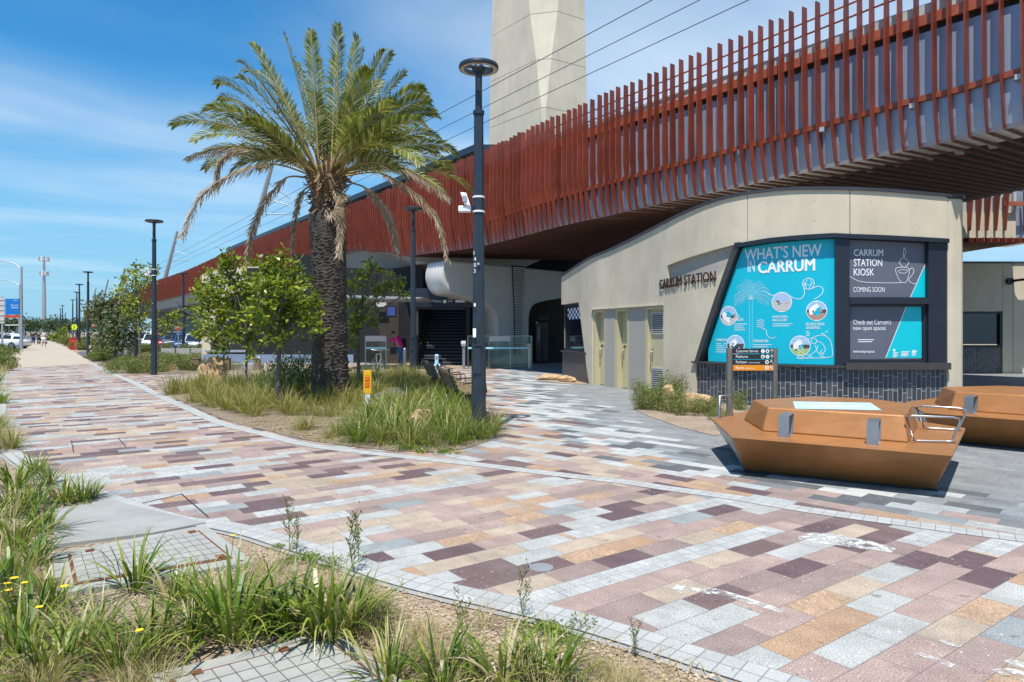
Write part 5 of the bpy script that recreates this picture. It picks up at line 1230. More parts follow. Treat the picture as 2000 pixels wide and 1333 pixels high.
def frond(lm, rm, p0, tip, lift, n, L0, droopy, rnd, vee=.35, wd=.020, roll=0):
    d = tip-p0; L = d.length; st = (d.normalized()+Vector((0, 0, lift))).normalized(); p1 = p0+st*L*.42; p2 = tip+Vector((0, 0, (droopy*.16+.13*min(1, 1.4*math.hypot(d.x, d.y)/L)**2)*L))-d*.14
    P = []
    for i in range(n+1):
        t = i/n; P.append(p0*(1-t)**3+p1*3*t*(1-t)**2+p2*3*t*t*(1-t)+tip*t**3)
    rm.tube(P[::max(1, n//12)]+[P[-1]], [.030*(1-.85*i/len(P[::max(1, n//12)])) for i in range(len(P[::max(1, n//12)])+1)], 5)
    up0 = Vector((0, 0, 1))
    for i in range(int(n*.2), n+1):
        t = i/n; p = P[i]; T = (P[min(i+1, n)]-P[max(i-1, 0)]).normalized(); S = T.cross(up0)
        if S.length < .15: S = T.cross(Vector((0, 1, .2)))
        S.normalize(); U = S.cross(T); S, U = S*math.cos(roll)+U*math.sin(roll), U*math.cos(roll)-S*math.sin(roll)
        ln = L0*(math.sin(PI*min(1, .16+.78*t)))**.7*rnd.uniform(.8, 1.1); fwd = .7+1.0*t
        for sg in (-1, 1):
            for rep in range(1):
                dr = (S*sg*1.0+T*fwd+U*(vee+rnd.uniform(-.22, .22))).normalized(); w_ = dr.cross(U).normalized()*wd*rnd.uniform(.8, 1.2)
                m_ = p+dr*ln*.5; e = p+dr*ln+Vector((0, 0, -ln*(.10+.25*max(0, droopy))))
                if droopy > .8: m_ = p+dr*ln*.35+Vector((0, 0, -ln*.15)); e = p+dr*ln*.5+Vector((rnd.uniform(-.03, .03), 0, -ln*.75))
                lm.add([p-w_*.4, p+w_*.4, m_+w_, m_-w_, e], [(0, 1, 2, 3), (3, 2, 4)])
gt = [(660, 49), (608, 63), (554, 65), (696, 72), (710, 99), (494, 88), (766, 106), (518, 132), (424, 164), (829, 177), (745, 160), (853, 225), (431, 196), (831, 245), (338, 245), (451, 216), (419, 252), (858, 270), (851, 299), (925, 378), (867, 375), (455, 333), (595, 85), (656, 106), (470, 300), (820, 320), (760, 290), (575, 120), (620, 110), (690, 140), (725, 210), (550, 200), (480, 240), (780, 240), (600, 180), (680, 190), (640, 230), (505, 330), (790, 345), (735, 330), (380, 275), (400, 215), (880, 330), (840, 200), (400, 330), (480, 140), (790, 145), (890, 300)]
rr = random.Random(21); lm, rm = MB(), MB()
for i, (px, py) in enumerate(gt):
    inpl = pl(px, py)-crown0; l2 = math.hypot(inpl.x, inpl.z); Lt = rr.uniform(3.5, 4.0)
    dy = math.sqrt(max(.02, Lt*Lt-l2*l2))*rr.uniform(.55, .95)*(-1 if i % 2 else 1)
    if 22 <= i < 42: dy = (-1 if i % 3 else 1)*rr.uniform(1.4, 2.6)
    if dy < 0 and -1.75 < inpl.x < .9: dy = -dy
    tip = crown0+Vector((inpl.x, 0, inpl.z))+Vector((0, dy, 0)); k = (PY+dy)/PY; tip = Vector((tip.x*k+pcx*(k-1), tip.y, HC+(tip.z-HC)*k))
    st = crown0+Vector((inpl.x, dy, 0)).normalized()*.22+Vector((0, 0, rr.uniform(.1, .5)))
    flatness = max(0, 1-abs(inpl.z)/max(.3, l2))
    frond(lm, rm, st, tip, .22+.42*flatness, 66, .50, .2, rr, .22, .0155, (rr.uniform(.35, .95)*(1 if inpl.x > 0 else -1))*(-1 if i % 5 == 0 else 1))
for i in range(8):
    a = i*2.399; d_ = Vector((math.cos(a), math.sin(a), rr.uniform(.5, 1.4))).normalized(); st = crown0+Vector((0, .1, .5)); d_.y = abs(d_.y); frond(lm, rm, st, st+d_*rr.uniform(2.2, 3.1), .2, 50, .45, .2, rr, .3, .013, rr.uniform(-1, 1))
for tx, ty, tz in ((1.3, -1.5, 2.3), (-1.6, -1.3, 2.2), (1.9, -1.6, 1.5), (-2.0, -1.5, 1.3), (1.5, -1.0, 2.9), (-1.7, -.9, 2.7), (2.3, -1.6, .7), (-2.4, -1.2, .6), (1.2, -1.9, 1.2), (-2.2, -.8, 1.9), (.5, .6, 2.6), (-.4, .5, 2.5), (.1, 1.0, 2.2)):
    st = crown0+Vector((tx, ty, 0)).normalized()*.2+Vector((0, 0, rr.uniform(.2, .5))); frond(lm, rm, st, crown0+Vector((tx, ty, tz)), .35, 62, .46, .2, rr, .3, .0155, rr.uniform(-.5, .5))
cr_ = obj('crown', lm, M['frond'], pal, fix=False); obj('frond_stems', rm, M['rachis'], cr_, fix=False)
def path_frond(pts, n, L0, rnd, dy):
    q = smooth([pl(*p) for p in pts], 10); N = len(q)-1; lm = MB()
    q = [p+Vector((0, dy*(i/N), 0)) for i, p in enumerate(q)]
    lm.tube(q, [.026*(1-.8*i/N) for i in range(N+1)], 5, 1)
    for i in range(int(n*.25), n+1):
        t = i/n; k = min(N-1, int(t*N)); p = q[k].lerp(q[k+1], t*N-k); T = (q[min(k+1, N)]-q[max(k-1, 0)]).normalized()
        S = T.cross(Vector((0, 1, 0))).normalized(); ln = L0*rnd.uniform(.7, 1.15)*(.6+.4*math.sin(PI*min(1, t)))
        for sg in (-1, 1):
            hang = Vector((0, 0, -1))*(.9 if abs(T.z) < .7 else .35); dr = (T*.9+S*sg*rnd.uniform(.15, .5)+Vector((0, sg*rnd.uniform(0, .5), 0))+hang*rnd.uniform(.5, 1)).normalized()
            w_ = Vector((-dr.z, 0, dr.x)).normalized()*.011*rnd.uniform(.7, 1.3) if abs(dr.y) < .95 else Vector((.016, 0, 0)); m_ = p+dr*ln*.5+S*rnd.uniform(-.02, .02); e = p+dr*ln+Vector((rnd.uniform(-.05, .05), rnd.uniform(-.05, .05), -.05*ln))
            lm.add([p-w_*.5, p+w_*.5, m_+w_, m_-w_, e], [(0, 1, 2, 3), (3, 2, 4)])
    return lm
dead = [((620, 340), (560, 305), (470, 285), (420, 310), (408, 360)), ((600, 335), (500, 290), (420, 282), (348, 296)), ((612, 345), (540, 325), (470, 345), (415, 395), (388, 470)), ((612, 350), (555, 345), (510, 390), (480, 440), (464, 502)), ((610, 362), (585, 375), (567, 430), (557, 505)), ((612, 375), (606, 430), (609, 500)), ((655, 335), (662, 375), (672, 430), (675, 500)), ((668, 352), (720, 370), (755, 420), (773, 490)), ((668, 345), (740, 335), (810, 375), (850, 425), (868, 500)), ((668, 340), (770, 320), (830, 345), (870, 372)), ((650, 350), (640, 380), (655, 420), (682, 395))]
for i, d in enumerate(dead):
    lm = path_frond(d, 95, .36 if i not in (5, 4) else .24, rr, [.4, .5, -.8, .6, .5, .3, -.62, .4, .7, .8, -.62][i])
    obj('dead_frond', lm, [M['deadfrond'], M['rachis']], pal, fix=False)

# ------------------------------------------------------------------ broadleaf trees
def leafquad(mb, p, d, w_, rnd):
    d = Vector(d); s = d.cross(Vector((rnd.uniform(-1, 1), rnd.uniform(-1, 1), rnd.uniform(-1, 1))))
    if s.length < 1e-3: s = Vector((1, 0, 0))
    s.normalize(); s *= w_; m_ = p+d*.5
    mb.add([p, m_+s, p+d, m_-s], [(0, 1, 2, 3)])
def tree(name, label, loc, base_px, clusters, Y, lf, leafm, seed, per=150, trunk_r=.04, lean=None, cat='tree', group=None):
    """clusters: photo-measured (px,py,radius px, depth offset) clumps of the crown; limbs reach from the stem to each"""
    rnd = random.Random(seed); o = Vector((loc[0], loc[1], 0)); t_ = thing(name, label, cat, o, 0, group)
    cl = [(Vector((fX(a, Y+dy)-o.x, Y+dy-o.y, fZ(b, Y+dy))), r_/F*Y) for a, b, r_, dy in clusters]
    fork = Vector((fX(base_px[0], Y)-o.x, 0, fZ(base_px[1], Y)))
    tb = MB(); tb.tube([(0, 0, -.02), fork*.5+Vector((rnd.uniform(-.04, .04), 0, 0)), fork], [trunk_r*1.25, trunk_r, trunk_r*.85], 8)
    top = max(c.z for c, r_ in cl); 
    for c, r_ in cl:
        s = fork+(Vector((0, 0, 1))*max(0, min(.6, (c.z-fork.z)*.35))); md = s.lerp(c, .55)+Vector((rnd.uniform(-.1, .1), rnd.uniform(-.1, .1), -.05))
        tb.tube([fork, s, md, c], [trunk_r*.7, trunk_r*.6, trunk_r*.4, .008], 6)
        for k in range(4):
            e = c+Vector((rnd.gauss(0, 1), rnd.gauss(0, 1), rnd.gauss(0, 1))).normalized()*r_*.8; tb.tube([md.lerp(c, .6), e], [.010, .004], 4)
    obj('trunk', tb, M['bark'], t_, fix=False)
    mb = MB()
    for c, r_ in cl:
        n = int(per*1.45*(r_/.4)**2)
        for k in range(n//7+1):
            u = Vector((rnd.gauss(0, 1), rnd.gauss(0, 1), rnd.gauss(0, 1))).normalized()*r_*(rnd.uniform(.25, 1.0) if rnd.random() < .8 else rnd.uniform(1.0, 1.4))
            q = c+Vector((u.x, u.y, u.z*.85)); ax_ = (u.normalized()+Vector((rnd.uniform(-.6, .6), rnd.uniform(-.6, .6), rnd.uniform(-.1, .9)))).normalized()
            for j in range(7):
                d = (ax_*.5+Vector((rnd.gauss(0, 1), rnd.gauss(0, 1), rnd.gauss(0, 1)*.7)).normalized()).normalized()*lf*rnd.uniform(.7, 1.25)
                leafquad(mb, q+ax_*lf*(j*.35-1), d, lf*.24*rnd.uniform(.8, 1.3), rnd)
    obj('crown', mb, leafm, t_, fix=False); return t_
g1 = E(547, 798); tree('young_tree', 'bright green young tree with forked trunk left of the palm', g1, (545, 690), [(520, 520, 26, 0), (545, 535, 34, .3), (510, 560, 30, -.3), (560, 570, 40, -.2), (590, 590, 34, .2), (530, 600, 38, -.3), (570, 625, 36, .3), (600, 635, 24, -.2), (500, 620, 30, .2), (540, 655, 26, -.2), (575, 545, 26, .4), (606, 605, 26, 0), (555, 508, 18, 0)], g1.y, .135, M['leaf'], 31, 190, .055)
g2 = E(484, 772); tree('young_tree', 'bright green young tree with a slim single stem in the bed', g2, (482, 690), [(440, 520, 24, 0), (460, 545, 34, .2), (420, 570, 32, -.2), (470, 590, 34, .3), (430, 610, 34, -.2), (400, 600, 24, .2), (460, 640, 32, 0), (490, 560, 28, .3), (410, 645, 22, -.2), (490, 660, 20, .2), (455, 505, 16, 0), (395, 575, 18, 0), (500, 610, 22, 0), (490, 690, 14, 0)], g2.y, .13, M['leaf'], 32, 190, .035)
g3 = E(437, 752); tree('young_tree', 'leftmost bright green young tree beside the orange boulder', g3, (437, 690), [(420, 545, 24, .3), (400, 580, 22, .3), (400, 640, 24, 0), (390, 655, 16, 0), (440, 660, 24, .2), (450, 600, 28, .4), (430, 680, 14, 0), (470, 655, 16, 0)], g3.y, .13, M['leaf'], 33, 180, .03)
g4 = E(700, 762); tree('young_tree', 'airy young tree with yellow-green leaves right of the palm trunk', g4, (700, 650), [(700, 620, 22, 0), (715, 600, 20, .2), (690, 645, 18, -.2), (728, 632, 14, .1), (690, 560, 16, .2), (712, 540, 18, 0), (725, 520, 14, 0), (745, 530, 12, .1), (755, 560, 18, -.1), (775, 550, 16, 0), (790, 575, 8, 0), (740, 570, 14, .2), (685, 670, 14, 0), (700, 588, 16, 0), (660, 545, 14, .5), (670, 590, 14, .5)], g4.y, .12, M['leaf'], 34, 210, .05)
o = Vector((fX(225, 36), 36, 0)); tree('bushy_tree', 'dense dark grey-green rounded tree beside the tan path', o, (225, 680), [(225, 610, 34, 0), (200, 620, 26, .4), (250, 630, 30, -.3), (215, 645, 34, -.5), (235, 665, 32, -.4), (190, 600, 20, 0), (250, 600, 22, .3), (210, 590, 20, 0), (175, 610, 14, .2), (235, 585, 14, 0), (262, 650, 20, 0)], 36, .17, M['leafd'], 35, 120, .08)
o = Vector((fX(277, 30), 30, 0)); tree('slim_tree', 'tall slim green tree behind the second lamp post', o, (272, 650), [(262, 530, 18, 0), (245, 545, 14, .2), (285, 545, 18, -.2), (240, 565, 18, 0), (268, 560, 18, .3), (296, 530, 14, 0), (300, 560, 10, .1), (262, 590, 20, 0), (285, 600, 16, .2), (275, 625, 18, 0), (300, 625, 12, 0), (255, 615, 14, 0), (310, 525, 8, 0)], 30, .15, M['leaf'], 36, 90, .045)
o = Vector((fX(335, 44), 44, 0)); tree('slim_tree', 'small green tree in front of the STOP sign', o, (336, 655), [(338, 615, 10, 0), (325, 625, 9, 0), (345, 620, 8, 0), (330, 640, 10, 0), (348, 635, 8, 0), (318, 635, 7, 0)], 44, .17, M['leaf'], 37, 110, .045)
o = Vector((fX(112, 95), 95, 0)); tree('slim_tree', 'small distant green tree beside the path verge', o, (112, 665), [(110, 655, 6, 0), (120, 650, 6, 0), (105, 660, 5, 0), (130, 658, 6, 0), (128, 645, 5, 0)], 95, .3, M['leaf'], 38, 60, .06)
o = Vector((fX(310, 33), 33, 0)); tree('slim_tree', 'thin low branching tree right of the second lamp post', o, (308, 665), [(308, 640, 10, 0), (300, 655, 9, 0), (318, 650, 8, 0)], 33, .15, M['leaf'], 39, 90, .035)

# ------------------------------------------------------------------ rocks
def rock(name, label, loc, dims, seed, rz=0):
    rnd = random.Random(seed); bm = bmesh.new(); bmesh.ops.create_icosphere(bm, subdivisions=3, radius=1)
    ds = [(Vector((rnd.gauss(0, 1), rnd.gauss(0, 1), rnd.gauss(0, .8))).normalized(), rnd.uniform(.55, .85)) for _ in range(11)]
    for v in bm.verts:
        p = v.co.copy()
        for d, c in ds:
            e = p.dot(d)-c
            if e > 0: p -= d*e
        p += p.normalized()*(.03*math.sin(p.x*9+seed)+.03*math.sin(p.z*11+p.y*7)); v.co = Vector((p.x*dims[0], p.y*dims[1], p.z*dims[2]+dims[2]*.55))
    me = bpy.data.meshes.new(name); bm.to_mesh(me); bm.free(); me.materials.append(M['rock'])
    o = bpy.data.objects.new(name, me); COL.objects.link(o); o.location = loc; o.rotation_euler = (0, 0, rz); return tag(o, label, 'rock')
rock('boulder', 'large pointed orange boulder in the palm bed below the small trees', E(420, 750), (.50, .42, .58), 3, .3)
p = E(1372, 808); rock('boulder', 'largest pale orange boulder in front of the kiosk', p+Vector((.0, .25, 0)), (.42, .36, .30), 8, .4)
rock('boulder', 'smaller pale boulder behind a low shrub by the kiosk', E(1312, 785)+Vector((0, .2, 0)), (.26, .22, .26), 12, 1.1)
rock('boulder', 'low stone beside the largest boulder by the kiosk', E(1345, 802), (.2, .2, .12), 15, .2)
rock('boulder', 'flat orange stone nearest the grey pier on the gravel patch', E(1074, 742), (.5, .25, .13), 17, .1)
rock('boulder', 'flat orange stone against the kiosk end window plinth', E(1106, 746), (.5, .28, .14), 19, 2.2)
rock('boulder', 'half hidden pale boulder inside the tall grass clump', E(820, 842), (.40, .3, .24), 23, .6)
rock('boulder', 'dark low boulder behind the yellow marker post', E(765, 782), (.55, .35, .22), 27, .9).data.materials[0] = M['bark']
rock('boulder', 'small tan stone right of the palm trunk base', E(665, 745), (.35, .25, .18), 29, .9)

# ------------------------------------------------------------------ plants
def blades(mb, n, Lr, wr, spread, rnd, lean=.55, base_r=.08, segs=5, curl=1.0):
    for i in range(n):
        a = rnd.uniform(0, 2*PI); L = rnd.uniform(*Lr); w_ = rnd.uniform(*wr); tl = rnd.uniform(.03, lean)*spread; b = Vector((math.cos(a), math.sin(a), 0))
        r0 = base_r*math.sqrt(rnd.random()); p = Vector((math.cos(a)*r0, math.sin(a)*r0, 0)); tilt = tl; sd = Vector((-b.y, b.x, 0)); tw = rnd.uniform(-.6, .6); sd = (sd*math.cos(tw)+b*math.sin(tw)*.5).normalized()
        vs = []; bend = rnd.uniform(.1, .55)*curl
        for k in range(segs+1):
            f = k/segs; ww = w_*(.55+.9*f if f < .4 else (1-f)/.6*.95+.02)
            vs += [p-sd*ww*.5, p+sd*ww*.5]
            p = p+(b*math.sin(tilt)+Vector((0, 0, 1))*math.cos(tilt))*L/segs; tilt = min(2.6, tilt+bend*(.4+f))
        mb.add(vs, [(2*k, 2*k+1, 2*k+3, 2*k+2) for k in range(segs)])
def proto(name, label, cat, group, mk, m_):
    mb = MB(); mk(mb); o = obj(name, mb, m_, fix=False); tag(o, label, cat, group); return o
used = set()
def place(pr, loc, scale=1.0, rz=None, label=None, group=None):
    rz = R.uniform(0, 2*PI) if rz is None else rz
    if pr.name not in used:
        used.add(pr.name); pr.location = loc; pr.rotation_euler = (0, 0, rz); pr.scale = (scale,)*3 if not isinstance(scale, tuple) else scale
        if label: pr['label'] = label
        if group: pr['group'] = group
        return pr
    return dup(pr, loc, rz, label, scale, group)
rs = random.Random(41)
GRP1 = 'strap-leaved tufts in the front garden'
straps = []
for i in range(5):
    def mk(mb, i=i): blades(mb, 46+i*7, (.26, .50), (.014, .026), 1.0, rs, .95, .10, 5, 1.2)
    straps.append(proto('strap_leaf_plant', 'green strap-leaved tuft growing in the gravel front garden', 'plant', GRP1, mk, M['strap' if i % 2 else 'strapg']))
GRP2 = 'dry grass tussocks'
dryp = []
for i in range(4):
    def mk(mb, i=i): blades(mb, 110, (.22, .5), (.0035, .007), 1.3, rs, 1.0, .12, 4, 1.3)
    dryp.append(proto('fine_grass_tuft', 'dry straw-coloured fine grass tuft in the front garden', 'grass tuft', 'dry fine grass tufts in the front garden', mk, M['dry']))
# front garden strap plants: photo-measured foot points
mains = [(262, 1150, 1.2), (390, 1200, 1.15), (565, 1228, 1.1), (650, 1245, 1.2), (455, 1246, 1.4), (622, 1236, 1.5), (192, 1243, .9), (295, 1268, 1.0), (125, 982, .95), (160, 980, .85), (181, 972, .6), (757, 1335, .8), (915, 1310, .6), (1040, 1320, .75), (690, 1232, .9), (560, 1240, .8), (340, 1180, .9), (520, 1225, .8), (70, 925, .9), (30, 955, 1.0), (75, 985, 1.0), (20, 1010, 1.1), (85, 1040, 1.0), (30, 1075, 1.1), (70, 1105, .9), (20, 1150, 1.1), (100, 1190, .95), (60, 1235, 1.0), (150, 1290, 1.0), (30, 1300, 1.0), (240, 1320, .9), (-40, 1060, 1.1), (-60, 1200, 1.1), (95, 945, .8), (50, 1000, 1.0), (110, 1330, 1.0), (370, 1262, .85), (860, 1345, .85), (980, 1345, .9), (1080, 1345, .8), (430, 1200, .8)]
for i, (a, b, k) in enumerate(mains): place(straps[i % 5], E(a, b), k*rs.uniform(.75, .95))
# background verge of the same garden, past the kerb on the left
for i in range(70):
    b = 700+ (rs.random()**1.2)*190; xe = 12 if b < 850 else 12+(b-850)*.9; a = rs.uniform(-60, xe-6)
    p = E(a, b); place(rs.choice(dryp if i % 3 else straps), p, rs.uniform(.7, 1.2)*(1 if b > 760 else 1.4), None, None)
for i in range(70):
    a, b = rs.uniform(-30, 1150), rs.uniform(1010, 1400)
    lim = 1040+ (a-430)*.215 if a > 430 else (900+a*.5 if a < 110 else 1150)
    if b < lim+60 or (330 < a < 760 and b > 1262) or (105 < a < 470 and b < 1165): continue
    place(rs.choice(dryp), E(a, b), rs.uniform(.4, .75))
for i in range(38):
    a, b = rs.uniform(1100, 1460), rs.uniform(1265, 1400); place(rs.choice(dryp), E(a, b), rs.uniform(.25, .5)) if b > 1290+(a-1100)*.27 else None
for i in range(150):
    a, b = rs.uniform(-30, 900), rs.uniform(1090, 1400)
    lim = 1062+(a-518)*.262 if a > 518 else (900+a*.5 if a < 110 else 1165)
    if b < lim+62 or (320 < a < 770 and b > 1250): continue
    place(rs.choice(dryp), E(a, b), rs.uniform(.35, .65))
# tall weeds with seed heads along the border
def weed(mb, rnd, h, fl=True):
    st = [Vector((0, 0, 0)), Vector((rnd.uniform(-.04, .04), rnd.uniform(-.03, .03), h*.5)), Vector((rnd.uniform(-.07, .07), rnd.uniform(-.05, .05), h))]; mb.tube(st, [.0028, .002, .0014], 4)
    for k in range(16):
        f = rnd.uniform(.15, 1); p = st[0].lerp(st[1], f*2) if f < .5 else st[1].lerp(st[2], f*2-1); a = rnd.uniform(0, 2*PI)
        d = Vector((math.cos(a), math.sin(a), 1.0)).normalized()*rnd.uniform(.02, .09)*(1.1-f*.5); leafquad(mb, p, d, .004, rnd)
        if f > .5: leafquad(mb, p+d, Vector((rnd.uniform(-.01, .01), 0, .018)), .007, rnd); mb.tube([p, p+d], .0015, 3)
wp = []
for i in range(3):
    def mk(mb, i=i):
        for k in range(3+i): weed(mb, rs, rs.uniform(.22, .42))
    wp.append(proto('weed', 'thin upright weed with seed heads beside the white border', 'weed', 'thin weeds along the white border', mk, M['shrub']))
for a, b, k in ((565, 1078, 1.0), (578, 1082, .8), (690, 1118, 1.1), (700, 1100, .9), (1021, 1205, .75), (1243, 1282, .55), (905, 1262, .8)): place(wp[R.randrange(3)], E(a, b), k)
def leafy(mb, n, dims, lf, rnd, stems=8):
    lumps = [Vector((rnd.gauss(0, .45), rnd.gauss(0, .45), abs(rnd.gauss(.45, .3)))) for _ in range(stems)]
    for i in range(n):
        c = rnd.choice(lumps); u = Vector((rnd.gauss(0, 1), rnd.gauss(0, 1), rnd.gauss(0, 1))).normalized()*rnd.uniform(.15, .48); p = c+u; p = Vector((p.x*dims[0], p.y*dims[1], max(.01, p.z*dims[2])))
        d = (Vector((u.x, u.y, abs(u.z)+.5)).normalized()+Vector((rnd.gauss(0, .5), rnd.gauss(0, .5), rnd.gauss(0, .4)))).normalized()*lf*rnd.uniform(.6, 1.3); leafquad(mb, p, d, lf*.2, rnd)
herb = []
for i in range(2):
    def mk(mb): leafy(mb, 420, (.24, .24, .14), .04, rs)
    herb.append(proto('low_herb', 'low mat of small green weeds beside the white border', 'weed', 'low weed mats along the white border', mk, M['strapg']))
for a, b, k in ((600, 1096, .7), (640, 1110, .5), (1058, 1236, .75), (1098, 1250, .6), (560, 1095, .45), (545, 1070, .35), (715, 1140, .35), (790, 882, 1.2), (870, 886, .9)): place(herb[R.randrange(2)], E(a, b), (k, k, k*.6))
# yellow dandelions
def mk(mb):
    mb.tube([(0, 0, 0), (.02, 0, .17), (.03, 0, .30)], .003, 4, 1)
    for k in range(14): a = 2*PI*k/14; mb.add([(.03, 0, .30), (.03+.020*math.cos(a-.2), .020*math.sin(a-.2), .306), (.03+.026*math.cos(a), .026*math.sin(a), .304), (.03+.020*math.cos(a+.2), .020*math.sin(a+.2), .306)], [(0, 1, 2, 3)])
mb = MB(); mk(mb); dand = obj('dandelion', mb, [M['flower'], M['shrub']], fix=False); tag(dand, 'yellow dandelion flower among the front garden grass', 'flower', 'yellow dandelions in the front garden')
for a, b in ((8, 1230), (18, 1225), (38, 1222), (66, 1275), (280, 1330), (449, 1110), (122, 1240), (5, 1215)): place(dand, E(a, b), rs.uniform(.7, .9))
# gravel pebbles nearest the border
mb = MB(); ico = bmesh.new(); bmesh.ops.create_icosphere(ico, subdivisions=1, radius=1); iv = [v.co.copy() for v in ico.verts]; iff = [tuple(v.index for v in f.verts) for f in ico.faces]; ico.free()
for i in range(5200):
    a, b = rs.uniform(250, 1500), rs.uniform(1060, 1390); lim = 1052+(a-518)*.262
    if a < 518: lim = 1065
    if b < lim+8 or (330 < a < 760 and b > 1262): continue
    p = E(a, b); s_ = rs.uniform(.005, .014); k = (rs.uniform(.7, 1.3), rs.uniform(.7, 1.3), rs.uniform(.4, .8)); mb.add([(p.x+v.x*s_*k[0], p.y+v.y*s_*k[1], -.008+v.z*s_*k[2]+s_*.3) for v in iv], iff)
gm = leafmat('pebble', [(0, (.20, .13, .09)), (.4, (.40, .30, .21)), (.75, (.52, .42, .33)), (1, (.30, .18, .11))], .85, 0)
lt = MB()
for i in range(1500):
    a, b = rs.uniform(-40, 1450), rs.uniform(1040, 1390); lim = 1062+(a-518)*.262 if a > 518 else 1160
    if b < lim+10 or (330 < a < 760 and b > 1262): continue
    p = E(a, b); an = rs.uniform(0, PI); L = rs.uniform(.03, .16); d = Vector((math.cos(an), math.sin(an), rs.uniform(-.05, .12)))*L; n_ = Vector((-d.y, d.x, 0)).normalized()*.0022; q = p+Vector((0, 0, .012))
    lt.add([q-n_, q+n_, q+d+n_*.4, q+d-n_*.4], [(0, 1, 2, 3)])
struct('straw_litter', lt, M['dry'], 'stuff', fix=False)
struct('gravel_pebbles', mb, gm, 'stuff', fix=False)
# palm bed grasses
tall = []
for i in range(3):
    def mk(mb, i=i): blades(mb, 170, (.5, 1.0), (.009, .017), 1.1, rs, .95, .17, 6, 1.05)
    tall.append(proto('lomandra_clump', 'tall green strap-leaved grass clump in front of the palm', 'grass clump', 'tall grass clumps in front of the palm', mk, M['strapg' if i == 1 else 'strap']))
for a, b, k in ((770, 858, .9), (720, 852, .75), (820, 862, .75), (872, 858, .75), (740, 835, .9), (930, 850, .6), (905, 838, .8), (950, 838, .55), (850, 832, .75), (700, 866, .55), (795, 830, .9), (890, 870, .45), (960, 850, .45), (660, 850, .5), (915, 858, .6), (745, 868, .6), (800, 870, .6), (840, 872, .5), (760, 845, .9), (690, 850, .6), (860, 845, .8), (885, 845, .8), (925, 842, .7), (900, 860, .6), (780, 815, .9), (840, 810, .9), (880, 815, .9), (730, 815, .7), (965, 840, .5), (945, 858, .5)): place(tall[R.randrange(3)], E(a, b), k*rs.uniform(1.0, 1.25))
oliv = []
om = leafmat('olive_grass', [(0, (.09, .11, .02)), (.35, (.19, .20, .04)), (.65, (.34, .30, .09)), (1, (.52, .43, .24))], .55, .3)
for i in range(4):
    def mk(mb, i=i): blades(mb, 150, (.3, .62), (.006, .011), 1.2, rs, .95, .15, 4, 1.1)
    oliv.append(proto('grass_tussock', 'olive and straw grass tussock in the palm bed', 'grass tuft', 'olive grass tussocks in the palm bed', mk, om))
def inpoly(x, y, P):
    c = False
    for i in range(len(P)):
        (x1, y1), (x2, y2) = P[i-1], P[i]
        if (y1 > y) != (y2 > y) and x < (x2-x1)*(y-y1)/(y2-y1)+x1: c = not c
    return c
bp = [(p.x, p.y) for p in bedP]; zone = [(330, 772), (400, 797), (470, 812), (520, 822), (560, 818), (600, 806), (630, 800), (700, 812), (780, 810), (880, 805), (925, 790), (870, 757), (800, 738), (700, 742), (600, 746), (480, 751), (385, 757)]
zg = [tuple(E(*p)[:2]) for p in zone]; cnt = 0
while cnt < 215:
    x = rs.uniform(-14, 0); y = rs.uniform(12, 25)
    if not inpoly(x, y, zg): continue
    if (Vector((x, y, 0))-pal.location).length < .55: continue
    place(rs.choice(oliv), (x, y, 0), rs.uniform(.8, 1.35)); cnt += 1
for a, b, k in ((600, 838, .7), (585, 842, .6), (640, 815, .8), (690, 822, .8), (612, 812, .9), (660, 812, .8), (575, 812, .6), (640, 858, .4), (680, 800, .9), (725, 815, .8)): place(oliv[R.randrange(4)], E(a, b), k)
# scattered straw litter on the bare soil of the bed
mb = MB()
for i in range(900):
    a, b = rs.uniform(470, 760), rs.uniform(808, 880); p = E(a, b)
    if not inpoly(p.x, p.y, bp): continue
    an = rs.uniform(0, PI); L = rs.uniform(.06, .35); d = Vector((math.cos(an), math.sin(an), rs.uniform(-.02, .06)))*L; n_ = Vector((-d.y, d.x, 0)).normalized()*.006; q = p+Vector((0, 0, .02))
    mb.add([q-n_, q+n_, q+d+n_, q+d-n_], [(0, 1, 2, 3)])
struct('dead_leaf_litter', mb, M['dry'], 'stuff', fix=False)
shr = []
for i in range(3):
    def mk(mb): leafy(mb, 3400, (.9, .85, .5), .075, rs, 16)
    shr.append(proto('spreading_shrub', 'low spreading olive shrub in the bed around the second lamp post', 'shrub', 'low shrubs around the second lamp post', mk, M['shrub']))
for a, b, k in ((235, 722, .8), (262, 730, .9), (300, 727, 1.0), (330, 722, .9), (360, 724, .9), (395, 722, .8), (345, 712, .8), (275, 714, .9), (240, 710, .8), (420, 724, .7), (460, 722, .6), (315, 708, .9), (380, 706, .8), (220, 706, .7)): place(shr[R.randrange(3)], E(a, b), k)
ker = []
for i in range(3):
    def mk(mb): leafy(mb, 2600, (.55, .5, .5), .05, rs, 13)
    ker.append(proto('low_shrub', 'low fine-leaved green and rusty shrub in the kiosk bed', 'shrub', 'low shrubs in the kiosk bed', mk, M['shrub']))
for a, b, k in ((1262, 792, .75), (1285, 800, .85), (1312, 806, .75), (1345, 812, .6), (1300, 780, .9), (1335, 775, .9), (1385, 812, .6), (1255, 800, .5), (1440, 800, .6), (1358, 760, .8), (1410, 822, .35)): place(ker[R.randrange(3)], E(a, b), k)
bu = proto('grey_shrub', 'upright fine-leaved green shrub left of the palm trunk', 'shrub', None, lambda mb: leafy(mb, 5200, (.95, .85, .95), .085, rs, 16), leafmat('fine_leaf', [(0, (.06, .10, .03)), (.5, (.13, .18, .06)), (1, (.24, .27, .11))], .55, .3))
place(bu, E(585, 775)); 
bu2 = dup(bu, E(525, 780), 1.0, 'small dark green shrub at the foot of the forked young tree', .5)
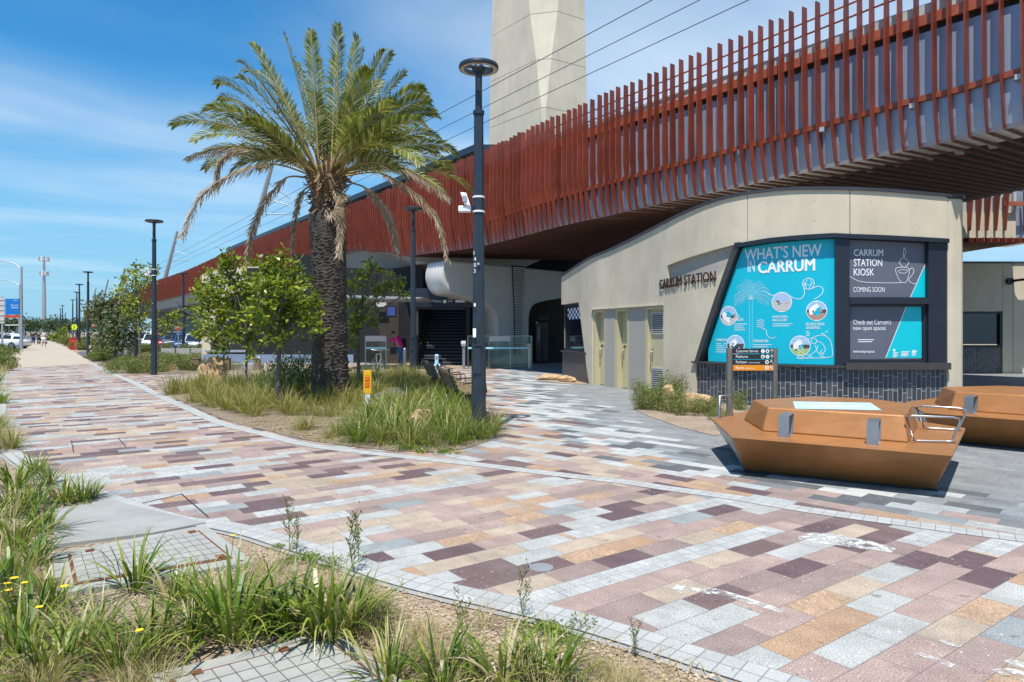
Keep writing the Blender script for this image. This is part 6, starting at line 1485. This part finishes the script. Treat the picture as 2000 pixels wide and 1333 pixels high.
# verges beside the tan path
ver = []
for i in range(3):
    def mk(mb): leafy(mb, 2200, (1.0, 1.0, .7), .16, rs, 14)
    ver.append(proto('verge_shrub', 'low shrub in the planted verge beside the tan path', 'shrub', 'low shrubs beside the tan path', mk, M['shrub']))
for a, b, k in ((200, 700, .9), (215, 694, .8), (192, 706, .6), (165, 684, 1.0), (180, 683, 1.0), (148, 683, .9), (200, 682, 1.0), (220, 680, 1.0), (140, 676, 1.0), (125, 672, 1.0), (115, 668, 1.2), (105, 664, 1.2), (240, 682, .9), (300, 688, .8), (280, 692, .8), (8, 694, .75), (-14, 692, .9), (22, 690, .5), (0, 706, .7), (-15, 715, .9), (0, 725, .6), (155, 674, 1.1), (170, 671, 1.1), (330, 690, .8), (365, 694, .8), (395, 694, .8), (95, 660, 1.2)): place(ver[R.randrange(3)], E(a, b), k)
for i in range(40):
    a, b = rs.uniform(215, 400), rs.uniform(684, 700); place(rs.choice(oliv), E(a, b), rs.uniform(.5, .8), None, 'olive grass tuft behind the second lamp post', 'olive grass tufts behind the second lamp post')

# ------------------------------------------------------------------ people
def person(label, loc, rz, J, Ed, cloth, sc=1.0, hairm=None):
    """J: joint -> (x,y,z,r); one skinned body; clothing pieces are skinned over the same joints"""
    t_ = thing('person', label, 'person', loc, rz)
    def skinned(name, js, ed, grow, m_, root):
        idx = {k: i for i, k in enumerate(js)}; me = bpy.data.meshes.new(name); me.from_pydata([tuple(Vector(J[k][:3])*sc) for k in js], [(idx[a], idx[b]) for a, b in ed if a in idx and b in idx], [])
        me.materials.append(m_); o = bpy.data.objects.new(name, me); COL.objects.link(o); o.parent = t_
        md = o.modifiers.new('skin', 'SKIN'); md.use_smooth_shade = True
        for k, i in idx.items():
            r = (J[k][3]+grow)*sc; o.data.skin_vertices[0].data[i].radius = (r, r*(1.0))
            o.data.skin_vertices[0].data[i].use_root = (k == root)
        s_ = o.modifiers.new('sub', 'SUBSURF'); s_.levels = 1; s_.render_levels = 2; return o
    skinned('body', list(J), Ed, 0, M['skin'], 'pelvis')
    for nm, js, grow, m_, root in cloth: skinned(nm, js, Ed and grow and js and list(js) or js, grow, m_, root) if False else skinned(nm, js, [e for e in Ed if e[0] in js and e[1] in js], grow, m_, root)
    h = Vector(J['head'][:3])*sc; r = J['head'][3]*sc
    mb = MB(); mb.lathe([(0, 1.12*r), (.6*r, .95*r), (.98*r, .45*r), (1.03*r, -.1*r), (.8*r, -.5*r), (.3*r, -.55*r)], 14, h+Vector((0, .16*r, .12*r))); obj('hair', mb, hairm or M['hair'], t_)
    mb = MB(); mb.lathe([(.0, .35*r), (.14*r, .0), (.2*r, -.25*r), (0, -.3*r)], 8, h+Vector((0, -1.0*r, -.1*r))); mb.box(h+Vector((0, -.93*r, -.5*r)), (.45*r, .1*r, .08*r))
    for sx_ in (-.36, .36): mb.box(h+Vector((sx_*r, -.9*r, .12*r)), (.22*r, .1*r, .1*r)); mb.lathe([(0, .25*r), (.12*r, 0), (0, -.28*r)], 6, h+Vector((sx_*2.7*r, .05*r, 0)))
    obj('face', mb, M['skin'], t_); return t_
EDG = [('pelvis', 'waist'), ('waist', 'chest'), ('chest', 'neck'), ('neck', 'head'), ('head', 'crown'), ('chest', 'sl'), ('sl', 'el'), ('el', 'hl'), ('hl', 'fl'), ('chest', 'sr'), ('sr', 'er'), ('er', 'hr'), ('hr', 'fr'), ('pelvis', 'pl'), ('pl', 'kl'), ('kl', 'al'), ('al', 'tl'), ('pelvis', 'pr'), ('pr', 'kr'), ('kr', 'ar'), ('ar', 'tr')]
def stand(arm_l, arm_r, stride=.12, bend=0):
    return {'pelvis': (0, 0, .92, .13), 'waist': (0, -.03*bend*3, 1.08, .12), 'chest': (0, -.15*bend, 1.30, .135), 'neck': (0, -.26*bend, 1.45, .05), 'head': (0, -.36*bend-.02, 1.56, .092), 'crown': (0, -.38*bend-.01, 1.64, .075),
            'sl': (-.17, -.17*bend, 1.38, .06), 'el': arm_l[0], 'hl': arm_l[1], 'fl': arm_l[2], 'sr': (.17, -.17*bend, 1.38, .06), 'er': arm_r[0], 'hr': arm_r[1], 'fr': arm_r[2],
            'pl': (-.09, 0, .86, .10), 'kl': (-.10, -stride*.5, .48, .065), 'al': (-.10, -stride*.3, .09, .042), 'tl': (-.10, -stride*.3-.14, .04, .035), 'pr': (.09, 0, .86, .10), 'kr': (.10, stride*.2, .48, .065), 'ar': (.10, stride, .09, .042), 'tr': (.10, stride-.14, .04, .035)}
dn = lambda s: ((s*.24, .02, 1.10, .042), (s*.25, -.04, .86, .032), (s*.25, -.06, .76, .03))
rch = lambda s: ((s*.20, -.50, 1.18, .042), (s*.18, -.74, 1.28, .03), (s*.17, -.86, 1.32, .026))
hld = lambda s: ((s*.22, -.25, 1.06, .042), (s*.10, -.44, 1.10, .032), (s*.04, -.50, 1.10, .03))
legs = ['pelvis', 'pl', 'kl', 'al', 'pr', 'kr', 'ar']; torso = ['pelvis', 'waist', 'chest', 'sl', 'sr', 'el', 'er']
per = person('person in magenta top and blue jeans reaching towards the ticket machine', (fX(783, 30.4), 30.4, 0), -PI/2-.25, stand(hld(-1), rch(1), .1, 1.0), EDG, [('shirt', torso, .022, M['magenta'], 'waist'), ('jeans', legs, .014, M['denim'], 'pelvis')], 1.0)
mb = MB()
for s_ in (-.1, .1): mb.box((s_, -.03 if s_ < 0 else .05, .04), (.1, .27, .08))
obj('shoes', mb, M['clothw'], per, bevel=.02)
mb = MB(); mb.box((.16, -.30, .80), (.1, .26, .32)); mb.tube([(.17, -.22, .95), (.19, -.2, 1.4)], .012, 5); tag(obj('shoulder_bag', mb, M['clothd'], None, bevel=.03), 'black shoulder bag hanging from the person in magenta', 'bag')
bag = bpy.data.objects['shoulder_bag']; bag.location = per.location; bag.rotation_euler = per.rotation_euler
shorts = ['pelvis', 'pl', 'pr', 'kl', 'kr']; 
pw = person('person walking away in white shorts and pale top on the tan path', E(86, 678), PI, stand(hld(-1), hld(1), .16), EDG, [('top', ['waist', 'chest', 'sl', 'sr', 'el', 'er'], .02, M['picgrey'], 'waist'), ('shorts', ['pelvis', 'pl', 'pr', 'kl', 'kr'], .045, M['clothw'], 'pelvis')], 1.06)
p2 = person('person in dark top pushing a pram on the tan path', E(76, 673.5), PI, stand(rch(-1), rch(1), .14), EDG, [('top', torso, .02, M['clothd'], 'waist'), ('trousers', legs, .014, M['clothd'], 'pelvis')], 1.05)
p3 = person('person in navy dungarees walking on the tan path', E(64.5, 672.5), PI, stand(dn(-1), dn(1), .2), EDG, [('top', torso, .02, M['clothd'], 'waist'), ('trousers', legs, .03, M['clothb'], 'pelvis')], 1.02)
pc = thing('pram', 'black pram pushed along the tan path', 'pram', E(75, 672)+Vector((-.1, 1.0, 0)))
mb = MB(); mb.loft([(-.22, -.3, .5), (.22, -.3, .5), (.22, .35, .5), (-.22, .35, .5)], [(-.26, -.36, .95), (.26, -.36, .95), (.26, .4, .8), (-.26, .4, .8)]); obj('pram_seat', mb, M['clothd'], pc, bevel=.04)
for sx_ in (-.28, .28):
    for sy in (-.3, .35): mb = MB(); mb.tube([(sx_-.02, sy, .14), (sx_+.02, sy, .14)], .14, 12); obj('wheel', mb, M['tyre'], pc)
mb = MB(); mb.tube([(-.22, .3, .2), (-.22, -.5, 1.05), (.22, -.5, 1.05), (.22, .3, .2)], .015, 6); obj('pram_frame', mb, M['galv'], pc)
tag(obj('shopping_bag', MB().loft([(-.1, -.1, 0), (.1, -.1, 0), (.1, .1, 0), (-.1, .1, 0)], [(-.16, -.1, .5), (.16, -.1, .5), (.16, .1, .5), (-.16, .1, .5)]).tube([(-.1, 0, .5), (0, 0, .7), (.1, 0, .5)], .012, 5), M['clothy']), 'yellow bag beside the person in navy dungarees', 'bag'); bpy.data.objects['shopping_bag'].location = E(61, 672.5)+Vector((0, 0, .25))

# ------------------------------------------------------------------ bicycle
bk = thing('bicycle', 'silver bicycle parked handlebars first between bollard and glass screen', 'bicycle', (fX(738, 24.2), 24.2, 0), PI/2+.48)
for x in (-.52, .52):
    mb = MB(); mb.tube([(x+.335*math.cos(i*PI/14), 0, .34+.335*math.sin(i*PI/14)) for i in range(28)], .02, 6, closed=True); wo = obj('wheel', mb, M['tyre'], bk)
    mb = MB(); mb.tube([(x+.305*math.cos(i*PI/14), 0, .34+.305*math.sin(i*PI/14)) for i in range(28)], .009, 5, closed=True)
    for i in range(14): mb.tube([(x, 0, .34), (x+.3*math.cos(i*PI/7), 0, .34+.3*math.sin(i*PI/7))], .002, 3)
    mb.tube([(x, -.05, .34), (x, .05, .34)], .025, 8); obj('rim', mb, M['steel'], wo)
mb = MB(); bb, sd_, hd, hb = (.03, 0, .30), (.20, 0, .84), (-.36, 0, .86), (-.40, 0, .68)
for a, b, r in ((bb, sd_, .017), (sd_, hd, .017), (bb, hb, .02), (hd, hb, .02), (bb, (.52, 0, .34), .011), (sd_, (.52, 0, .34), .009)): mb.tube([a, b], r, 8)
obj('frame', mb, M['steel'], bk)
mb = MB()
for y in (-.05, .05): mb.tube([hb, (-.42, y, .62), (-.52, y, .34)], .013, 6)
obj('fork', mb, M['steel'], bk)
mb = MB(); mb.tube([hd, (-.38, 0, 1.0)], .015, 8); mb.tube([(-.3, -.33, 1.02), (-.38, -.2, 1.0), (-.40, 0, 1.0), (-.38, .2, 1.0), (-.3, .33, 1.02)], .014, 8); obj('handlebar', mb, M['steel'], bk)
mb = MB(); mb.tube([sd_, (.235, 0, .95)], .013, 8); mb.loft([(.10, -.02, .95), (.12, .02, .95), (.36, .08, .95), (.36, -.08, .95)], [(.10, -.01, .98), (.12, .01, .98), (.37, .08, 1.0), (.37, -.08, 1.0)]); obj('saddle', mb, M['black'], bk)
mb = MB(); mb.tube([(.03, -.06, .30), (.03, .06, .30)], .07, 14); mb.tube([(.03, .08, .30), (.12, .09, .17), (.12, .16, .17)], .012, 6); mb.tube([(.03, -.08, .30), (-.06, -.09, .43), (-.06, -.16, .43)], .012, 6); obj('crank', mb, M['black'], bk)

# ------------------------------------------------------------------ cars
CARM = {}
def paintm(k, c):
    if k not in CARM: CARM[k] = mat('car_paint_'+k, c, .22, .1, .03, 2, spec=.6)
    return CARM[k]
def car(label, loc, rz, paint, suv=False, group=None, cat='car'):
    t_ = thing('parked_car', label, cat, loc, rz, group); k = 1.12 if suv else 1.0
    st = [(-2.15, .42, .72, .70), (-2.0, .24, .86, .82), (-1.45, .20, .92, .88), (-.75, .20, .93, .90), (.6, .20, .94, .90), (1.5, .20, .92, .90), (2.05, .25, .88, .84), (2.2, .45, .74, .72)]
    mb = MB(); rings = []
    for x, zl, zb_, hw in st:
        z1 = zb_*k; rings.append([(x, -hw*.92, zl), (x, -hw, zl+.12), (x, -hw, z1-.16), (x, -hw*.94, z1), (x, hw*.94, z1), (x, hw, z1-.16), (x, hw, zl+.12), (x, hw*.92, zl)])
    vs = [p for r in rings for p in r]; n = 8
    mb.add(vs, [(i*n+j, i*n+(j+1) % n, (i+1)*n+(j+1) % n, (i+1)*n+j) for i in range(len(st)-1) for j in range(n)]+[tuple(range(n-1, -1, -1)), tuple(range(len(vs)-n, len(vs)))], None, 0, True)
    body = obj('body', mb, paint, t_)
    cab = [(-1.0, .92, .92, .78), (-.35, .92, 1.38, .62), (.1, .92, 1.47, .62), (.85, .92, 1.44, .62), (1.75 if suv else 1.55, .92, 1.20 if suv else 1.02, .70), (1.95, .90, .93, .76)]
    def cabmb(a, b, sc, dz):
        mb = MB(); rs_ = []
        for x, z0, z1, hw in cab: z0 *= k; z1 *= k; rs_.append([(x*sc, -.82*sc, z0-.02), (x*sc, -(hw)*sc-.0, max(z0-.015, z1-.07)+dz), (x*sc, -(hw-.12)*sc, max(z0-.01, z1)+dz), (x*sc, (hw-.12)*sc, max(z0-.01, z1)+dz), (x*sc, hw*sc, max(z0-.015, z1-.07)+dz), (x*sc, .82*sc, z0-.02)])
        vs = [p for r in rs_ for p in r]; mb.add(vs, [(i*6+j, i*6+j+1, (i+1)*6+j+1, (i+1)*6+j) for i in range(len(cab)-1) for j in range(5)], None, 0, True); return mb
    obj('window', cabmb(0, 0, 1, 0), M['glass'], t_)
    mb = MB(); r0 = [(-.38, -.56, 1.385*k), (-.38, .56, 1.385*k)]; rp_ = [(-.38, 1.39), (.1, 1.485), (.85, 1.455), (1.6 if suv else 1.3, (1.27 if suv else 1.18))]
    mb.add([(x, s_*.60, z*k) for x, z in rp_ for s_ in (-1, 1)], [(2*i, 2*i+1, 2*i+3, 2*i+2) for i in range(3)]); 
    for s_ in (-1, 1):
        mb.bar((-1.0, s_*.76, .93*k), (-.36, s_*.61, 1.40*k), .07, .05); mb.bar((.42, s_*.83, .94*k), (.45, s_*.63, 1.44*k), .08, .05); mb.bar((1.3, s_*.80, .94*k), (1.45 if suv else 1.25, s_*.63, (1.32 if suv else 1.2)*k), .14, .05)
        mb.bar((-.38, s_*.62, 1.40*k), (.1, s_*.62, 1.475*k), .07, .05); mb.bar((.1, s_*.62, 1.475*k), (1.4, s_*.63, (1.36 if suv else 1.2)*k), .07, .05)
    obj('roof', mb, paint, t_)
    for x in (-1.32, 1.32):
        for s_ in (-1, 1):
            mb = MB(); mb.tube([(x, s_*.68, .32), (x, s_*.905, .32)], .325, 20); w_ = obj('wheel', mb, M['tyre'], t_)
            mb = MB(); mb.tube([(x, s_*.86, .32), (x, s_*.915, .32)], .215, 16); obj('rim', mb, M['rim'], w_)
    for s_ in (-1, 1):
        mb = MB(); mb.box((-2.04, s_*.60, .70*k), (.22, .34, .13)); obj('headlight', mb, M['camwhite'], t_, bevel=.03)
        mb = MB(); mb.box((2.08, s_*.62, .76*k), (.2, .3, .14)); obj('tail_light', mb, M['stopred'], t_, bevel=.03)
        mb = MB(); mb.box((-.72, s_*.95, .98*k), (.12, .2, .12)); obj('wing_mirror', mb, paint, t_, bevel=.03)
    mb = MB(); mb.box((-2.14, 0, .45), (.12, .9, .2)); obj('grille', mb, M['black'], t_, bevel=.02)
    mb = MB(); mb.box((-2.21, 0, .44), (.02, .36, .1)); obj('number_plate', mb, M['camwhite'], t_)
    return t_
cols = {'white': (.72, .73, .74), 'navy': (.02, .035, .09), 'red': (.42, .015, .03), 'grey': (.10, .11, .12), 'silver': (.42, .45, .48), 'blue': (.03, .07, .18)}
lin_ = [(383, 52, 'silver', 0, 'pale silver car nearest the station wing'), (362, 53.5, 'blue', 0, 'dark blue car just left of the pale silver car'), (340, 55, 'grey', 1, 'dark grey car beside the red car'), (319, 57, 'red', 0, 'red car in the middle of the car park row'), (300, 59, 'white', 0, 'white hatchback between the red car and the second lamp post'), (283, 61, 'white', 1, 'white four-wheel drive left of the second lamp post'), (264, 60, 'navy', 0, 'navy car behind the slim green tree'), (248, 63, 'white', 1, 'white van-like car at the left of the car park row')]
for px, Y, c, suv, lab in lin_: car(lab, (fX(px, Y), Y, 0), math.radians(118)+R.uniform(-.05, .05), paintm(c, cols[c]), suv, 'cars in the car park')
wc = car('white electric hatchback crossing beside the tan path', (fX(26, 66)-.85, 66, 0), 0.0, paintm('white', cols['white']), False)
wc['label'] = 'white sloping-backed car at the left edge behind low shrubs'
bpy.context.view_layer.update()

# ------------------------------------------------------------------ far things along the path
t_ = thing('phone_tower', 'grey mobile phone tower with antenna panels beyond the path', 'phone tower', A(86, 648, 330)*1.0-Vector((0, 0, 1.65)))
mb = MB(); mb.tube([(0, 0, 0), (0, 0, 18), (0, 0, 38)], [1.05, .85, .45], 12); obj('mast', mb, M['galv'], t_)
for zc, r_ in ((36.5, 2.0), (29.5, 1.5)):
    mb = MB(); mb.tube([(r_*math.cos(i*PI/6), r_*math.sin(i*PI/6), zc-.6) for i in range(12)], .12, 5, closed=True); mb.tube([(r_*math.cos(i*PI/6), r_*math.sin(i*PI/6), zc+.8) for i in range(12)], .1, 5, closed=True)
    for i in range(6): mb.tube([(0, 0, zc-.6), (r_*math.cos(i*PI/3), r_*math.sin(i*PI/3), zc-.6)], .1, 5)
    obj('antenna_ring', mb, M['galv'], t_)
    for i in range(9): a = i*2*PI/9; mb = MB(); mb.box(((r_+.3)*math.cos(a), (r_+.3)*math.sin(a), zc+.2), (.4, .5, 2.4 if i % 2 else 1.8), a); obj('antenna', mb, M['camwhite' if i % 3 else 'galv'], t_)
for px, py, Y, lab in ((42, 521, 62, 'tall road light on grey pole at the left'), (38.5, 556, 85, 'second road light farther along the road')):
    t_ = thing('road_light', lab, 'road light', (fX(px, Y), Y, 0), 0, 'curved road lights'); h = fZ(py, Y)
    mb = MB(); mb.tube([(0, 0, 0), (0, 0, h)], [.13, .08], 10); mb.tube([(0, 0, h-.2), (-.6, 0, h+.25), (-1.7, 0, h+.5), (-2.6, 0, h+.55)], .045, 6); obj('pole', mb, M['galv'], t_)
    mb = MB(); mb.box((-2.9, 0, h+.56), (.7, .25, .12)); obj('luminaire', mb, M['galv'], t_, bevel=.03)
Y = 58; t_ = thing('bus_stop_sign', 'blue and red hanging sign on a grey pole at the left', 'sign', (fX(8, Y), Y, 0))
mb = MB(); mb.tube([(-.18, 0, 0), (-.18, 0, fZ(580, Y))], .06, 8); obj('post', mb, M['galv'], t_)
xa, xb = fX(11, Y)-fX(8, Y), fX(38, Y)-fX(8, Y)
mb = MB(); mb.box(((xa+xb)/2, 0, (fZ(584, Y)+fZ(615, Y))/2), (xb-xa, .08, fZ(584, Y)-fZ(615, Y))); pn = obj('sign_panel', mb, M['signblue'], t_)
mb = MB(); mb.box(((xa+xb)/2, 0, (fZ(616, Y)+fZ(621, Y))/2), (xb-xa, .08, fZ(616, Y)-fZ(621, Y))); obj('red_panel', mb, M['signred'], t_)
mb = MB(); f_ = lambda a, b: Vector((a, -.045, b)); text(mb, 'Carrum', fX(22, Y)-fX(8, Y), fZ(598, Y), .62, .14, f_, .01); text(mb, 'Station', fX(23, Y)-fX(8, Y), fZ(602.5, Y), .58, .14, f_, .01); text(mb, 'PTV', fX(27.5, Y)-fX(8, Y), fZ(588.5, Y), .34, .09, f_, .02); obj('sign_lettering', mb, M['white'], pn)
t_ = thing('back_of_sign', 'tall grey sign seen from the back at the left edge', 'sign', (fX(3, 56), 56, 0))
mb = MB(); 
for x in (-.35, .1): mb.tube([(x, 0, 0), (x, 0, fZ(582, 56))], .05, 8)
obj('post', mb, M['galv'], t_); mb = MB(); mb.box((-.15, -.08, (fZ(582, 56)+fZ(632, 56))/2), (.9, .04, fZ(582, 56)-fZ(632, 56)))
for i in range(5): mb.box((-.15, -.12, fZ(586+i*10, 56)), (.9, .04, .05))
obj('sign_panel', mb, M['picgrey'], t_)
def stopsign(px, py, Y, r_, label):
    t_ = thing('stop_sign', label, 'road sign', (fX(px, Y), Y, 0), 0, 'STOP signs'); z = fZ(py, Y)
    mb = MB(); mb.tube([(0, .03, 0), (0, .03, z+.2)], .035, 8); obj('post', mb, M['galv'], t_)
    for rr_, off, m_, nm in ((r_, 0, 'white', 'sign_edge'), (r_*.92, -.012, 'stopred', 'sign_face')):
        mb = MB(); pts = [(rr_*math.cos(PI/8+i*PI/4), rr_*math.sin(PI/8+i*PI/4)) for i in range(8)]; mb.loft([(a, off, z+b) for a, b in pts], [(a, off-.012, z+b) for a, b in pts]); o = obj(nm, mb, M[m_], t_)
    mb = MB(); text(mb, 'STOP', -r_*.68, z-r_*.24, r_*1.36, r_*.5, lambda a, b: Vector((a, -.027, b)), .02); obj('sign_lettering', mb, M['white'], o)
stopsign(348, 640, 46, .24, 'red STOP sign in front of the car park'); stopsign(184, 637, 75, .27, 'farther red STOP sign behind the dark grey-green tree')
Y = 63; t_ = thing('pedestrian_sign', 'fluorescent yellow round pedestrian crossing sign above a red box', 'road sign', (fX(145.5, Y), Y, 0)); z = fZ(639.5, Y)
mb = MB(); mb.tube([(-.22, .02, 0), (-.22, .02, z+.3)], .035, 8); obj('post', mb, M['galv'], t_)
mb = MB(); pts = [(.27*math.cos(i*PI/12), .27*math.sin(i*PI/12)) for i in range(24)]; mb.loft([(a, 0, z+b) for a, b in pts], [(a, -.015, z+b) for a, b in pts]); pn = obj('sign_face', mb, M['signyel'], t_)
mb = MB(); mb.lathe([(0, .04), (.035, 0), (0, -.04)], 8, (0, -.02, z+.13)); mb.bar((0, -.022, z+.09), (-.01, -.022, z-.03), .05, .01); mb.bar((-.01, -.022, z-.03), (-.09, -.022, z-.18), .035, .01); mb.bar((-.01, -.022, z-.03), (.08, -.022, z-.18), .035, .01); mb.bar((0, -.022, z+.07), (.08, -.022, z-.01), .025, .01); mb.bar((0, -.022, z+.07), (-.08, -.022, z+.0), .025, .01); obj('walker_symbol', mb, M['black'], pn)
t_ = thing('service_cabinet', 'bright red metal service cabinet under the pedestrian sign', 'cabinet', (fX(141, 62), 62.3, 0), .2)
mb = MB(); mb.box((0, 0, .52), (.7, .5, 1.04)); obj('cabinet_body', mb, M['redbox'], t_, bevel=.03); mb = MB(); mb.box((0, 0, 1.06), (.76, .56, .05)); obj('cabinet_lid', mb, M['redbox'], t_); mb = MB(); mb.box((.2, -.26, .6), (.04, .03, .16)); obj('cabinet_handle', mb, M['galv'], t_)
t_ = thing('utility_box', 'low grey concrete utility box under the dark tree', 'box', (fX(241, 38), 38, 0), .2); mb = MB(); mb.box((0, 0, .42), (.75, .6, .84)); obj('box_body', mb, M['pit'], t_, bevel=.03); mb = MB(); mb.box((0, 0, .87), (.82, .66, .06)); obj('box_lid', mb, M['greyconc'], t_)
t_ = thing('bus_shelter', 'small pale bus shelter behind the white car', 'bus shelter', (fX(30, 110), 110, 0))
mb = MB(); mb.box((0, 0, 2.7), (2.2, 1.6, .14)); obj('roof', mb, M['camwhite'], t_)
for x in (-1.0, 1.0): mb = MB(); mb.box((x, 0, 1.32), (.1, .1, 2.6)); obj('post', mb, M['galv'], t_)
mb = MB(); mb.box((.3, .7, 1.3), (1.4, .05, 2.2)); obj('rear_panel', mb, M['picgrey'], t_)
# distant trees along the horizon: each one its own crown and trunk
def fartree(loc, h, w_, label, seed):
    rnd = random.Random(seed); t_ = thing('distant_tree', label, 'tree', loc, 0, 'distant trees on the horizon'); mb = MB()
    for i in range(420):
        u = Vector((rnd.gauss(0, .42), rnd.gauss(0, .42), rnd.gauss(0, .36))); p = Vector((u.x*w_, u.y*w_, h*.62+u.z*h*.5))
        leafquad(mb, p, Vector((rnd.gauss(0, 1), rnd.gauss(0, 1), rnd.gauss(0, 1))).normalized()*w_*.22, w_*.07, rnd)
    obj('crown', mb, M['far'], t_, fix=False); mb = MB(); mb.tube([(0, 0, 0), (0, 0, h*.6)], [.25, .12], 6); obj('trunk', mb, M['bark'], t_); return t_
ft = [fartree((0, 0, 0), 8, 5, 'distant dark green tree on the horizon', s_) for s_ in (1, 2, 3)]
fpos = [(-40, 260, 1.1), (-10, 240, .9), (12, 200, .7), (50, 300, 1.0), (60, 230, .7), (70, 320, .9), (95, 300, .9), (104, 250, .8), (118, 320, 1.0), (130, 280, .8), (140, 340, 1.0), (152, 260, .7), (30, 330, 1.0), (-25, 190, .9), (86, 340, .8), (165, 300, .9), (0, 320, 1.1), (20, 280, .9), (112, 350, 1.0), (126, 350, .9), (135, 240, .6), (-70, 260, 1.2), (-110, 240, 1.1), (-160, 220, 1.1), (178, 280, .9)]
for i, (px, Y, k) in enumerate(fpos):
    loc = (fX(px, Y), Y, 0)
    if i < 3: ft[i].location = loc; ft[i].scale = (k,)*3
    else: dup(ft[i % 3], loc, R.uniform(0, 6), None, k)
# kiosk side: nothing else; distant low buildings close the view under the viaduct at the right
for lab, x, y, dims, m_ in (('long cream building wall far behind the kiosk under the viaduct', 34, 62, (50, 8, 4.2), 'cream'),):
    t_ = thing('distant_building', lab, 'building', (x, y, 0)); mb = MB(); mb.box((0, 0, dims[2]/2), dims); obj('wall', mb, M[m_], t_); mb = MB(); mb.box((0, 0, dims[2]+.1), (dims[0]+.4, dims[1]+.4, .2)); obj('roof', mb, M['cap'], t_)
